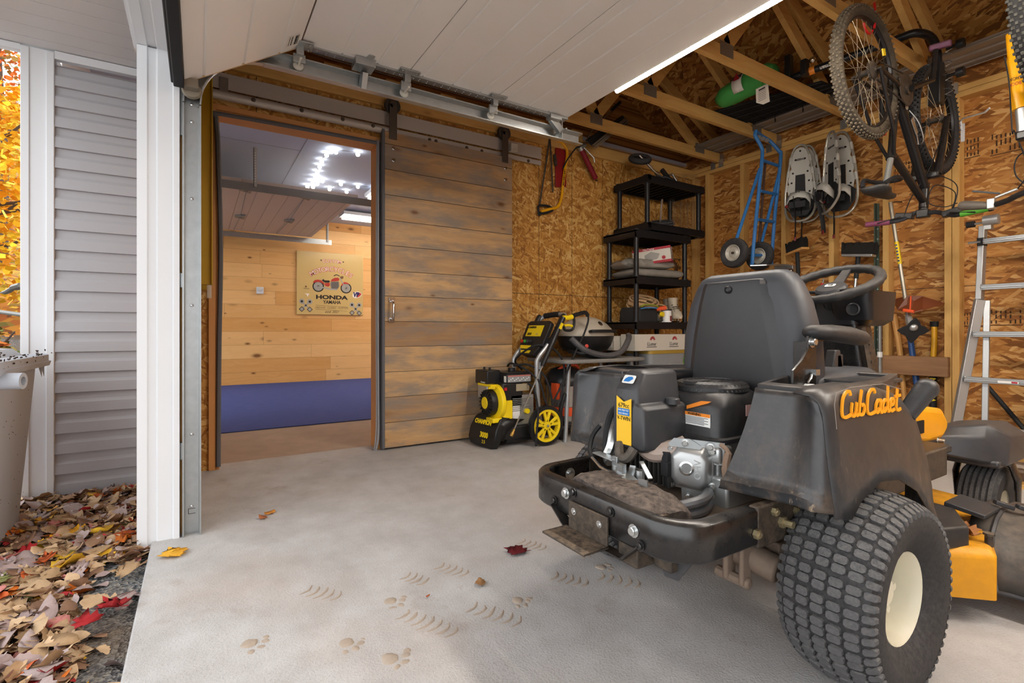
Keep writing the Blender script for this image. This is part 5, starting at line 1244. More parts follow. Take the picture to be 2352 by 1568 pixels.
# engine
q = MB(); q.bb(-3.20, -2.98, 1.82, 2.03, .445, .512); q.bb(-3.19, -2.985, 1.825, 2.02, .512, .522); PW('fuel_tank', q, m_pb, bevel=.012, seg=3)
q = MB(); q.cyl((-3.09, 1.93, .52), (-3.09, 1.93, .548), .026, 14); PW('fuel_cap', q, m_pb, bevel=.004)
q = MB(); q.bb(-2.9795, -2.978, 1.828, 2.02, .455, .503); lb = PW('side_label', q, m_lt2)
q = MB(); q.bb(-2.9785, -2.977, 1.828, 2.02, .494, .503); PW('label_stripe', q, pm('stripe pink', '#b56a63', .5))
q = MB()
for i in range(12): q.bb(-2.978, -2.9768, 1.835 + .015 * i, 1.842 + .015 * i, .462 + .008 * (i % 3), .470 + .008 * (i % 3))
PW('label_print', q, m_lab_w, smooth=0)
q = MB(); q.bb(-3.015, -2.985, 1.8185, 1.8195, .455, .498); PW('fuel_label', q, m_lab_w)
q = MB(); q.bb(-3.26, -3.08, 1.72, 1.83, .435, .535); PW('air_filter', q, m_pb, bevel=.008)
text_mesh('Champion', .016, 'filter_text', m_lab_w, pw, (-3.14, 1.718, .45), (1, 0, 0), (0, 0, 1), shear=.2)
for x in (-3.22, -3.14): q = MB(); q.cyl((x, 1.775, .535), (x, 1.775, .552), .008, 8); PW('filter_screw', q, m_pb)
q = MB(); q.bb(-3.21, -3.02, 1.715, 1.76, .425, .44); PW('choke_lever', q, m_py)
q = MB(); q.bb(-3.24, -3.10, 1.73, 1.80, .33, .44); PW('carburettor', q, m_alu, bevel=.006)
q = MB(); q.bb(-3.12, -2.985, 1.79, 1.96, .27, .45); PW('fan_cover', q, m_pb, bevel=.01)
q = MB(); q.lathe([(.02, 0), (.125, 0), (.125, .03), (.095, .045), (.02, .045)], (-3.055, 1.79, .315), (0, -1, 0), 32); q.bb(-3.00, -2.965, 1.785, 1.86, .20, .33); q.bb(-3.06, -2.965, 1.70, 1.84, .185, .215); PW('shroud', q, m_py, bevel=.004)
q = MB(); q.lathe([(.0, .055), (.045, .055), (.09, .045), (.094, .02), (.09, 0), (0, 0)], (-3.055, 1.745, .315), (0, -1, 0), 24)
for k in range(20):
    a = 2 * pi * k / 20; q.box(Vector((-3.055 + .07 * cos(a), 1.695, .315 + .07 * sin(a))), (.035, .012, .006), Euler((0, -a, 0)))
PW('recoil_starter', q, m_pb)
q = MB(); q.lathe([(.042, .058), (.040, .062), (0, .062)], (-3.055, 1.745, .315), (0, -1, 0), 20); PW('starter_badge', q, m_py)
q = MB(); q.bar((-3.02, 1.70, .42), (-2.98, 1.73, .425), .03, .014); PW('pull_grip', q, m_py, bevel=.004)
q = MB(); q.bb(-3.0, -2.975, 1.80, 1.82, .40, .42); PW('stop_switch', q, pm('switch red', '#b3202e', .4))
q = MB(); q.bb(-3.16, -2.985, 1.86, 2.05, .15, .36)
for i in range(8): q.bb(-2.99, -2.978, 1.87, 2.04, .25 + .012 * i, .255 + .012 * i)
PW('crankcase', q, m_alu, bevel=.006)
q = MB(); q.cyl((-2.985, 1.985, .245), (-2.96, 1.985, .245), .018, 10); PW('oil_cap', q, m_py)
q = MB(); q.bb(-2.984, -2.982, 1.87, 1.93, .195, .285); PW('spec_label', q, m_lab_w)
q = MB(); q.bb(-2.984, -2.981, 1.90, 2.01, .39, .44); PW('pump_label', q, pm('label tan', '#9d9078', .5))
q = MB(); q.bb(-3.22, -2.96, 1.78, 2.08, .06, .15); q.bb(-3.2, -2.99, 1.83, 2.05, .03, .08); PW('base_frame', q, m_pb, bevel=.012)
# front skirt
q = MB(); sk = [((-3.23, 1.76, .225), (-2.97, 1.80, .225)), ((-3.245, 1.715, .20), (-2.955, 1.755, .205)), ((-3.25, 1.675, .13), (-2.94, 1.715, .14)), ((-3.245, 1.655, .06), (-2.945, 1.70, .06)), ((-3.22, 1.66, .012), (-2.99, 1.70, .005))]
q.loft([[a, Vector(a).lerp(Vector(b_), .5) + Vector((0, -.012, 0)), b_, Vector(b_) + Vector((0, .05, -.01)), Vector(a) + Vector((0, .05, -.01))] for a, b_ in sk]); PW('front_skirt', q, m_pb, smooth=50, bevel=.006)
q = MB(); q.loft([[(-2.97, 1.80, .21), (-2.955, 1.76, .2), (-2.945, 1.72, .13), (-2.95, 1.71, .06)], [(-2.965, 1.96, .19), (-2.955, 1.90, .17), (-2.945, 1.80, .12), (-2.95, 1.78, .06)]], closed=False); PW('side_skirt', q, m_pb, solid=.006)
su = Vector((.99, .14, 0)).normalized(); sv = Vector((0, .35, .94)).normalized()
text_mesh('CHAMPION', .042, 'skirt_text', m_py, pw, (-3.05, 1.672, .185), su, sv, bold=.002, sx=.85)
text_mesh('3000', .05, 'skirt_text', m_py, pw, (-3.02, 1.660, .10), su, Vector((0, .15, .99)), bold=.002, sx=.9)
text_mesh('2.5', .032, 'skirt_text', m_py, pw, (-3.02, 1.656, .055), su, Vector((0, .1, .99)))
# hoses
for pts in ([(-3.2, 2.09, .52), (-3.15, 2.0, .60), (-3.0, 2.06, .705), (-2.96, 2.15, .70), (-2.93, 2.22, .66), (-2.91, 2.27, .55), (-2.9, 2.24, .35), (-2.905, 2.2, .27)], [(-3.23, 1.98, .55), (-3.14, 1.96, .575), (-3.02, 2.0, .54), (-2.94, 2.07, .45), (-2.92, 2.1, .33), (-2.91, 2.12, .28)], [(-3.1, 1.95, .56), (-3.0, 2.02, .57), (-2.93, 2.1, .50), (-2.905, 2.14, .38), (-2.9, 2.16, .28)], [(-2.97, 1.99, .44), (-2.92, 2.01, .40), (-2.87, 2.01, .25), (-2.86, 1.99, .10), (-2.86, 1.985, .015)]):
    q = MB(); q.tube(spl(pts, 8), .0075, 8); PW('hose', q, m_black)
# spray gun and lance, hung on the post
sg2 = thing('spray_gun', 'black and yellow spray gun with long steel lance leaning on the pressure washer', 'spray gun', (-2.90, 2.05, .5))
def SG(name, mb, mat, **k): return mb.build(name, mat, sg2, world=True, **k)
A0 = on_x(*wc(930, 215), -2.905); A1 = on_x(*wc(720, 700), -2.885); A2 = on_x(*wc(440, 1330), -2.875); A3 = on_x(*wc(410, 1400), -2.872)
q = MB(); q.tube([A0, A0.lerp(A1, .4), A0.lerp(A1, .45), A0.lerp(A1, .6), A0.lerp(A1, .93), A1], [.020, .019, .023, .019, .017, .015], 12); SG('barrel', q, m_pb)
q = MB(); q.tube([A1, A1.lerp(A2, .05), A2], [.009, .0055, .0055], 8); SG('lance', q, m_alu2)
q = MB(); q.tube([A2, A2.lerp(A3, .4), A2.lerp(A3, .5), A3], [.008, .010, .013, .012], 10); SG('brass_nozzle', q, pm('brass', '#b08d4a', .35, .8))
q = MB(); q.tube(spl([A0, on_x(*wc(985, 215), -2.905), on_x(*wc(1020, 205), -2.905)], 4), .018, 10); SG('yellow_cap', q, m_py)
q = MB(); q.tube(spl([on_x(*wc(x, y), -2.905) for x, y in ((1020, 200), (1080, 180), (1150, 165), (1180, 200))], 5), [.016] * 15 + [.012], 10); q.tube(spl([on_x(*wc(x, y), -2.905) for x, y in ((1035, 215), (1040, 270), (1020, 335), (950, 340), (935, 300))], 5), .010, 8); SG('trigger_guard', q, m_pb)
q = MB(); q.tube(spl([on_x(*wc(x, y), -2.905) for x, y in ((940, 295), (985, 290), (1020, 300))], 4), .010, 8); q.bar(A0.lerp(A1, .12) + Vector((.018, 0, 0)), A0.lerp(A1, .24) + Vector((.018, 0, 0)), .012, .02); SG('trigger', q, m_py)
q = MB(); q.tube(spl([on_x(*wc(x, y), -2.90) for x, y in ((1180, 200), (1178, 260), (1130, 400), (1040, 590), (930, 850), (820, 1080))], 6), .007, 8); SG('hose', q, m_black)

# ============================================================ table, grill, vacuum
tb = thing('folding_table', 'grey plastic folding table carrying the portable gas grill', 'table', (-3.0, 2.75, 0))
q = MB(); q.prism(rrect(.54, .82, .05, 4, -3.10, 2.64), o=(0, 0, .575), u=(1, 0, 0), v=(0, 1, 0), depth=.028); tt = tb and q.build('tabletop', pm('table grey', '#7d7c79', .5, var=.1, dust=.4), tb, world=True, bevel=.008)
for y in (2.33, 2.97):
    for x in (-2.93, -3.3): q = MB(); q.tube([(x, y, .575), (x + .02, y - .05 if y < 2.5 else y + .05, .0)], .016, 10); q.build('leg', m_tube, tb, world=True)
q = MB(); q.cyl((-2.92, 2.29, .10), (-3.31, 2.29, .10), .012, 8); q.build('cross_bar', m_tube, tb, world=True)
gr_ = thing('gas_grill', 'small domed portable gas grill with cream lid on the grey table', 'grill', (-3.12, 2.65, .603))
GC = Vector((-3.12, 2.65, .772))
def GR(name, mb, mat, **k): return mb.build(name, mat, gr_, world=True, **k)
def oval(z, a, b_, n=28): return [(GC.x + a * cos(2 * pi * k / n), GC.y + b_ * sin(2 * pi * k / n), z) for k in range(n)]
q = MB(); q.loft([oval(.772, .185, .255), oval(.79, .188, .258), oval(.83, .175, .235), oval(.87, .145, .19), oval(.90, .11, .135), oval(.922, .06, .075), oval(.928, .02, .02)]); GR('lid', q, pm('grill lid', '#b9b0a0', .35, var=.06, dust=.3), smooth=60)
q = MB(); q.loft([oval(.64, .10, .14), oval(.66, .14, .2), oval(.70, .165, .235), oval(.76, .185, .255), oval(.774, .187, .257)]); GR('tub', q, m_pb, smooth=60)
q = MB(); q.tube(spl([(GC.x + .17, GC.y - .10, .81), (GC.x + .21, GC.y - .08, .813), (GC.x + .21, GC.y + .12, .813), (GC.x + .17, GC.y + .14, .81)], 5), .012, 8); GR('lid_handle', q, m_pb)
q = MB(); q.lathe([(.024, 0), (.024, .006), (.016, .010), (0, .008)], (GC.x + .135, GC.y + .035, .866), Vector((.8, .1, .6)), 16); GR('thermometer', q, m_chrome)
q = MB(); q.tube(spl([(GC.x + .19, GC.y - .30, .76), (GC.x + .235, GC.y - .2, .67), (GC.x + .25, GC.y, .625), (GC.x + .245, GC.y + .16, .655), (GC.x + .21, GC.y + .27, .745), (GC.x + .17, GC.y + .31, .78)], 6), .023, 10); GR('cradle_bar', q, pm('cradle grey', '#45464a', .45, dust=.3))
q = MB(); q.tube(spl([(GC.x + .1, GC.y - .25, .66), (GC.x + .2, GC.y - .02, .612), (GC.x + .1, GC.y + .3, .64)], 6), .016, 8); GR('leg', q, m_pb)
q = MB(); q.lathe([(.014, 0), (.014, .01), (0, .012)], (GC.x + .235, GC.y - .19, .70), (1, -.2, .3), 12); GR('igniter', q, pm('igniter red', '#b53a2e', .4))
q = MB(); q.bb(GC.x + .15, GC.x + .22, GC.y - .17, GC.y - .05, .64, .655); GR('grease_tray', q, m_galv)
va = thing('shop_vacuum', 'black and orange wet-dry vacuum under the grey folding table', 'vacuum', (-3.12, 2.44, 0))
VX, VY = -3.12, 2.44
def VA(name, mb, mat, **k): return mb.build(name, mat, va, world=True, **k)
m_or = pm('vacuum orange', '#e2572b', .4)
q = MB(); q.lathe([(0, .12), (.145, .12), (.15, .14), (.15, .38), (.155, .40), (0, .40)], (VX, VY, 0), (0, 0, 1), 28); VA('steel_tank', q, m_alu2)
q = MB(); q.lathe([(.158, .395), (.162, .41), (.15, .46), (.11, .515), (.05, .535), (0, .535)], (VX, VY, 0), (0, 0, 1), 28); VA('motor_head', q, pm('vacuum black', '#26282b', .35), smooth=50)
q = MB(); q.lathe([(.158, .17), (.163, .17), (.163, .235), (.158, .235)], (VX, VY, 0), (0, 0, 1), 28, loop=True); q.bb(VX + .13, VX + .172, VY - .03, VY + .05, .24, .42); q.bb(VX + .05, VX + .12, VY - .17, VY - .14, .30, .42); VA('orange_band', q, m_or, bevel=.004)
q = MB(); q.tube(spl([(VX + .02, VY - .09, .50), (VX + .05, VY - .04, .545), (VX + .06, VY + .05, .55), (VX + .04, VY + .1, .52)], 5), .014, 8); VA('carry_handle', q, m_or)
q = MB(); q.bb(VX - .16, VX + .16, VY - .16, VY + .16, .08, .13); VA('dolly', q, m_pb, bevel=.02)
for dx in (-.13, .13):
    for dy in (-.13, .13): q = MB(); q.lathe([(0, -.012), (.038, -.012), (.038, .012), (0, .012)], (VX + dx, VY + dy, .039), (1, .3, 0), 14); VA('caster', q, m_black)
q = MB(); q.tube(spl([(VX + .13, VY - .1, .3), (VX + .2, VY - .16, .34), (VX + .19, VY - .19, .2), (VX + .16, VY - .1, .1)], 6), .016, 8); VA('suction_hose', q, m_black)
# ============================================================ shelf rack in the corner
m_rack = pm('rack black plastic', '#17171a', .42, var=.1)
def shelf(t, x0, x1, y0, y1, z, h=.055):
    q = MB(); q.bb(x0, x1, y0, y1, z - .012, z)                         # slatted top with lip
    q.bb(x0, x1, y0, y0 + .022, z - h, z + .004); q.bb(x0, x1, y1 - .022, y1, z - h, z + .004); q.bb(x0, x0 + .022, y0, y1, z - h, z + .004); q.bb(x1 - .022, x1, y0, y1, z - h, z + .004)
    n = 11
    for i in range(n): y = y0 + (y1 - y0) * (i + .5) / n; q.bb(x0, x1, y - .006, y + .006, z - .04, z - .012)
    for x in (x0 + .04, x1 - .04):
        for y in (y0 + .035, y1 - .035): q.cyl((x, y, z - h - .004), (x, y, z + .012), .034, 14)
    return q.build('shelf', m_rack, t, world=True, bevel=.004)
def rack(name, label, x0, x1, y0, y1, zs, ztop=None):
    t = thing(name, label, 'shelving unit', ((x0 + x1) / 2, (y0 + y1) / 2, zs[0] - .06))
    for z in zs: shelf(t, x0, x1, y0, y1, z)
    for x in (x0 + .04, x1 - .04):
        for y in (y0 + .035, y1 - .035):
            q = MB(); q.cyl((x, y, 0 if zs[0] < .3 else zs[0]), (x, y, zs[-1] - .02), .021, 14); q.build('post', m_rack, t, world=True)
    return t
rack('shelf_rack', 'tall black plastic shelf rack in the corner, holding boxes and tarps', -3.38, -2.975, 3.08, 3.76, [.14, .51, .885, 1.265, 1.655])
rack('shelf_rack', 'short two-shelf black rack stacked on top of the taller rack', -3.375, -2.965, 3.20, 3.94, [1.725, 2.125])
def sc(cx, cy): return 1340 + cx / 3.266, 380 + cy / 3.266
m_card = pm('white carton', '#cfc9bd', .7, var=.05); m_cred = pm('carton red', '#a32530', .6); m_cdk = pm('carton dark', '#3a3438', .6)
# red and white box on the tarps
bx = thing('cardboard_box', 'red and white cardboard box lying on grey tarps on the shelf rack', 'box', (-3.1, 3.42, 1.40)); bx.rotation_euler = (0.02, -.10, .62)
q = MB(); q.bb(-.16, .16, -.11, .11, 0, .13); q.build('carton', m_card, bx, bevel=.002)
q = MB(); q.bb(-.162, .162, -.112, .112, .112, .133); q.bb(-.162, .162, -.112, .112, -.002, .018); q.build('red_band', m_cred, bx)
text_mesh('NuTone', .028, 'box_text', m_lab_w, bx, (-.02, -.1135, .122), (1, 0, 0), (0, 0, 1), world=False); text_mesh('NuTone', .024, 'box_text', m_lab_w, bx, (.163, 0, .122), (0, 1, 0), (0, 0, 1), world=False)
q = MB(); q.prism([(-.05, .0), (.05, .02), (.07, .06), (.0, .085), (-.06, .06)], o=(0, -.1125, .015), u=(1, 0, 0), v=(0, 0, 1), depth=.001); q.prism([(-.06, .015), (.06, .015), (.05, .075), (-.03, .08)], o=(.1615, 0, .015), u=(0, 1, 0), v=(0, 0, 1), depth=.001); q.build('box_picture', pm('picture grey', '#9a968f', .6), bx, smooth=0)
for u_, o_ in (((1, 0, 0), (.1, -.1135, .038)), ((0, 1, 0), (.163, -.07, .038))): q = MB(); q.prism([(.016 * cos(t), .016 * sin(t)) for t in [2 * pi * k / 12 for k in range(12)]], o=o_, u=u_, v=(0, 0, 1), depth=.001); q.build('box_seal', m_cred, bx, smooth=0)
# folded tarps
def bundle(name, label, c, size, mat, cat, rot=0, seed=1, amp=.02, par=None):
    q = MB(); n, m = 22, 9; R_ = Matrix.Rotation(rot, 3, 'Z'); rings = []
    for i in range(n + 1):
        u = -1 + 2 * i / n; row = []
        for k in range(16):
            a = 2 * pi * k / 16; e = .45
            y = math.copysign(abs(cos(a)) ** e, cos(a)); z = math.copysign(abs(sin(a)) ** e, sin(a))
            sh_ = (1 - abs(u) ** 5) ** .4 if abs(u) < 1 else .02
            p = Vector((u * size[0] / 2, y * size[1] / 2 * (.75 + .25 * sh_), (z * .5 * max(.12, sh_) + .5 * 1) * size[2] * 1.0))
            nn = MN.noise(Vector((p.x * 22 + seed, p.y * 22, p.z * 40))) * amp + MN.noise(Vector((p.x * 60 + seed, p.y * 60, p.z * 60))) * amp * .4
            p += Vector((0, nn, nn * .9 if z > 0 else 0)); row.append(Vector(c) + R_ @ p)
        rings.append(row)
    q.loft(rings); o = q.build(name, mat, smooth=70); return tag(o, label, cat)
m_tarp = pm('silver tarp', '#8f8a82', .38, .1, var=.15, scale=20, bump=.5, bscale=30)
bundle('folded_tarp', 'folded grey tarp flat on the shelf, lowest of two tarps under the red box', (-3.17, 3.42, 1.277), (.58, .36, .075), m_tarp, 'tarp', 1.45, 3, .012)
bundle('folded_tarp', 'crumpled silver-grey tarp roll on top of the flat folded tarp', (-3.17, 3.34, 1.352), (.52, .30, .085), m_tarp, 'tarp', 1.3, 9, .025)
# wire basket behind
wb = thing('wire_basket', 'brown wire basket leaning behind the red and white box', 'basket', (-3.12, 3.68, 1.27))
q = MB()
for k in range(7): q.tube(spl([(-3.06, 3.62 + .012 * k, 1.28), (-3.02 - .02 * k, 3.60 + .03 * k, 1.40), (-3.10, 3.60 + .03 * k, 1.52 - .02 * k)], 5), .004, 5)
for z in (1.30, 1.38, 1.46): q.tube([(-3.05, 3.60, z), (-3.04, 3.70, z), (-3.10, 3.75, z)], .004, 5)
q.build('wire_frame', pm('basket wire', '#4a3016', .5), wb, world=True)
# rope, bag, can, skates on the next shelf
m_rope = pm('rope', '#c2a078', .85, var=.25, scale=60, bump=.5, bscale=120)
def coil(name, label, c, r0, turns, par=None, mat=m_rope, tilt=(0, 0, 0)):
    q = MB(); pts = []; r2 = random.Random(hash(label) % 1000)
    for i in range(turns * 14):
        a = 2 * pi * i / 14; rr = r0 * (1 + .18 * sin(a * .37)); E_ = Euler(tilt).to_matrix()
        pts.append(Vector(c) + E_ @ Vector((rr * cos(a) * 1.0, rr * 1.25 * sin(a), .02 * sin(a * .8) + .055 * i / (turns * 14))))
    q.tube(pts, .0085, 6); o = q.build(name, mat, smooth=80); return tag(o, label, 'rope')
coil('coiled_rope', 'tan coiled rope heaped on the black tool bag', (-3.12, 3.30, 1.035), .10, 8, tilt=(.15, .35, 0))
coil('coiled_rope', 'tan rope hank spilling over the shelf behind the paint can', (-3.10, 3.46, .95), .075, 6, tilt=(.3, .5, 0))
tbg = thing('tool_bag', 'black soft tool bag under the coiled rope', 'bag', (-3.13, 3.25, .89))
q = MB(); q.loft([[(p[0], p[1], z) for p in rrect(.24 * k, .26 * k, .04, 4, -3.12, 3.25)] for z, k in ((.89, .98), (.90, 1.0), (.98, .98), (1.015, .9))]); q.build('bag_body', pm('bag black', '#242425', .8, var=.2), tbg, world=True, smooth=50)
q = MB(); q.tube(spl([(-3.0, 3.16, 1.02), (-3.0, 3.2, 1.035), (-2.99, 3.3, 1.033), (-3.0, 3.36, 1.02)], 5), .014, 6, flat=.5); q.build('green_strap', pm('strap green', '#a6a83a', .6), tbg, world=True)
q = MB(); q.tube(spl([(-2.985, 3.14, 1.0), (-2.985, 3.22, 1.01), (-2.98, 3.33, 1.008)], 5), .006, 6); q.build('blue_cord', pm('cord blue', '#3f7fb5', .5), tbg, world=True)
fl = thing('flashlight', 'orange and yellow hand torch on the shelf among the ropes', 'torch', (-2.99, 3.43, .99))
q = MB(); q.tube([(-3.02, 3.36, 1.0), (-2.985, 3.44, 1.015)], [.016, .02], 10); q.build('torch_body', m_or, fl, world=True); q = MB(); q.cyl((-2.99, 3.385, .958), (-2.965, 3.39, .956), .02, 12); q.build('torch_lens', m_py, fl, world=True)
pc = thing('paint_can', 'small white paint can at the front of the shelf', 'can', (-3.0, 3.49, .889))
q = MB(); q.lathe([(0, 0), (.042, 0), (.042, .105), (.040, .108), (0, .108)], (-3.01, 3.48, .890), (0, 0, 1), 20); q.build('can_body', m_lab_w, pc, world=True); q = MB(); q.lathe([(.044, .10), (.044, .112), (.034, .112), (.034, .106), (0, .106)], (-3.01, 3.48, .890), (0, 0, 1), 20); q.build('can_lid', pm('can lid dark', '#2b2624', .4), pc, world=True)
q = MB(); q.bb(-2.968, -2.9665, 3.475, 3.50, .90, .945); q.build('can_label', pm('can label', '#7a3a35', .5), pc, world=True)
def skate(label, c, rz):
    t = thing('ice_skate', label, 'skate', c, rz, group=None)
    q = MB(); q.loft([[(x + dx, w_ * s_, z) for dx, s_ in ((-l_ / 2, -.6), (-l_ / 2, .6), (-l_ * .2, 1), (l_ * .3, 1), (l_ / 2, .3), (l_ / 2, -.3), (l_ * .3, -1), (-l_ * .2, -1))] for x, l_, w_, z in ((.0, .26, .036, .03), (.0, .27, .040, .05), (-.01, .24, .04, .085), (-.055, .14, .036, .13), (-.06, .12, .036, .19), (-.058, .13, .04, .22))]); q.build('boot', pm('skate cream', '#b9ad9a', .55, var=.1), t, smooth=60)
    q = MB(); q.bb(-.11, .12, -.003, .003, 0.0, .016); q.bb(-.09, -.06, -.006, .006, .014, .034); q.bb(.05, .08, -.006, .006, .014, .034); q.build('blade', m_alu2, t)
    q = MB()
    for k in range(6): q.tube([(.06 - .02 * k, -.03, .10 + .018 * k), (.055 - .02 * k, .03, .105 + .018 * k)], .004, 5)
    q.build('laces', pm('lace', '#4a443c', .7), t)
skate('cream ice skate standing nearest the paint can', (-3.02, 3.60, .889), -.5)
skate('cream ice skate standing at the right post of the shelf', (-3.13, 3.67, .889), -.5)
bundle('cloth_bundle', 'grey cloth bundle tucked behind the paint can on the shelf', (-3.12, 3.42, .889), (.24, .2, .085), pm('cloth dark', '#4b4a44', .9, var=.3), 'bundle', 1.4, 5, .02)
# long cartons on the lowest visible shelf
def carton(label, x0, x1, y0, y1, z0, z1, logos):
    t = thing('cardboard_box', label, 'box', ((x0 + x1) / 2, (y0 + y1) / 2, z0))
    q = MB(); q.bb(x0, x1, y0, y1, z0, z1); q.build('carton', m_card, t, world=True, bevel=.002)
    for y in logos:
        text_mesh('LLumar', .042, 'box_text', m_cdk, t, (x1 + .0012, y, z0 + .055), (0, 1, 0), (0, 0, 1), sx=.85)
        q = MB()
        for k in range(7):
            a0 = pi * k / 7 + .05; a1 = pi * (k + 1) / 7 - .05
            q.prism([(.012 * cos(a0), .012 * sin(a0)), (.032 * cos(a0), .032 * sin(a0)), (.032 * cos(a1), .032 * sin(a1)), (.012 * cos(a1), .012 * sin(a1))], o=(x1 + .0005, y + .01, z0 + .088), u=(0, 1, 0), v=(0, 0, 1), depth=.001)
        q.build('sunburst_mark', m_cred, t, world=True, smooth=0)
        q = MB(); q.bb(x1 + .0003, x1 + .001, y - .06, y + .06, z0 + .028, z0 + .033); q.build('small_print', m_cdk, t, world=True)
    return t
carton('long white printed carton across the low shelf, the front one', -3.12, -2.955, 3.04, 3.74, .648, .785, (3.235, 3.51))
c2 = carton('plain white carton behind the long printed one, its end toward the grill', -3.37, -3.14, 2.98, 3.5, .648, .77, ())
q = MB(); q.bb(-3.34, -3.16, 2.978, 2.98, .665, .75); q.build('end_label', m_lab_w, c2, world=True)
tr2 = thing('plastic_tub', 'clear plastic tub with yellow rim under the printed carton', 'tub', (-3.1, 3.4, .515))
q = MB(); q.loft([[(p[0], p[1], z) for p in rrect(w_, l_, .04, 4, -3.12, 3.45)] for z, w_, l_ in ((.511, .30, .44), (.62, .32, .46))]); q.build('tub_body', pm('tub grey', '#8f9396', .3), tr2, world=True); q = MB(); q.loft([[(p[0], p[1], z) for p in rrect(.33, .47, .04, 4, -3.12, 3.45)] for z in (.619, .647)]); q.build('tub_lid', pm('tub rim', '#a88a3a', .4), tr2, world=True)
gp = thing('leafy_print_box', 'carton end with a green leafy picture at the rack foot', 'box', (-3.0, 3.66, .515)); q = MB(); q.bb(-3.04, -2.975, 3.60, 3.74, .515, .60); q.build('carton', m_card, gp, world=True)
gl_ = G('leaf picture'); gv_ = gl_.n('TexVoronoi', {'Vector': gl_.obj(), 'Scale': 120.0}); q = MB(); q.bb(-2.975, -2.9735, 3.605, 3.70, .518, .597); q.build('leaf_picture', gl_.done(gl_.ramp(gl_.n('SeparateColor', {0: gv_.outputs['Color']}).outputs[0], [(0, '#173d12'), (.5, '#3f8a2c'), (1, '#8cc45a')]), .5), gp, world=True)

# things up on the small rack: scooter-like jogger frame with two tyres, wire netting
jg = thing('stroller_frame', 'folded stroller frame with black air tyre lying on the top shelf', 'stroller', (-3.15, 3.5, 2.13))
def JG(name, mb, mat, **k): return mb.build(name, mat, jg, world=True, **k)
def torus(c, R_, r_, axis, n=32, m=10):
    q = MB(); q.lathe([(R_ + r_ * cos(2 * pi * k / m), r_ * sin(2 * pi * k / m)) for k in range(m)], c, axis, n, loop=True); return q
p = on_x(1470, 365, -3.12); JG('tyre', torus(p, .075, .026, (.5, -.3, .8)), m_tire)
q = MB(); q.lathe([(0, -.01), (.055, -.01), (.055, .01), (0, .01)], p, (.5, -.3, .8), 18); JG('wheel_rim', q, m_pb)
q = MB(); q.tube([p + Vector((.02, -.03, .02)), p + Vector((.06, .10, -.10)), Vector((-3.10, 3.62, 2.15))], .010, 8); q.tube([p + Vector((.0, .06, .03)), Vector((-3.12, 3.55, 2.14))], .009, 8); q.tube([Vector((-3.16, 3.4, 2.14)), Vector((-3.10, 3.66, 2.24)), Vector((-3.06, 3.70, 2.14))], .011, 8); JG('frame_tube', q, m_alu2)
q = MB(); q.tube([(-3.15, 3.58, 2.28), (-3.08, 3.62, 2.16)], .022, 10); q.tube(spl([(-3.2, 3.5, 2.15), (-3.1, 3.56, 2.2), (-3.05, 3.66, 2.15)], 5), .014, 8); JG('black_fork', q, m_pb)
kt2 = thing('knobbly_tyre', 'grimy small wheel with knobbly tyre on the lower shelf of the short rack', 'wheel', (-3.18, 3.55, 1.73))
q = torus((-3.17, 3.60, 1.79), .075, .03, (.25, -.25, .95)); q.build('tyre', m_tire, kt2, world=True)
q = MB()
for k in range(40):
    a = 2 * pi * k / 40; x_, y_, d_2 = frame(Vector((.25, -.25, .95)))
    for s in (-1, 0, 1):
        b_ = s * .8; rr = .075 + .031 * cos(b_); q.box(Vector((-3.17, 3.60, 1.79)) + (x_ * cos(a) + y_ * sin(a)) * rr + d_2 * .031 * sin(b_), (.009, .009, .009))
q.build('knobs', m_tread, kt2, world=True); q = MB(); q.tube([(-3.17, 3.58, 1.79), (-3.13, 3.55, 1.92), (-3.12, 3.55, 2.0)], .010, 8); q.build('fork_tube', m_alu2, kt2, world=True)
def netting(label, corners, nu, nv, r_=.0011):
    q = MB(); A, B_, C_, D_ = [Vector(c) for c in corners]
    for i in range(nu + 1):
        u = i / nu; a = A.lerp(B_, u); b_ = D_.lerp(C_, u); q.tube([a + Vector((.004 * sin(i), 0, 0)), a.lerp(b_, .5) + Vector((.012 * sin(i * 1.3), .008, 0)), b_], r_, 3, caps=False)
    for i in range(nv + 1):
        v = i / nv; q.tube([A.lerp(D_, v), B_.lerp(C_, v)], r_, 3, caps=False)
    o = q.build('wire_netting', pm('netting wire', '#7d7562', .5, .3), smooth=0); return tag(o, label, 'wire netting')
netting('roll end of galvanised wire netting standing on the short rack', [on_x(1535, 400, -3.2), on_x(1600, 400, -3.2), on_x(1610, 420, -3.05), on_x(1545, 420, -3.05)], 14, 6)
netting('sheet of galvanised wire netting hanging behind the short rack', [(-3.30, 3.86, 2.22), (-3.20, 4.2, 2.22), (-3.20, 4.18, 1.73), (-3.30, 3.88, 1.73)], 22, 34)

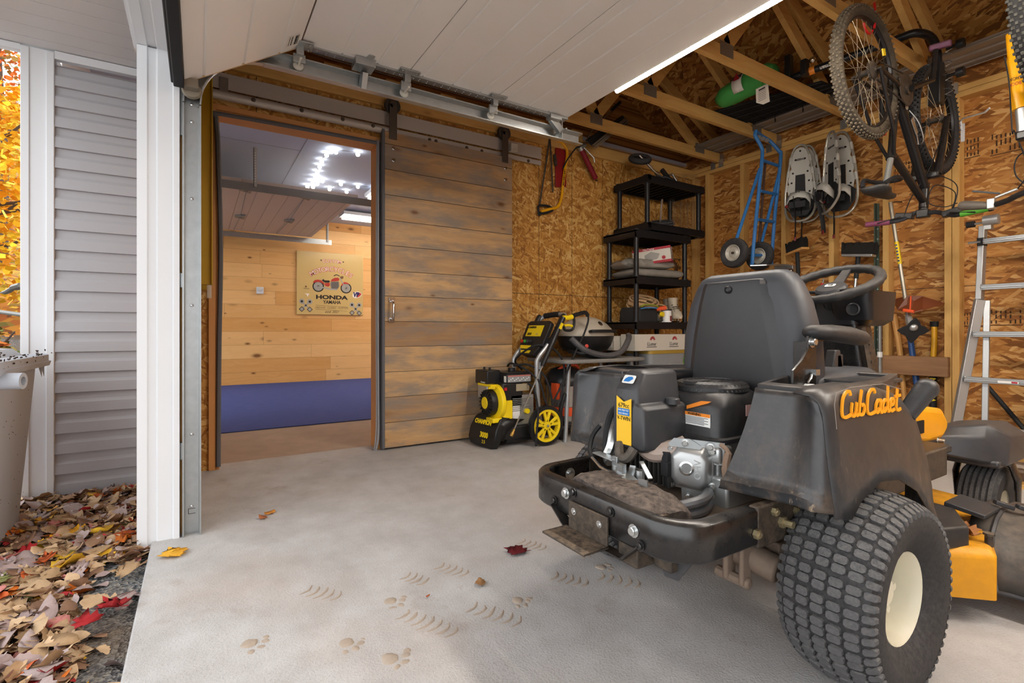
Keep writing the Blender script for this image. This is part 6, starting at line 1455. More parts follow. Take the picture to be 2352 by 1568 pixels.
# ============================================================ things hung on the side wall
def s5(cx, cy): return 1180 + cx / 3.921, 360 + cy / 3.921
bs = thing('bow_saw', 'yellow bow saw hanging on the wall beside the sliding door', 'saw', (-3.40, 2.6, 1.9))
def BS(name, mb, mat, **k): return mb.build(name, mat, bs, world=True, **k)
X0 = -3.395
fp = [on_x(*s5(x, y), X0) for x, y in ((350, -190), (430, -130), (475, -70), (480, 0), (460, 120), (440, 280), (430, 370), (395, 450), (330, 470), (245, 492))]
q = MB(); q.tube(spl(fp, 6), .0125, 10); BS('frame', q, pm('saw yellow', '#e7a514', .35))
q = MB(); q.bar(on_x(*s5(232, 440), X0), on_x(*s5(330, -200), X0), .002, .016, up=(0, 1, 0)); BS('blade', q, m_grim)
q = MB(); q.tube(spl([on_x(*s5(x, y), X0) for x, y in ((245, 500), (230, 525), (222, 480), (228, 440), (300, 440), (345, 460))], 5), .009, 8); q.tube(spl([on_x(*s5(x, y), X0) for x, y in ((245, 510), (300, 500), (350, 482))], 5), .010, 8); BS('handle', q, m_black)
pa, pb = on_x(*s5(462, 110), X0 + .0135), on_x(*s5(446, 260), X0 + .0135)
q = MB(); n = 9
for k in range(n): q.box(pa.lerp(pb, (k + .5) / n), (.001, .010, .011 if k % 3 else .006))
BS('frame_print', q, m_txt)
rs = thing('red_saw_case', 'dark red plastic case hanging on the wall behind the bow saw', 'case', (-3.41, 2.65, 1.9))
q = MB(); q.prism([on_x(*s5(x, y), -3.42).yz[:] for x, y in ((375, -80), (470, -80), (470, 270), (372, 275))], o=(-3.425, 0, 0), u=(0, 1, 0), v=(0, 0, 1), depth=.012); q.build('case_body', pm('case red', '#8a1c1f', .45), rs, world=True, bevel=.003)
q = MB(); q.tube([on_x(*s5(325, -190), -3.40), on_x(*s5(340, 60), -3.40), on_x(*s5(352, 320), -3.40)], .008, 4); q.tube([on_x(*s5(368, -20), -3.41), on_x(*s5(380, 80), -3.41)], .014, 6); q.build('saw_strip', m_grim, rs, world=True)
gg_ = thing('grease_gun', 'dark red grease gun hanging from the wall plate', 'grease gun', (-3.38, 2.9, 2.2))
def GGN(name, mb, mat, **k): return mb.build(name, mat, gg_, world=True, **k)
a, b_ = on_x(1336, 345, -3.35), on_x(1367, 408, -3.37)
q = MB(); q.tube([a, b_], .023, 14); q.tube([b_, b_.lerp(a, -.04)], [.025, .02], 14); GGN('barrel', q, pm('gun red', '#7d1526', .35))
q = MB(); q.tube([a, a.lerp(b_, -.12)], .024, 14); q.tube([a.lerp(b_, -.1), a + Vector((.01, .03, .05))], .018, 10); q.tube([a + Vector((0, .02, .03)), a + Vector((.02, .12, -.05)), a + Vector((.02, .13, -.09))], .006, 8); GGN('head', q, m_alu)
q = MB(); q.tube([b_, b_.lerp(a, -.12)], .004, 6); q.bar(b_.lerp(a, -.12) - Vector((0, .012, 0)), b_.lerp(a, -.12) + Vector((0, .012, .006)), .008, .008); GGN('rod_handle', q, m_pb)
q = MB(); q.tube(spl([a.lerp(b_, -.1), a + Vector((.0, -.06, .01)), a + Vector((-.02, -.14, -.1)), a + Vector((-.03, -.18, -.18))], 6), .006, 6); GGN('hose', q, m_black)
# folding camp seat lying up in the trusses
fc2 = thing('folding_cart', 'black folded luggage cart with bright tubes lying up in the trusses', 'cart', (-3.22, 3.0, 2.52))
def FC(name, mb, mat, **k): return mb.build(name, mat, fc2, world=True, **k)
def k6(cx, cy, X=-3.24): return on_x(1200 + cx / 4.612, 160 + cy / 4.612, X)
q = MB(); q.loft([[k6(660, 750) , k6(760, 830), k6(1130, 560), k6(1060, 480)], [k6(660, 750, -3.3), k6(760, 830, -3.3), k6(1130, 560, -3.3), k6(1060, 480, -3.3)]]); FC('body', q, m_pb, bevel=.01)
for (a, b_) in (((755, 820), (1100, 530)), ((770, 828), (1120, 545)), ((745, 800), (1085, 520))): q = MB(); q.tube([k6(*a, -3.215), k6(*b_, -3.215)], .008, 8); FC('chrome_tube', q, m_alu2)
q = MB(); q.tube([k6(690, 720), k6(740, 640), k6(960, 420)], .007, 8); FC('pull_tube', q, m_alu2)
q = MB(); q.tube([k6(945, 430), k6(1035, 345)], .014, 8); FC('foam_grip', q, m_black)
# ============================================================ hand truck hung on the truss
ht = thing('hand_truck', 'blue steel hand truck with two air-tyre wheels hung from the second truss', 'hand truck', (-2.55, 4.0, 1.38))
m_blue = pm('hand truck blue', '#2f6fae', .38, var=.12, scale=20)
def HT(name, mb, mat, **k): return mb.build(name, mat, ht, world=True, **k)
def c3(x, y): return 1620 + x / 4.355, 280 + y / 4.355
DL, DR = 4.07, 4.24
def hl(x, y): return at_d(*c3(x, y), DL)
def hr(x, y): return at_d(*c3(x, y), DR)
Lp = [hl(465, 1430), hl(500, 1050), hl(540, 650), hl(570, 330), hl(560, 250), hl(500, 140), hl(505, 95)]
Rp = [hr(660, 1425), hr(690, 1000), hr(720, 700), hr(755, 340), hr(735, 290), hr(650, 195), hr(580, 150)]
for pts in (Lp, Rp): q = MB(); q.tube(spl(pts, 6), .0145, 10); HT('side_rail', q, m_blue)
q = MB(); q.tube([Lp[-1], Rp[-1]], .0145, 10); HT('top_bar', q, m_blue)
for f_ in (.25, .5, .78): q = MB(); p = Lp[-2].lerp(Rp[-2], f_); d_ = (Rp[-2] - Lp[-2]).normalized(); q.cyl(p - d_ * .008, p + d_ * .008, .0165, 10); HT('tape_band', q, m_alu)
for yl, yr in ((385, 440), (690, 725), (975, 1000), (1335, 1330)):
    q = MB(); a, b_ = hl(530, yl), hr(715, yr)
    i = {385: (575, 735), 690: (550, 715), 975: (525, 695), 1335: (480, 660)}[yl]
    q.tube([hl(i[0], yl), hr(i[1], yr)], .013, 8); HT('cross_bar', q, m_blue)
q = MB(); q.tube([hl(600, 400).lerp(hr(600, 400), .5), hl(540, 1200).lerp(hr(540, 1200), .5)], .010, 8); HT('centre_bar', q, pm('rust dark', '#4a3328', .6))
WL, WR = at_d(1686.6, 581, 4.0), at_d(1745, 588, 4.17)
ax_ = (WR - WL).normalized()
for w_, top in ((WL, hl(545, 470)), (WR, hr(735, 520))):
    q = MB(); q.tube([w_ + Vector((0, 0, .10)) + ax_ * .02, top], .0125, 8); HT('brace', q, m_blue)
    q = MB(); q.lathe([(.062, -.022), (.085, -.033), (.108, -.030), (.118, -.015), (.119, 0), (.118, .015), (.108, .030), (.085, .033), (.062, .022)], w_, ax_, 32); t_ = HT('tyre', q, m_tire)
    q = MB(); q.lathe([(0, -.01), (.025, -.018), (.045, -.008), (.062, -.028), (.066, -.024), (.064, .02), (.03, .012), (0, .012)], w_, ax_, 24); o = q.build('wheel_rim', pm('rim grey', '#b5b0a5', .5, .3), None); o.parent = t_; o.matrix_parent_inverse = mw(ht).inverted()
q = MB(); q.cyl(WL - ax_ * .03, WR + ax_ * .03, .010, 8); HT('axle', q, m_grim)
a, b_ = hl(450, 1435), hr(680, 1430); d_ = Vector((.62, .55, 0)).normalized()
q = MB(); q.loft([[a - Vector((0, 0, .005)), b_ - Vector((0, 0, .005)), b_ + d_ * .12 - Vector((0, 0, .005)), a + d_ * .12 - Vector((0, 0, .005))], [a + Vector((0, 0, .004)), b_ + Vector((0, 0, .004)), b_ + d_ * .12 + Vector((0, 0, .004)), a + d_ * .12 + Vector((0, 0, .004))]]); HT('toe_plate', q, m_galv)
hb = thing('ball_mount', 'zinc tow bar plate with a chrome hitch ball hung on the back wall', 'tow bar', (-2.36, 4.3, 1.3))
q = MB(); c = on_y(1803, 622, 4.26); q.box(c, (.16, .05, .085)); q.bar(c + Vector((-.08, -.02, .045)), c + Vector((.05, -.02, .045)), .012, .006); q.build('plate', m_galv, hb, world=True, bevel=.003)
q = MB(); q.sph(c + Vector((.075, -.05, -.012)), .024, 14, 10); q.cyl(c + Vector((.03, -.03, -.012)), c + Vector((.075, -.05, -.012)), .012, 10); q.build('hitch_ball', m_chrome, hb, world=True)

# ============================================================ snowshoes
m_ss = pm('snowshoe deck', '#b4b2ab', .5, var=.08, scale=12); m_stube = pm('snowshoe tube', '#a9a59b', .3, .6)
def snowshoe(label, px, py_top, py_bot, Y, yaw, mirror=1, lean=0):
    top = on_y(px, py_top, Y); bot = on_y(px, py_bot, Y); H = top.z - bot.z
    t = thing('snowshoe', label, 'snowshoe', (bot.x, Y, bot.z), group='snowshoes on the back wall', rot=(0, lean, yaw))
    # local: x width, z up, y = thickness; outline narrow at the top, wide low down, upturned tip at the bottom
    s = H / .65
    out = [(.0, .0), (.06, .012), (.098, .06), (.112, .13), (.112, .24), (.100, .36), (.083, .48), (.062, .58), (.036, .635), (.0, .65)]
    full = out + [(-x, z) for x, z in out[-2:0:-1]]
    def yb(z): return -(max(0, .14 - z) ** 1.4) * .9
    q = MB(); q.tube(spl([(x * s, yb(z) * s, z * s) for x, z in full], 3, loop=True), .0095, 8, loop=True); fr = q.build('frame_tube', m_stube, t)
    dk_ = [(.085, .20), (.098, .30), (.084, .33), (.092, .36), (.080, .44), (.066, .46), (.074, .50), (.055, .58), (.03, .62), (0, .632)]
    dk_ = dk_ + [(-x, z) for x, z in dk_[-2::-1]]
    hole = [(-.028, .20), (-.03, .30), (.03, .30), (.028, .20)]
    poly = dk_ + [(-.04, .20), (-.036, .40), (.036, .40), (.04, .20)]
    q = MB(); q.prism([(x * s, z * s) for x, z in poly], o=(0, .002, 0), u=(1, 0, 0), v=(0, 0, 1), depth=.003); q.build('deck', m_ss, t, smooth=0)
    q = MB()
    for x, z in ((-.07, .25), (.07, .25), (-.065, .34), (.065, .34), (-.055, .42), (.055, .42), (-.035, .53), (.035, .53), (0, .60)): q.cyl((x * s, -.0022, z * s), (x * s, -.0008, z * s), .008, 8)
    q.build('deck_hole', m_dark, t)
    for sx in (-1, 1):
        for z0 in (.27, .39, .50):
            q = MB(); w0 = .108 - max(0, z0 - .3) * .155; q.tube([(sx * w0 * s, 0, z0 * s), (sx * (w0 - .008) * s, 0, (z0 + .055) * s)], .0125, 8); q.build('deck_clip', m_ss, t)
    q = MB(); q.prism([(x * s, z * s) for x, z in ((-.036, .20), (-.034, .40), (.034, .40), (.036, .20))], o=(0, .0, 0), u=(1, 0, 0), v=(0, 0, 1), depth=.004)
    q.build('rubber_strap', m_black, t)
    q = MB(); q.loft([[(x * s, y, z * s) for x, y, z in ((-.10, -.01, .12), (-.05, -.005, .05), (.05, -.005, .05), (.10, -.01, .12))], [(x * s, y, z * s) for x, y, z in ((-.105, -.004, .20), (-.06, -.002, .24), (.06, -.002, .24), (.105, -.004, .20))]]); q.build('toe_deck', m_black, t)
    q = MB(); q.loft([[(x * s, y, z * s) for x, y, z in ((-.075, -.02, .10), (-.09, -.075, .135), (-.06, -.10, .175), (0, -.105, .19), (.06, -.10, .175), (.09, -.075, .135), (.075, -.02, .10))], [(x * s, y, z * s) for x, y, z in ((-.07, -.015, .16), (-.085, -.06, .205), (-.05, -.08, .235), (0, -.085, .245), (.05, -.08, .235), (.085, -.06, .205), (.07, -.015, .16))]], closed=False); hn = q.build('harness', pm('harness grey', '#b7b5ad', .45, var=.1), t, solid=.005, smooth=60)
    q = MB(); q.tube(spl([(-.03 * s, -.09, .20 * s), (-.02 * s, -.10, .12 * s), (-.02 * s, -.07, .03 * s), (-.025 * s, -.05, -.06 * s), (-.03 * s, -.04, -.15 * s)], 5), .018, 6, flat=.25); q.bar((-.06 * s, -.10, .13 * s), (.06 * s, -.10, .13 * s), .012, .05); q.bar((.0, -.05, .10 * s), (.0, -.09, .24 * s), .03, .006); q.build('binding_strap', m_black, t)
    q = MB(); q.sph((-.085 * s, -.075, .13 * s), .014, 8, 6); q.bb(-.035 * s, -.02 * s, -.055, -.045, -.16 * s, -.13 * s); q.build('red_buckle', pm('buckle red', '#7c1c1c', .4), t)
    text_mesh('FABER', .022, 'deck_print', m_cdk, t, (0, -.0018, .53 * s), (-1, 0, 0), (0, 0, -1), bold=.0008, world=False)
    return t
snowshoe('grey snowshoe with black binding, the left front one of the hung snowshoes', 1838, 333, 510, 4.18, .28)
snowshoe('grey snowshoe tucked behind the left front snowshoe', 1852, 335, 512, 4.27, .30)
snowshoe('grey snowshoe turned edge-on, left one of the right-hand pair', 1909, 303, 490, 4.16, -.62)
snowshoe('grey snowshoe furthest right of the four, flat against the back wall', 1930, 304, 500, 4.27, .12)

# ============================================================ long tools along the back wall
def tool(name, label, cat, base): return thing(name, label, cat, base)
def yw(px, py, Y=4.3): return on_y(px, py, Y)
m_wh = wood('tool handle', 'z', '#b98344', '#d9a766', kn=.1, rough=.45)
m_brist = pm('bristles', '#1a1714', .95, var=.4, scale=200, bump=.8, bscale=400)
def broom(label, head0, head1, foot, w_, hcol, tilt=False, neck=None):
    c = (Vector(head0) + Vector(head1)) / 2
    t = tool('push_broom', label, 'broom', (foot.x, foot.y, 0))
    def BR(n, q, m, **k): return q.build(n, m, t, world=True, **k)
    d_ = (Vector(head1) - Vector(head0)); upv = Vector((0, 0, 1)); upv = (upv - d_.normalized() * upv.dot(d_.normalized())).normalized()
    q = MB(); q.bar(Vector(head0) - upv * .012, Vector(head1) - upv * .012, .07, .02, up=upv); BR('block', q, m_wh if tilt else m_galv, bevel=.003)
    q = MB(); n = 46
    for i in range(n):
        for s_ in (-.022, 0, .022):
            p = Vector(head0).lerp(Vector(head1), (i + .5) / n) + Vector((0, s_, 0)); r2 = random.Random(i * 7 + int(s_ * 1000))
            q.tube([p, p + upv * (.075 + r2.uniform(-.012, .012)) + d_.normalized() * r2.uniform(-.014, .014)], [.012, .009], 5)
    BR('bristles', q, m_brist, smooth=60)
    q = MB(); nk = c - upv * .02; q.tube([nk, nk.lerp(foot, .12)], .016, 10); BR('socket', q, m_black)
    q = MB(); q.tube([nk.lerp(foot, .1), foot], .0115, 10); BR('handle', q, hcol)
    return t, nk, foot
t, nk, ft = broom('small push broom with a wooden block standing head up at the left', yw(1812, 582, 4.28), yw(1850, 566, 4.2), Vector((-2.18, 4.18, .0)), .2, m_black, True)
q = MB(); p = nk.lerp(ft, .16); q.tube([p, p.lerp(ft, .012)], .017, 10); q.build('orange_ring', m_or, t, world=True)
broom('wide push broom with black bristles standing head up against the back wall', yw(1938, 583, 4.24), yw(2008, 583, 4.24), Vector((-1.93, 4.18, .0)), .3, m_alu2)
tp = tool('fence_post', 'green metal fence post standing against the back wall', 'post', (-1.72, 4.29, 0))
q = MB(); z1 = 1.765; q.bb(-1.752, -1.718, 4.300, 4.306, 0, z1); q.bb(-1.738, -1.732, 4.270, 4.30, 0, z1)
q.build('post', pm('post green', '#3d4b40', .5, .2), tp, world=True)
q = MB()
for k in range(20): q.cyl((-1.727, 4.2995, .15 + k * .075), (-1.727, 4.2985, .15 + k * .075), .006, 6)
q.build('stud_holes', pm('post hole light', '#8d9a90', .5), tp, world=True)
pole = tool('grey_pole', 'thin grey metal pole with white fittings beside the green post', 'pole', (-1.70, 4.27, 0))
q = MB(); q.tube([(-1.70, 4.27, 0), (-1.705, 4.28, .95)], .012, 10); q.build('pole_tube', m_zinc2, pole, world=True); q = MB(); q.cyl((-1.705, 4.28, .93), (-1.705, 4.28, .96), .016, 10); q.cyl((-1.703, 4.275, .62), (-1.703, 4.275, .66), .017, 10); q.build('fitting', m_lab_w, pole, world=True)
# grass trimmer
gt = tool('grass_trimmer', 'grass trimmer hung head down with a long steel shaft and orange guard', 'trimmer', (-1.55, 4.25, .8))
def GT(n, q, m, **k): return q.build(n, m, gt, world=True, **k)
a, b_ = yw(2045, 465, 4.24), yw(2085, 722, 4.20)
q = MB(); q.tube([a, a + Vector((0, .10, .02)), a + Vector((0, .187, .03))], .004, 6); GT('hanging_loop', q, m_grim)
q = MB(); q.tube([a, b_], .0125, 12); GT('shaft', q, pm('shaft steel', '#a8a294', .35, .6))
q = MB(); q.tube([a.lerp(b_, .36), a.lerp(b_, .56)], .0132, 12); GT('yellow_sleeve', q, m_py)
q = MB()
for k in range(6): p = a.lerp(b_, .39 + .028 * k); q.box(p + Vector((0, -.0135, 0)), (.012, .001, .010))
GT('sleeve_print', q, pm('print blue', '#39417c', .5), smooth=0)
q = MB(); n = 14; A_ = [(yw(2050, 690, 4.26)), yw(2085, 680, 4.20), yw(2120, 682, 4.22), yw(2170, 698, 4.27), yw(2120, 712, 4.16), yw(2092, 720, 4.14), yw(2062, 712, 4.16)]
q.loft([[p for p in A_], [p + Vector((0, 0, .006)) for p in A_]]); g_ = G('smoky guard'); g_.bsdf.inputs['Transmission Weight'].default_value = .45; GT('guard', q, g_.done('#8a4a2a', .35), smooth=0)
q = MB(); q.tube([yw(2075, 712, 4.15), yw(2100, 716, 4.15)], .012, 8); q.tube([yw(2092, 680, 4.2), yw(2090, 716, 4.15)], .005, 6); GT('guard_rib', q, m_or)
hd = yw(2092, 748, 4.17)
q = MB(); q.tube([b_, b_.lerp(hd, .6), hd], [.016, .024, .022], 12); q.sph(hd + Vector((.02, -.02, -.01)), .028, 12, 8); GT('gear_head', q, m_alu)
q = MB(); nB = Vector((.5, -.55, -.3)).normalized(); x_, y_, _ = frame(nB)
pts = []
for k in range(16):
    a_ = 2 * pi * k / 16; rr = .095 if k % 4 == 0 else (.07 if k % 2 else .055); pts.append(hd + Vector((.015, -.01, -.03)) + x_ * rr * cos(a_) + y_ * rr * sin(a_))
q.loft([pts, [p + nB * .012 for p in pts]]); GT('cutting_head', q, m_black, bevel=.003)
# plank holding the long handles
q = MB(); q.bar(yw(1930, 832, 4.315), yw(2180, 843, 4.315), .05, .135); tag(q.build('holding_plank', wood('weathered plank', 'x', '#6b4c33', '#9a7350', kn=.8), bevel=.004), 'weathered brown plank nailed across the studs to hold the tools', 'plank')
def handle(name, label, cat, pts, rs, mat, head=None, hm=None, grip=None):
    t = tool(name, label, cat, (Vector(pts[-1]).x, 4.34, 0)); q = MB(); q.tube(spl(pts, 5), rs if not isinstance(rs, list) else [rs[0] + (rs[1] - rs[0]) * i / (5 * (len(pts) - 1)) for i in range(5 * (len(pts) - 1) + 1)], 10, flat=.8); q.build('handle', mat, t, world=True)
    return t
YT = 4.385
axe = handle('axe', 'axe with a curved pale wooden handle stuck behind the plank', 'axe', [yw(2052, 722, YT), yw(2056, 740, YT), yw(2066, 800, YT), yw(2072, 860, YT), yw(2080, 935, YT), Vector((-1.545, YT, .05))], [.026, .017], m_wh)
q = MB(); q.box((-1.575, YT - .01, .07), (.11, .03, .09)); q.build('axe_head', m_grim, axe, world=True, bevel=.006)
maul = handle('splitting_maul', 'splitting maul with a blue handle stuck behind the plank', 'maul', [yw(2090, 768, YT), yw(2094, 800, YT), yw(2104, 870, YT), yw(2116, 935, YT), Vector((-1.43, YT, .08))], [.022, .026], pm('handle blue', '#2c4f86', .4))
q = MB(); q.box((-1.42, YT - .01, .09), (.12, .03, .10)); q.build('maul_head', m_grim, maul, world=True, bevel=.008)
vm = handle('sledge_axe', 'yellow and black handled axe with a red head behind the plank', 'axe', [yw(2146, 748, YT), yw(2146, 780, YT), yw(2144, 822, YT)], .021, pm('handle yellow', '#d9a01e', .4))
q = MB(); q.tube([yw(2146, 738, YT), yw(2146, 750, YT)], [.026, .023], 12); q.tube([yw(2144, 820, YT), yw(2143, 935, YT), Vector((-1.405, YT, .14))], .021, 12); q.build('black_grip', m_black, vm, world=True)
text_mesh('VULCAN', .05, 'handle_text', m_py, vm, yw(2143, 895, YT - .0225), (0, 0, 1), (-1, 0, 0), bold=.001, sx=.85)
q = MB(); q.loft([[(-1.44, YT - .02, .20), (-1.36, YT - .02, .205), (-1.27, YT - .02, .25), (-1.26, YT - .02, .15), (-1.36, YT - .02, .135), (-1.44, YT - .02, .14)], [(-1.44, YT + .02, .20), (-1.36, YT + .02, .205), (-1.27, YT - .015, .25), (-1.26, YT - .015, .15), (-1.36, YT + .02, .135), (-1.44, YT + .02, .14)]]); q.build('red_head', pm('head red', '#7e2a25', .5), vm, world=True)
pick = handle('pick_handle', 'light wooden tool handle leaning behind the mower dashboard', 'tool', [yw(1998, 765, YT), yw(1988, 800, YT), yw(1975, 850, YT), Vector((-1.95, YT, .1))], .018, m_wh)
rod = tool('red_tipped_rod', 'thin rod with a red grip leaning on the back wall', 'rod', (-2.0, 4.3, 0)); q = MB(); q.tube([yw(1892, 640, 4.3), yw(1885, 670, 4.3), Vector((-2.17, 4.25, 0))], .006, 6); q.build('rod_shaft', m_zinc2, rod, world=True); q = MB(); q.tube([yw(1889, 650, 4.295), yw(1884, 668, 4.293)], .012, 8); q.build('red_grip', pm('grip red', '#c2281f', .4), rod, world=True)
hk = tool('wall_hook', 'white arm-shaped hook screwed to the stud near the hanging bicycle', 'hook', (-1.24, 4.33, 2.2))
q = MB(); pa_ = [yw(2208, 300, 4.3), yw(2207, 278, 4.3), yw(2212, 272, 4.27), yw(2262, 258, 4.12), yw(2273, 248, 4.1)]; q.tube(pa_, .006, 8); q.build('hook_arm', m_white, hk, world=True); q = MB(); q.bb(-1.255, -1.235, 4.33, 4.337, 2.08, 2.2); q.build('hook_plate', m_white, hk, world=True)
dp = tool('black_pole', 'black pole leaning diagonally behind the aluminium ladder', 'pole', (-.8, 4.3, 0)); q = MB(); q.tube([yw(2262, 880, 4.38), yw(2352, 985, 4.38), Vector((-.72, 4.38, .05))], .014, 8); q.build('pole_tube', m_black, dp, world=True)
# pallet
pl = tool('wooden_pallet', 'wooden pallet lying behind the front caster by the back wall', 'pallet', (-.7, 3.77, 0))
for k in range(3): q = MB(); q.bb(-1.0, -.30, 3.60 + .12 * k, 3.70 + .12 * k, .16, .18); q.build('deck_board', m_lum_x, pl, world=True)
for x in (-1.0, -.68, -.34): q = MB(); q.bb(x, x + .04, 3.60, 3.94, .02, .16); q.build('stringer', m_lum_y, pl, world=True)
q = MB(); q.bb(-1.0, -.30, 3.60, 3.70, 0, .02); q.build('bottom_board', m_lum_x, pl, world=True)

# ============================================================ aluminium ladder
la = thing('aluminium_ladder', 'silver aluminium folding ladder with flared foot rails leaning at the right', 'ladder', (-1.0, 4.1, 0))
m_al = pm('ladder aluminium', '#b4b6b7', .42, .75, var=.06, scale=12)
def LA(n, q, m=m_al, **k): return q.build(n, m, la, world=True, **k)
def lad(px, py, dy=0.0): Yl = 4.02 + (1050 - py) / 550 * .16 + dy; return on_y(px, py, Yl)
for mir in (0, 1):
    def mm(p): return Vector((-1.36 - p.x + .0, p.y, p.z)) if mir else p
    a0 = lad(2258, 520); a1 = lad(2250, 688); a2 = lad(2196, 975); a3 = a1.lerp(a2, 1.28); a3.z = max(a3.z, .0)
    q = MB(); q.bar(mm(a0), mm(a1), .030, .05); q.bar(mm(a1), mm(a3), .030, .05); LA('outer_rail', q, bevel=.003)
    i0 = lad(2261, 690); i1 = lad(2256, 970); i2 = i0.lerp(i1, 1.22)
    q = MB(); q.bar(mm(i0 + Vector((.005, .03, 0))), mm(i2 + Vector((.005, .03, 0))), .03, .04); LA('inner_rail', q, bevel=.003)
for py, px in ((555, 2259), (660, 2254), (767, 2236), (870, 2216), (975, 2198)):
    p = lad(px, py, -.02); xr = -1.36 - p.x
    q = MB(); q.bar(p, Vector((xr, p.y, p.z)), .03, .034, up=(0, 0, 1)); q.bar(p + Vector((0, -.017, .0)), Vector((xr, p.y - .017, p.z)), .006, .016); LA('rung', q, bevel=.003)
    for dz in (-.012, .014): q = MB(); q.sph(p + Vector((.006, -.022, dz)), .005, 8, 5); LA('rivet', q, m_alu2)
q = MB(); hp = lad(2262, 508); q.cyl(hp + Vector((.0, -.02, .0)), hp + Vector((.07, -.02, .0)), .032, 12); q.box(hp + Vector((.02, 0, -.02)), (.03, .05, .07)); q.cyl(hp + Vector((-.075, -.01, -.01)), hp + Vector((0, -.01, -.01)), .008, 8)
LA('hinge', q); q = MB(); q.cyl(hp + Vector((-.085, -.01, -.01)), hp + Vector((-.045, -.01, -.01)), .02, 12); LA('hinge_knob', q, m_black)
q = MB(); p = lad(2256, 556); q.box(p, (.036, .062, .05)); LA('lock_collar', q, m_black, bevel=.004); q = MB(); q.cyl(p + Vector((-.06, -.03, 0)), p + Vector((0, -.03, 0)), .007, 8); LA('lock_pin', q)
for py, x0 in ((870, .10), (975, .16)):
    p = lad(2216 if py == 870 else 2198, py, -.02); q = MB(); q.bb(p.x + x0 + .06, p.x + x0 + .15, p.y - .0345, p.y - .0335, p.z - .008, p.z + .006); LA('rung_label', q, m_lab_w); q = MB(); q.bb(p.x + x0 + .12, p.x + x0 + .145, p.y - .036, p.y - .0347, p.z - .006, p.z + .004); LA('label_mark', q, m_cred)

# ============================================================ up in the trusses
cs = thing('metal_panel', 'ribbed grey metal panel lying across the truss chords near the back wall', 'metal panel', (-1.5, 4.15, 2.5615))
q = MB(); pr = []; y = 4.0
ysec = [(4.0, 0), (4.0, .012), (4.03, .012), (4.035, .003), (4.10, .003), (4.11, .014), (4.14, .014), (4.15, .003), (4.22, .003), (4.23, .014), (4.26, .014), (4.27, .003), (4.32, .003), (4.325, .012), (4.33, 0)]
q.loft([[(x, p[0], 2.562 + p[1]) for p in ysec] for x in (-3.14, .4)], closed=False); q.build('panel_sheet', pm('panel metal', '#8f877f', .45, .4, var=.12, scale=5), cs, world=True, solid=.0015, smooth=0)
ws = thing('wire_shelf', 'black wire shelf lying flat across the truss chords', 'wire shelf', (-2.2, 3.75, 2.562))
q = MB(); A_, B_, C_, D_ = [Vector((p[0], p[1], 2.572)) for p in ((-2.56, 3.50), (-2.56, 3.99), (-1.82, 3.99), (-1.84, 3.72))]
q.loft([[A_, B_, C_, D_], [p + Vector((0, 0, .006)) for p in (A_, B_, C_, D_)]]); q.build('shelf_liner', pm('liner black', '#100f0f', .8), ws, world=True, smooth=0)
q = MB()
for i in range(40): u = (i + .5) / 40; q.tube([A_.lerp(D_, u) - Vector((0, 0, .004)), B_.lerp(C_, u) - Vector((0, 0, .004))], .0022, 4)
for v in (0, .25, .5, .75, 1): q.tube([A_.lerp(B_, v) - Vector((0, 0, .008)), D_.lerp(C_, v) - Vector((0, 0, .008))], .004, 5)
for v in (.3, .6): p = B_.lerp(C_, v); q.tube(spl([p, p + Vector((0, .02, -.03)), p + Vector((0, .01, -.05)), p + Vector((.01, -.01, -.03)), p + Vector((.01, -.01, .0))], 4), .003, 5)
q.build('wire_grid', m_black, ws, world=True)
bg_ = thing('tent_bag', 'green tent bag with a white printed label on the black wire shelf', 'bag', (-2.3, 3.45, 2.58))
m_green = pm('bag green', '#46a352', .55, var=.15, scale=9, bump=.3, bscale=25)
q = MB(); rings = []
e0, e1 = Vector((-2.50, 3.50, 2.635)), Vector((-2.02, 3.46, 2.66))
for i in range(13):
    u = i / 12; c = e0.lerp(e1, u); rr = .078 * (1 - abs(2 * u - 1) ** 6 * .45)
    rings.append([c + Vector((.01 * MN.noise(Vector((u * 9, k, 1))), (rr + .010 * MN.noise(Vector((u * 7, k * .9, 4)))) * cos(2 * pi * k / 16) * 1.3, rr * sin(2 * pi * k / 16) * .95 + .012 * MN.noise(Vector((u * 8, k * .7, 2))))) for k in range(16)])
q.loft(rings); q.build('bag_body', m_green, bg_, world=True, smooth=70)
q = MB(); q.loft([[(x, 3.48 - .118 * cos(a) , 2.645 + .088 * sin(a)) for a in [radians(-45 + 15 * k) for k in range(8)]] for x in (-2.30, -2.22)], closed=False); q.build('paper_band', m_lab_w, bg_, world=True, solid=.002)
q = MB(); q.loft([[(x, 3.478 - .122 * cos(a), 2.645 + .092 * sin(a)) for a in [radians(15 + 12 * k) for k in range(4)]] for x in (-2.30, -2.22)], closed=False); q.build('band_photo', pm('photo dark', '#3a2a26', .5), bg_, world=True, solid=.001)
q = MB(); q.loft([[(-2.29 + .01, 3.358, 2.66), (-2.23, 3.358, 2.66), (-2.26, 3.37, 2.72)], [(-2.28, 3.355, 2.66), (-2.23, 3.355, 2.66), (-2.26, 3.366, 2.72)]]); q.build('red_mark', m_cred, bg_, world=True)
tg = [at_d(*c, 3.42) for c in ((1736, 205), (1764, 191), (1768, 233), (1753, 240), (1737, 236))]
q = MB(); vd = Vector((-.75, .6, .25)).normalized(); q.loft([tg, [p + vd * .001 for p in tg]]); ht_ = q.build('hang_tag', pm('tag paper', '#c9c3b8', .7), bg_, world=True, smooth=0)
q = MB(); ctr = sum(tg, Vector()) / 5; ux = (tg[1] - tg[0]).normalized(); uy = (tg[4] - tg[0]).normalized()
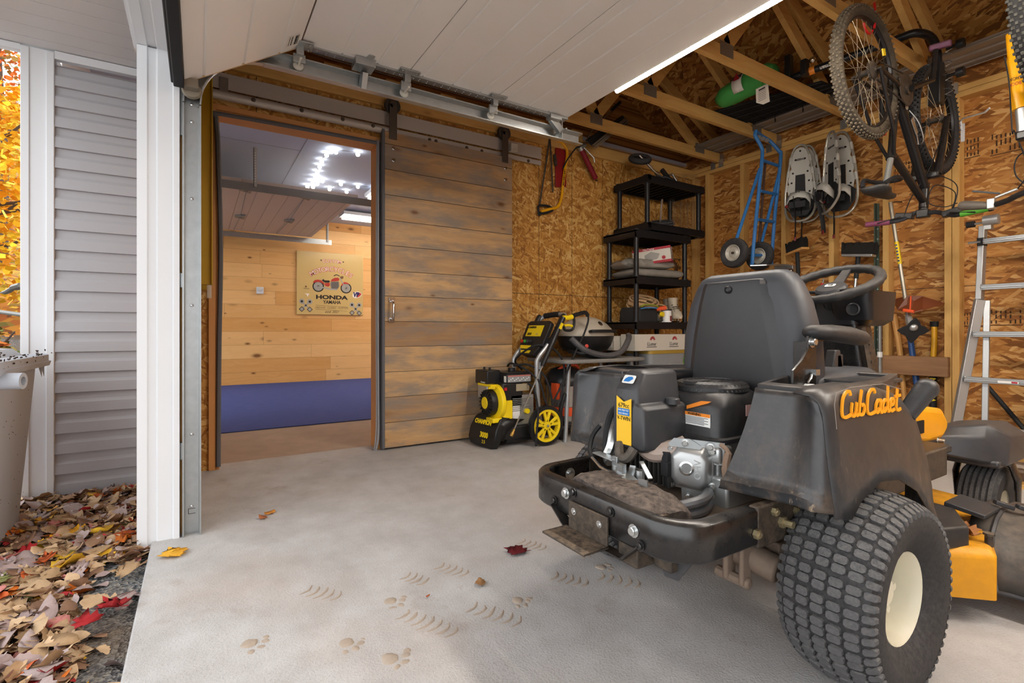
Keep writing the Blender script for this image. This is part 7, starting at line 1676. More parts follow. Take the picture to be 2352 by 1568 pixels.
for k in range(6): p = tg[0] + ux * .015 + uy * (.03 + .012 * k) - vd * .0015; q.quad(p, p + ux * .06, p + ux * .06 + uy * .003, p + uy * .003)
p = tg[0] + ux * .02 + uy * .012 - vd * .0015; q.quad(p, p + ux * .05, p + ux * .05 + uy * .012, p + uy * .012)
q.build('tag_print', m_cdk, bg_, world=True, smooth=0)
q = MB(); q.tube([tg[0].lerp(tg[1], .5), tg[0].lerp(tg[1], .5) + Vector((-.01, .03, .05))], .003, 5); q.build('tag_loop', m_green, bg_, world=True)

# bike carrier: bent black tube with orange collar
rk = thing('bike_carrier', 'black tube bicycle carrier with an orange collar stored across the trusses', 'bike carrier', (-1.6, 3.6, 2.6))
def RK(n, q, m=m_pb, **k): return q.build(n, m, rk, world=True, **k)
t0, t1 = on_z(1800, 186, 2.60), on_z(2040, 98, 2.615)
bend = on_z(2110, 76, 2.62); dn = on_z(2150, 95, 2.60)
dnb = Vector((dn.x, dn.y, 2.20))
q = MB(); q.tube(spl([t0, t0.lerp(t1, .5), t1, bend, dn + Vector((0, 0, -.04)), dnb], 8), .024, 14); RK('mast', q, pm('carrier black', '#1c1e22', .3, .2))
d_ = (t1 - t0).normalized(); oc_ = t0.lerp(t1, .285)
q = MB(); q.cyl(oc_ - d_ * .028, oc_ + d_ * .028, .0265, 16); RK('orange_collar', q, m_or if False else pm('collar orange', '#e0852a', .4))
nv = Vector((.55, -.62, -.55)); nv = (nv - d_ * nv.dot(d_)).normalized(); vv = nv.cross(d_)
text_mesh('swagman', .034, 'mast_text', m_lab_w, rk, t0.lerp(t1, .49) + nv * .0255, -d_, -vv if True else vv, shear=.2, bold=.0006)
q = MB(); q.bb(dn.x - .03, dn.x + .035, dn.y - .05, dn.y + .03, 2.20, 2.46); RK('cradle_post', q, bevel=.006)
for k in range(4):
    z = 2.52 - .085 * k; p = Vector((dn.x + .045, dn.y + .0, z)); q = MB(); q.tube([p + Vector((-.02, 0, .03)), p + Vector((.02, 0, .02)), p + Vector((.035, 0, .0)), p + Vector((0, 0, -.01)), p + Vector((.03, 0, -.03))], .003, 5); RK('strap_buckle', q, m_alu2)
for z in (2.53, 2.36): q = MB(); q.cyl((dn.x + .05, dn.y, z), (dn.x + .12, dn.y, z), .010, 8); q.cyl((dn.x + .10, dn.y, z), (dn.x + .135, dn.y, z), .028, 12); RK('cradle_knob', q)
q = MB(); q.bb(t0.x + .02, t0.x + .06, t0.y - .03, t0.y + .02, 2.57, 2.76); q.bb(t0.x + .13, t0.x + .17, t0.y - .03, t0.y + .02, 2.57, 2.68); RK('folded_arm', q, bevel=.005)
q = MB(); q.sph(t0 + Vector((.21, -.02, .05)), .022, 10, 8); RK('arm_knob', q, m_chrome)
cb2 = on_z(1815, 95, 3.0)
# ============================================================ bicycle hung upside down
BX = -1.24
def e8(x, y): return on_x(1860 + x / 3.016, y / 3.016, BX)
m_bk = pm('bike black', '#17171a', .3, var=.15, scale=25, dust=.25, dustcol='#7d6c58')
m_mud = pm('muddy tyre', '#3b352d', .85, var=.35, scale=22, dust=.9, dustcol='#9a8a70', bump=.5, bscale=120)
m_mudk = pm('muddy knobs', '#5a5145', .9, var=.4, scale=40, dust=.9, dustcol='#a8977b')
def bike_wheel(root, c, R_, tmat, kmat, axis=(1, 0, 0), spoke=True, knob=70, rcol=None):
    def BW(n, q, m, par=None, **k):
        o = q.build(n, m, root if par is None else None, world=(par is None), **k)
        if par is not None: o.parent = par; o.matrix_parent_inverse = mw(root).inverted()
        return o
    c = Vector(c); x_, y_, d_ = frame(Vector(axis)); r_ = .028
    q = MB(); q.lathe([(R_ - r_ + r_ * cos(a), r_ * sin(a)) for a in [2 * pi * k / 12 for k in range(12)]], c, axis, 64, loop=True); ty_ = BW('tyre', q, tmat)
    q = MB()
    for k in range(knob):
        for j, b_ in enumerate((-.95, -.45, 0, .45, .95)):
            a = 2 * pi * (k + (.5 if j % 2 else 0)) / knob; rr = R_ - r_ + (r_ + .0015) * cos(b_)
            rad_ = x_ * cos(a) + y_ * sin(a); tan_ = y_ * cos(a) - x_ * sin(a); nr = rad_ * cos(b_) + d_ * sin(b_); sd = nr.cross(tan_)
            M_ = Matrix((tan_, sd, nr)).transposed(); q.box(c + rad_ * rr + d_ * (r_ + .0015) * sin(b_), (.012, .010, .010), M_, taper=.75)
    BW('knobs', q, kmat, ty_, smooth=0)
    q = MB(); q.lathe([(R_ - .060, -.011), (R_ - .048, -.013), (R_ - .046, 0), (R_ - .048, .013), (R_ - .060, .011), (R_ - .066, 0)], c, axis, 56, loop=True); BW('rim', q, rcol or m_bk)
    q = MB(); q.lathe([(.010, -.05), (.026, -.035), (.028, -.03), (.016, -.022), (.016, .022), (.028, .03), (.026, .035), (.010, .05)], c, axis, 18); q.cyl(c - d_ * .07, c + d_ * .07, .006, 8); BW('hub', q, m_grim)
    q = MB()
    for k in range(32):
        a = 2 * pi * k / 32; s_ = 1 if k % 2 else -1; o_ = (1 if (k // 2) % 2 else -1) * .75
        q.tube([c + (x_ * cos(a + o_) + y_ * sin(a + o_)) * .025 + d_ * .032 * s_, c + (x_ * cos(a) + y_ * sin(a)) * (R_ - .064)], .0012, 4)
    BW('spokes', q, pm('spoke steel', '#b9ab93', .35, .6))
    return ty_
bk = thing('bicycle', 'muddy black mountain bicycle hanging upside down with purple and green grips', 'bicycle', (BX, 3.4, 1.45))
def BK(n, q, m=m_bk, **k): return q.build(n, m, bk, world=True, **k)
RH, FH = e8(392, 505), e8(868, 835)
bike_wheel(bk, RH, .335, m_mud, m_mudk); bike_wheel(bk, FH, .33, m_tire, m_pb)
BB = e8(600, 645); ST = e8(562, 1090); HTb = e8(800, 1240); HTt = e8(790, 1400)
ox = Vector((.05, 0, 0))
for n, a, b_, r_ in (('seat_tube', BB, ST, .018), ('down_tube', BB, HTb.lerp(HTt, .4), .025), ('top_tube', ST.lerp(BB, .06), HTt, .020), ('head_tube', HTb.lerp(HTt, .2), HTt + (HTt - HTb) * .25, .024)):
    q = MB(); q.tube([a, b_], r_, 12); BK(n, q)
for s in (-1, 1):
    q = MB(); q.tube([RH + ox * s * 1.25, RH.lerp(BB, .6) + ox * s, BB + ox * s * .6], .010, 8); BK('chain_stay', q)
    q = MB(); q.tube([RH + ox * s * 1.25, RH.lerp(ST, .7) + ox * s * .9, ST + ox * s * .3], .009, 8); BK('seat_stay', q)
    q = MB(); q.tube([FH + ox * s * 1.15, FH.lerp(HTb, .5) + ox * s * 1.15, HTb + (HTb - HTt) * .1 + ox * s * 1.15], [.016, .019, .021], 10); BK('fork_leg', q)
q = MB(); q.bar(HTb + (HTb - HTt) * .1 - ox * 1.4, HTb + (HTb - HTt) * .1 + ox * 1.4, .05, .04); BK('fork_crown', q, bevel=.01)
q = MB(); q.tube([BB, BB + Vector((.06, 0, 0))], .03, 12); q.lathe([(.0, .045), (.085, .045), (.088, .047), (.085, .05), (0, .05)], BB, (1, 0, 0), 30); BK('chainring', q, m_grim)
q = MB(); q.tube([BB + Vector((.07, 0, 0)), e8(720, 600) + Vector((.09, 0, 0)), e8(725, 400) + Vector((.10, 0, 0))], [.016, .014, .013], 8); BK('crank_arm', q)
q = MB(); q.box(e8(820, 350) + Vector((.06, 0, 0)), (.10, .13, .034), Euler((.35, 0, .25))); BK('pedal', q, pm('pedal purple', '#7b4f6d', .5, dust=.3), bevel=.008)
q = MB(); q.tube([BB - Vector((.07, 0, 0)), BB + Vector((-.09, .05, -.16))], .013, 8); q.box(BB + Vector((-.14, .05, -.16)), (.10, .09, .028)); BK('crank_arm', q)
q = MB(); q.lathe([(0, .02), (.05, .02), (.052, .024), (.045, .03), (.047, .034), (.035, .042), (0, .045)], RH, (1, 0, 0), 24); BK('cassette', q, m_grim)
q = MB(); q.tube([RH + Vector((.045, 0, -.05)), BB + Vector((.047, 0, -.08))], .004, 5); q.tube([RH + Vector((.045, .02, .05)), BB + Vector((.047, 0, .08))], .004, 5); BK('chain', q, m_grim)
SPt = e8(525, 1290)
q = MB(); q.tube([ST, ST.lerp(SPt, .1), SPt], [.019, .0155, .0155], 10); BK('seat_post', q, m_zinc2)
q = MB(); q.tube([ST.lerp(SPt, -.06), ST.lerp(SPt, .06)], .024, 12); BK('seat_clamp', q)
sdl = e8(500, 1330)
q = MB(); rings = []
for i, (y, w_, h_, dz) in enumerate(((-.13, .03, .012, .012), (-.12, .062, .02, .010), (-.07, .068, .026, .002), (.0, .042, .03, -.002), (.07, .022, .026, -.004), (.125, .017, .02, .002), (.14, .006, .008, .006))):
    rings.append([sdl + Vector((w_ * cos(a), y + .01, dz - (h_ if sin(a) < 0 else h_ * .5) * abs(sin(a)) * (1 if sin(a) < 0 else -1) * (1 if sin(a) < 0 else 1))) for a in [2 * pi * k / 14 for k in range(14)]])
q.loft(rings); BK('saddle', q, pm('saddle leather', '#2a2a2b', .5, dust=.3), smooth=80)
q = MB(); q.tube(spl([sdl + Vector((-.05, -.10, .02)), sdl + Vector((-.065, -.05, .07)), sdl + Vector((-.05, .08, .075)), sdl + Vector((.05, .09, .07)), sdl + Vector((.07, -.02, .06)), sdl + Vector((.05, -.1, .02))], 5), .011, 8); BK('lock_cable', q, m_black)
STM = e8(785, 1480)
q = MB(); q.tube([HTt + (HTt - HTb) * .25, STM], .024, 12); q.box(STM, (.06, .05, .05)); BK('stem', q, bevel=.006)
def yb(px, py, Y): return on_y(px, py, Y)
YB = STM.y
hbp = [yb(1989, 516, YB - .06), yb(2045, 510, YB - .05), yb(2075, 503, YB - .02), yb(2105, 488, YB), STM, yb(2150, 487, YB), yb(2185, 494, YB - .02), yb(2207, 492, YB - .05), yb(2272, 478, YB - .06)]
q = MB(); q.tube(spl(hbp, 5), .0125, 10); BK('handlebar', q, pm('bar dark', '#35363a', .35, .4))
q = MB(); q.tube([hbp[0], hbp[1]], .0165, 12); BK('grip', q, pm('grip purple', '#7a3d58', .6), label='purple grip')
q = MB(); q.tube([hbp[7], hbp[8]], .0165, 12); BK('grip', q, pm('grip green', '#4f9a2e', .6), label='green grip')
q = MB(); q.cyl(hbp[8], hbp[8].lerp(hbp[7], -.12), .019, 12); BK('bar_plug', q, m_pb)
for a, s in ((hbp[2], -1), (hbp[6], 1)):
    q = MB(); q.box(a + Vector((0, .02, .02)), (.09, .05, .035), Euler((0, s * -.2, 0))); q.bar(a + Vector((0, -.03, .01)), a + Vector((s * .12, -.05, -.012)), .012, .008); BK('shifter', q, bevel=.006)
for pts in ([hbp[6] + Vector((0, 0, .02)), STM + Vector((.14, .03, .10)), STM + Vector((.05, .02, .16)), STM + Vector((.03, -.01, .06)), STM + Vector((.10, 0, .02)), STM + Vector((.16, 0, .03))], [hbp[2], STM + Vector((-.05, -.03, .10)), HTb + Vector((.03, -.03, .05)), FH + Vector((.06, -.02, -.05))], [hbp[6], STM + Vector((.16, .0, .12)), STM + Vector((.09, .0, .20)), HTb + Vector((.03, 0, .0))]):
    q = MB(); q.tube(spl(pts, 7), .0028, 6); BK('cable', q, m_black)
q = MB(); cg_ = BB.lerp(HTb, .30); du = (HTb - BB).normalized()
q.tube(spl([cg_ + Vector((.03, 0, 0)) - du * .05, cg_ + Vector((.06, 0, -.03)), cg_ + Vector((.07, 0, -.08)) + du * .06, cg_ + Vector((.03, 0, -.05)) + du * .12, cg_ + Vector((.02, .01, 0)) + du * .15, cg_ + Vector((.035, .02, 0)) - du * .03], 5), .0035, 6); q.bar(cg_ + Vector((.03, 0, 0)), cg_ + Vector((.03, 0, 0)) + du * .10, .028, .004, up=(1, 0, 0)); BK('bottle_cage', q, m_alu2)
q = MB(); q.lathe([(.022, .026), (.014, .027), (0, .027)], BB.lerp(HTb, .16), (1, 0, 0), 14); BK('frame_emblem', q, m_sgr)
q = MB(); q.box(RH + Vector((.055, .06, .10)), (.006, .028, .035), Euler((.3, 0, 0))); BK('yellow_tag', q, m_py); q = MB(); q.box(RH + Vector((.0, .17, -.27)), (.03, .05, .04)); BK('rear_reflector', q, pm('reflector red', '#c2321e', .3))
q = MB(); q.tube(arc(RH + Vector((0, .02, .27)), .055, radians(200), radians(330), 12, (0, 1, 0), (0, 0, 1)), .006, 8); q.tube([RH + Vector((.01, .065, .25)), RH + Vector((.01, .075, .33)), (RH.x, RH.y + .09, 2.56)], .006, 8)
tag(q.build('ceiling_hook', pm('hook red', '#c41f22', .4)), 'red rubber coated hook holding the muddy wheel to the truss', 'hook')
# second bicycle at the right edge of the photo
b2 = thing('bicycle', 'yellow-forked bicycle hanging at the right edge of the photo', 'bicycle', (-.62, 3.2, 1.5))
W2 = Vector((-.615, 3.01, 2.165))
bike_wheel(b2, W2, .335, m_tire, pm('grey knobs', '#55544f', .85, var=.3, scale=40))
m_yf = pm('fork yellow', '#eea914', .3)
lf = [on_y(2322, 78, 3.12), on_y(2326, 130, 3.12), on_y(2333, 190, 3.12), on_y(2344, 250, 3.12)]
for s in (0, .125): q = MB(); q.tube([p + Vector((s, 0, 0)) for p in spl(lf, 4)], [.018] * 5 + [.024] * 4 + [.028] * 4, 12); q.build('fork_lower', m_yf, b2, world=True)
for s in (0, .125): q = MB(); q.tube([lf[-1] + Vector((s, 0, 0)), on_y(2349, 312, 3.12) + Vector((s, 0, 0))], .019, 12); q.build('fork_stanchion', m_al, b2, world=True)
q = MB(); cr = on_y(2349, 312, 3.12); q.bar(cr + Vector((-.02, 0, 0)), cr + Vector((.145, 0, 0)), .05, .04)
q.build('fork_crown', m_bk, b2, world=True, bevel=.008)
text_mesh('ROCK', .020, 'fork_text', m_cred, b2, lf[2] + Vector((.004, -.0255, -.012)), (-1, .0, 0), (0, 0, -1), sx=.7)
text_mesh('SHOX', .020, 'fork_text', m_print, b2, lf[2] + Vector((.004, -.0250, .012)), (-1, .0, 0), (0, 0, -1), sx=.7)
b0, b1, b2_, b3 = on_y(2203, 472, 3.3), on_y(2268, 472, 3.3), on_y(2310, 462, 3.28), on_y(2375, 435, 3.25)
q = MB(); q.tube(spl([b0, b1, b2_, b3, b3 + Vector((.35, 0, .05))], 5), .0135, 10); q.build('handlebar', m_bk, b2, world=True)
q = MB(); q.tube([b0, b0.lerp(b1, .15), b0.lerp(b1, .6), b1], [.017, .024, .022, .017], 12); q.build('grip', pm('grip grey', '#5a534c', .6), b2, world=True, label='grey grip')
q = MB(); q.box(b1 + Vector((.015, 0, .005)), (.03, .04, .05)); q.bar(b1 + Vector((.03, -.01, .03)), b1 + Vector((.11, -.01, .055)), .016, .012); q.build('lever_clamp', m_alu, b2, world=True, bevel=.004)
q = MB(); q.bar(b1 + Vector((.05, -.02, .045)), b0 + Vector((.06, -.03, .055)), .012, .008); q.build('brake_lever', m_pb, b2, world=True)
for pts in ([b1 + Vector((.11, -.01, .055)), b3 + Vector((-.02, 0, .10)), b3 + Vector((-.06, -.02, .28)), lf[3] + Vector((-.02, -.03, -.10)), lf[2] + Vector((-.015, -.03, .0)), lf[1] + Vector((-.02, -.03, 0))], [b3, b3 + Vector((-.06, 0, .08)), b3 + Vector((-.05, 0, .17)), b3 + Vector((.05, 0, .2))]):
    q = MB(); q.tube(spl(pts, 7), .003, 6); q.build('cable', m_black, b2, world=True)
q = MB(); q.tube([cr + Vector((.06, 0, 0)), Vector((cr.x + .06, 3.2, 1.45))], .024, 10); q.build('frame', m_bk, b2, world=True)
# ============================================================ outside: bin, leaves, trees
m_bin = pm('grey bin plastic', '#b9c0cb', .55, var=.05, scale=4, dust=.0, dustcol='#8a8078', bump=.1, bscale=300)
bn = thing('trash_bin', 'pale grey plastic trash bin standing in the leaves beside the white corner post', 'trash bin', (-2.8, -.95, -.03))
def BN(n, q, m=m_bin, **k): return q.build(n, m, bn, world=True, **k)
def bring(z, x0, x1, y0, y1, r_=.06): return [(p[0], p[1], z) for p in rrect(x1 - x0, y1 - y0, r_, 5, (x0 + x1) / 2, (y0 + y1) / 2)]
q = MB(); q.loft([bring(-.03, -3.05, -2.50, -1.14, -.665), bring(.10, -3.07, -2.49, -1.15, -.660), bring(.60, -3.13, -2.44, -1.19, -.630), bring(.66, -3.135, -2.435, -1.195, -.627)]); BN('body', q, smooth=40)
q = MB(); q.loft([bring(.655, -3.20, -2.40, -1.23, -.595, .04), bring(.675, -3.21, -2.39, -1.24, -.590, .04), bring(.678, -3.20, -2.40, -1.23, -.598, .04), bring(.705, -3.20, -2.40, -1.23, -.598, .04), bring(.709, -3.19, -2.41, -1.22, -.605, .04)]); BN('rim', q, smooth=30)
q = MB(); q.loft([bring(.705, -3.10, -2.45, -1.20, -.66, .05), bring(.738, -3.07, -2.47, -1.18, -.69, .05), bring(.742, -3.04, -2.5, -1.15, -.72, .05)]); BN('lid', q, smooth=40)
for x in (-3.12, -3.16): q = MB(); q.prism([(0, 0), (.012, 0), (.012, -.05)], o=(x, -.625, .655), u=(0, 1, 0), v=(0, 0, 1), depth=.008); BN('rib', q)
q = MB(); q.lathe([(.016, -.04), (.030, -.04), (.030, .03), (.016, .03)], (-2.50, -.57, .635), (.2, 1, 0), 18, loop=True); BN('handle_hub', q)
q = MB(); r2 = random.Random(3)
for k in range(60):
    q.box((r2.uniform(-3.2, -2.45), r2.choice((-.594, -.60, -.64)) , r2.uniform(.66, .74) if k % 2 else .712), (r2.uniform(.002, .008), .005, r2.uniform(.002, .006)), Euler((r2.random() * 3, r2.random() * 3, r2.random() * 3)))
for k in range(30):
    z = r2.uniform(0, .6); q.box((r2.uniform(-3.05, -2.6), -.662 + .052 * z + .002, z), (.002, .001, .004), Euler((0, r2.random() * 3, 0)))
o = BN('bark_specks', q, pm('bark bits', '#3a2c22', .9), smooth=0); o['kind'] = 'stuff'

LEAFC = {'tan': ['#b89a78', '#c4a684', '#a88a68'], 'brown': ['#80604a', '#947258'], 'mauve': ['#a08c88', '#ab9894'], 'yellow': ['#d99a24', '#e0aa30'], 'orange': ['#c96a22', '#b9572a'], 'red': ['#a5262a', '#b8383a'], 'pink': ['#c58078'], 'olive': ['#7a7a4a']}
def leaf_mat(col):
    n = 'leaf' + col
    if n in _M: return _M[n]
    g = G(n); a = g.noise(scale=60, detail=4); b_ = g.noise(scale=14, detail=2)
    base = lin(col); c = g.mix(g.ma('MULTIPLY_ADD', a, .7, g.ma('MULTIPLY', b_, .3)), tuple(x * .65 for x in base[:3]) + (1,), tuple(min(1, x * 1.5) for x in base[:3]) + (1,))
    g.bump(a, .5, .003); _M[n] = g.done(c, .7, spec=.25); return _M[n]
def leaf_outline(kind):
    if kind == 0:      # ovate
        up = [(0, -.5), (.12, -.42), (.24, -.22), (.27, .0), (.22, .2), (.12, .38), (0, .52)]
    elif kind == 1:    # maple
        up = [(0, -.30), (.10, -.36), (.28, -.42), (.22, -.22), (.46, -.18), (.40, -.02), (.52, .16), (.30, .14), (.30, .36), (.16, .28), (.0, .60)]
    else:              # broad toothed
        up = [(0, -.42), (.2, -.38), (.36, -.2), (.33, -.1), (.4, .05), (.33, .12), (.3, .28), (.2, .3), (.1, .45), (0, .5)]
    return up
def leaf_geo(q, M_, kind, curl, r2, fold=.3):
    up = leaf_outline(kind); cen = [(0, y) for x, y in up]
    def P_(x, y):
        return M_ @ Vector((x, y, fold * abs(x) + curl * (y * y) * .9 + curl * .5 * x * y + .05 * sin(7 * x + 5 * y)))
    R = [q.b.verts.new(P_(x, y)) for x, y in up]; Lf = [q.b.verts.new(P_(-x, y)) if x > 1e-6 else R[i] for i, (x, y) in enumerate(up)]
    C_ = [R[i] if up[i][0] < 1e-6 else q.b.verts.new(P_(0, y)) for i, (x, y) in enumerate(up)]
    for i in range(len(up) - 1):
        for S_ in (R, Lf):
            vs = []
            for v in (C_[i], S_[i], S_[i + 1], C_[i + 1]):
                if v not in vs: vs.append(v)
            if len(vs) >= 3: q._f(vs)
r3 = random.Random(77)
allc = [(k, c) for k, cs_ in LEAFC.items() for c in cs_]
def litter_density(x, y):
    # bare gravel near the slab edge
    d = (-.155 - y)
    g_ = MN.noise(Vector((x * 2.1, y * 2.1, 5)))
    bare = (x > -2.3 and d < .13 + .07 * g_ + .03 * (x + 2.2))
    return .10 if bare else 1.0
# uncountable under-layer
mats = [leaf_mat(c) for _, c in allc]; wts = [5, 5, 5, 4, 3, 4, 4, .4, .4, .5, .5, .25, .25, .5, .4][:len(mats)]
q = MB(); cnt = 0
while cnt < 5200:
    x = r3.uniform(-3.38, -.9); y = -.17 - 1.9 * r3.random() ** 1.5
    if x < -3.36 and y > -.75: continue
    if r3.random() > litter_density(x, y): continue
    s = r3.uniform(.035, .085); z = gz(x, y) + .004 + .022 * r3.random() * (1 if litter_density(x, y) > .5 else .2)
    if -3.1 < x < -2.45 and -1.15 < y < -.66: continue
    M_ = Matrix.Translation((x, y, z)) @ Euler((r3.gauss(0, .38), r3.gauss(0, .38), r3.uniform(0, 6.28))).to_matrix().to_4x4() @ Matrix.Scale(s, 4)
    q.mi = r3.choices(range(len(mats)), wts)[0]; leaf_geo(q, M_, r3.choice((0, 0, 1, 2)), r3.uniform(-.5, .8), r3, r3.uniform(-.2, .5)); cnt += 1
lt = q.build('leaf_litter', mats, smooth=180); tag(lt, 'bed of small dry autumn leaves covering the gravel beside the slab', 'leaves', kind='stuff')
# individual leaves lying on top
protos = {}
def one_leaf(kind, name, col, curl, fold, seed):
    key = (kind, col, round(curl, 1))
    if key not in protos:
        q = MB(); leaf_geo(q, Matrix.Identity(4), kind, curl, r3, fold); q.tube([(0, -.42 if kind != 1 else -.3, 0.02), (.03, -.65, .05)], .012, 4)
        o = q.build(name, leaf_mat(col), smooth=180); md = o.modifiers.new('s', 'SOLIDIFY'); md.thickness = .012; protos[key] = o; return o
    o = protos[key].copy(); COL.objects.link(o); return o
NAMES = {'tan': ('dry tan leaf curled on top of the leaf litter', 'dry tan leaves'), 'brown': ('dark brown leaf lying on the leaf litter', 'dark brown leaves'), 'mauve': ('greyish mauve leaf lying on the leaf litter', 'greyish mauve leaves'), 'yellow': ('bright yellow leaf lying in the leaf litter', 'bright yellow leaves'), 'orange': ('orange leaf lying in the leaf litter', 'orange leaves'), 'red': ('red leaf lying in the leaf litter or on the gravel', 'red leaves'), 'pink': ('pale pink leaf turned underside up in the leaf litter', 'pale pink leaves'), 'olive': ('olive green leaf lying in the leaf litter', 'olive green leaves')}
kw = {'tan': 104, 'brown': 50, 'mauve': 54, 'yellow': 10, 'orange': 14, 'red': 9, 'pink': 10, 'olive': 6}
spots = []
for k, n in kw.items():
    i = 0
    while i < n:
        x = r3.uniform(-3.3, -1.25); y = -.2 - 1.05 * r3.random() ** 1.2
        if -3.12 < x < -2.4 and -1.2 < y < -.62: continue
        if r3.random() > litter_density(x, y) and not (k == 'red' and i < 3): continue
        if any((x - a) ** 2 + (y - b_) ** 2 < .0016 for a, b_ in spots): continue
        spots.append((x, y))
        kind = r3.choice((0, 0, 2, 1)) if k in ('tan', 'brown', 'mauve', 'olive') else r3.choice((1, 1, 2))
        col = r3.choice(LEAFC[k]); o = one_leaf(kind, 'fallen_leaf', col, r3.choice((-.5, .4, 1.0)), r3.uniform(0, .6), i)
        s = r3.uniform(.06, .115) if kind != 1 else r3.uniform(.06, .09)
        o.location = (x, y, gz(x, y) + .024 + .012 * r3.random()); o.rotation_euler = (r3.gauss(0, .22), r3.gauss(0, .22), r3.uniform(0, 6.28)); o.scale = (s, s, s)
        tag(o, NAMES[k][0], 'leaf', NAMES[k][1]); i += 1
def floor_leaf(label, px, py, kind, col, s, rz, curl=.3):
    p = on_z(px, py, 0.004); q = MB(); leaf_geo(q, Matrix.Scale(s, 4), kind, curl, r3, .12); q.tube([(0, -.3 * s, .01 * s), (.05 * s, -.62 * s, .06 * s)], .012 * s, 4)
    o = q.build('fallen_leaf', leaf_mat(col), smooth=180); md = o.modifiers.new('s', 'SOLIDIFY'); md.thickness = .001
    o.location = (p.x, p.y, .006); o.rotation_euler = (0, 0, rz); tag(o, label, 'leaf')
floor_leaf('yellow maple leaf on the concrete near the white door post', 399, 1272, 1, '#e0a030', .095, 1.9)
floor_leaf('small orange leaf on the concrete in the middle distance', 620, 1178, 2, '#d08a3a', .055, .6)
floor_leaf('thin curled brown leaf stalk scrap beside the small orange leaf', 604, 1190, 0, '#9c5f3c', .05, 2.2, .8)
floor_leaf('dark red maple leaf on the concrete in front of the mower', 1187, 1266, 1, '#5a1219', .085, 2.4)
floor_leaf('small tan leaf on the concrete among the boot prints', 1103, 1340, 2, '#8f6a46', .045, 1.2, .6)
floor_leaf('tiny orange leaf fragment on the concrete near the paw print', 983, 1369, 0, '#a5552a', .016, .4)
q = MB(); leaf_geo(q, Matrix.Scale(.075, 4), 1, .9, r3, .5); o = q.build('fallen_leaf', leaf_mat('#8a5a34'), smooth=180); md = o.modifiers.new('s', 'SOLIDIFY'); md.thickness = .001; o.location = (-.55, 1.93, .222); o.rotation_euler = (.2, .1, 1.0); tag(o, 'curled brown leaf caught on top of the yellow mower deck', 'leaf')
# prints cast in the concrete: parts of the floor
m_print2 = pm('print concrete', '#a99a8b', .85, var=.15, scale=30, bump=.4, bscale=150)
def boot(px, py, L, rz, n=6):
    p = on_z(px, py, 0); q = MB(); R_ = Matrix.Rotation(rz, 3, 'Z')
    for k in range(n):
        u = (k + .5) / n - .5; w_ = .036 * (1 - abs(u) * .5)
        pts = [Vector((u * L + .012 * (1 - (t / 1.0) ** 2), w_ * t, .0)) for t in (-1, -.5, 0, .5, 1)]
        q.tube([p + R_ @ a + Vector((0, 0, .0002)) for a in pts], [.002, .0045, .005, .0045, .002], 6, flat=.45)
    for v in q.b.verts:
        n_ = MN.noise_vector(v.co * 60); v.co += Vector((n_.x * .005, n_.y * .005, n_.z * .0015))
    q.build('boot_print', m_print2, floor)
def paw(px, py, s=1.0, rz=0):
    p = on_z(px, py, 0); q = MB(); R_ = Matrix.Rotation(rz, 3, 'Z')
    for x, y, r_ in ((0, 0, .018), (.026, .016, .010), (.032, -.004, .010), (.020, .030, .009), (.024, -.022, .009)):
        q.sph(p + R_ @ (Vector((x, y, 0)) * s) + Vector((0, 0, -.0015)), r_ * s, 10, 6, (1, 1, .28))
    for v in q.b.verts:
        n_ = MN.noise_vector(v.co * 55); v.co += Vector((n_.x * .006, n_.y * .006, n_.z * .002))
    q.build('paw_print', m_print2, floor)
for a in ((978, 1430, .20, .5, 7), (1132, 1410, .18, .5, 6), (1305, 1330, .13, .55, 5), (1418, 1332, .15, .6, 5), (1035, 1308, .13, .5, 5), (950, 1328, .10, .5, 4), (735, 1362, .14, .7, 5), (1220, 1250, .12, .4, 5)): boot(*a)
for a in ((897, 1380, 1.2, .6), (1188, 1378, 1.1, .3), (1335, 1270, 1.1, .3), (1380, 1302, 1.1, 1.0), (795, 1476, 1.2, .5), (895, 1512, 1.3, .8), (572, 1478, 1.2, .8)): paw(*a)

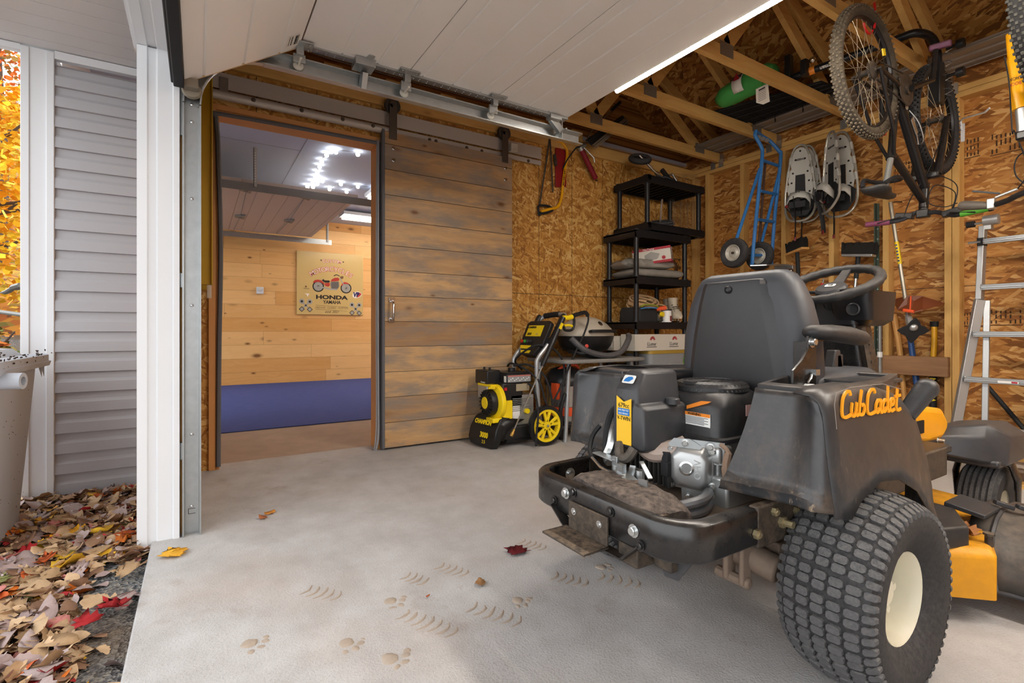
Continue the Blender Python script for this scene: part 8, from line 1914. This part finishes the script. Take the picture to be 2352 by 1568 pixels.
# hillside and autumn trees
hg = G('leafy hillside'); hv = hg.n('TexVoronoi', {'Vector': hg.obj(), 'Scale': 9.0}); hc = hg.ramp(hg.n('SeparateColor', {0: hv.outputs['Color']}).outputs[0], [(0, '#5a3a1e'), (.3, '#9c5a24'), (.55, '#c98a2c'), (.75, '#6d6a30'), (1, '#e0a63a')])
q = MB(); g2 = [[q.b.verts.new((x, y, -.3 + (max(0, -x - 7) ** 1.1) * .33 + .25 * MN.noise(Vector((x * .5, y * .5, 2))))) for x in [-7 - i * .9 for i in range(30)]] for y in [-1.3 - j * .8 for j in range(24)]]
for j in range(23):
    for i in range(29): q._f([g2[j][i], g2[j][i + 1], g2[j + 1][i + 1], g2[j + 1][i]])
struct('ground_hill', q, hg.done(hc, .9), smooth=180)
m_bark = pm('bark', '#4d4038', .9, var=.3, scale=12)
def tree(label, x, y, h, cr, cz0, cols, n, seed, lean=0):
    z0 = -.3 + max(0, -x - 7) ** 1.1 * .33; t = thing('autumn_tree', label, 'tree', (x, y, z0)); r2 = random.Random(seed)
    q = MB(); top = Vector((lean, 0, h)); q.tube(spl([(0, 0, -.3), (.05, .05, h * .3), (lean * .5 - .05, 0, h * .6), top], 4), [.13 - .1 * i / 12 for i in range(13)], 8); tr_ = q.build('trunk', m_bark, t)
    for k in range(12):
        a = r2.uniform(0, 6.28); zz = h * r2.uniform(.2, .9); L_ = cr * r2.uniform(.5, 1)
        q = MB(); q.tube([(lean * zz / h, 0, zz), (lean * zz / h + L_ * .5 * cos(a), L_ * .5 * sin(a), zz + .15), (lean * zz / h + L_ * cos(a), L_ * sin(a), zz + .5)], [.035, .02, .008], 5); q.build('branch', m_bark, t)
    q = MB()
    for k in range(n):
        a = r2.uniform(0, 6.28); u = r2.random() ** .5; zz = r2.uniform(cz0, h * 1.05); rr = cr * u * (1.0 - .55 * ((zz - cz0) / (h * 1.05 - cz0)) ** 1.5)
        c = Vector((rr * cos(a) + lean * zz / h, rr * sin(a), zz + .1 * r2.gauss(0, 1))); s = r2.uniform(.05, .10)
        M_ = Matrix.Translation(c) @ Euler((r2.gauss(0, .6), r2.gauss(0, .6), r2.uniform(0, 6.28))).to_matrix().to_4x4() @ Matrix.Scale(s, 4)
        q.mi = r2.randrange(len(cols)); vs = [q.b.verts.new(M_ @ Vector(p)) for p in ((0, -.6, 0), (.5, -.2, .1), (.35, .3, 0), (0, .7, .1), (-.4, .3, .05), (-.5, -.25, .1))]; q._f(vs)
    o = q.build('foliage', [leaf_mat(c) for c in cols], t, smooth=0); o['kind'] = 'stuff'
YL = ['#e3a31c', '#efb52a', '#d98f1a', '#f0c24a']; OR_ = ['#c8702a', '#b5561f', '#d98a35', '#8a6a30']; GR = ['#5c6b34', '#7a7a3c', '#9a8a3a']
tree('golden yellow maple beyond the white corner post, nearest the house', -9.7, -2.6, 3.3, 1.35, .5, YL, 5200, 1)
tree('orange-brown tree on the slope behind the golden maple', -13.2, -3.2, 6.3, 1.95, 2.4, OR_, 5200, 2, .3)
tree('thin bare-topped tree with few orange leaves high on the slope', -17.0, -4.2, 7.5, 1.4, 4.0, OR_ + GR, 1200, 3, -.4)
tree('low green-orange shrub tree at the foot of the slope', -7.3, -2.1, .9, .75, .1, OR_ + GR, 2200, 4)
gc = thing('patio_chair', 'grey metal patio chair arm just visible past the corner post', 'chair', (-5.6, -1.5, 0))
q = MB(); a = at_d(0, 716, 4.3); b_ = at_d(44, 722, 4.3); q.tube([a + (a - b_) * 2, b_ + (b_ - a) * .4], .018, 8); q.build('rail', m_zinc2, gc, world=True)
q = MB(); q.tube(spl([at_d(-20, 670, 4.3), at_d(10, 672, 4.3), at_d(30, 662, 4.3), at_d(52, 655, 4.3)], 5), [.012] * 5 + [.03] * 6 + [.05] * 5, 8, flat=.5); q.build('arm', m_zinc2, gc, world=True)
for t_ in (-.6, 1.2): q = MB(); p = a.lerp(b_, t_); q.tube([p, Vector((p.x, p.y, -.25))], .016, 8); q.build('leg', m_zinc2, gc, world=True)
# ============================================================ shop lights of this room: the first strip, then unseen ones added as fill
for i, (x, lab) in enumerate(((-1.35, 'glowing LED strip light along the end of the raised garage door'), (0.05, 'added LED fill strip further along behind the raised door, out of frame'), (1.45, 'added LED fill strip at the far end behind the raised door, out of frame'))):
    t = thing('strip_light', lab, 'ceiling light', (x, 1.87, 2.09), group='LED strips behind the raised door')
    q = MB(); q.bb(x - .6, x + .6, 1.852, 1.90, 2.085, 2.115); P('housing', q, m_white, t)
    q = MB(); q.tube([(x - .595, 1.866, 2.078), (x + .595, 1.866, 2.078)], .013, 8); P('tube', q, emis('led strip', '#fff5e8', 115), t)
    q = MB()
    for dx in (-.4, .4): q.bb(x + dx - .003, x + dx + .003, 1.872, 1.878, 2.11, 2.47)
    P('hanger', q, m_galv, t)

strip_light('strip_light', 'added LED fill light over the right side of the room, out of frame', (0.9, 3.1, 2.42), 1.2, (1, 0, 0), 70)  # unseen lamp added to brighten the rear right of the garage
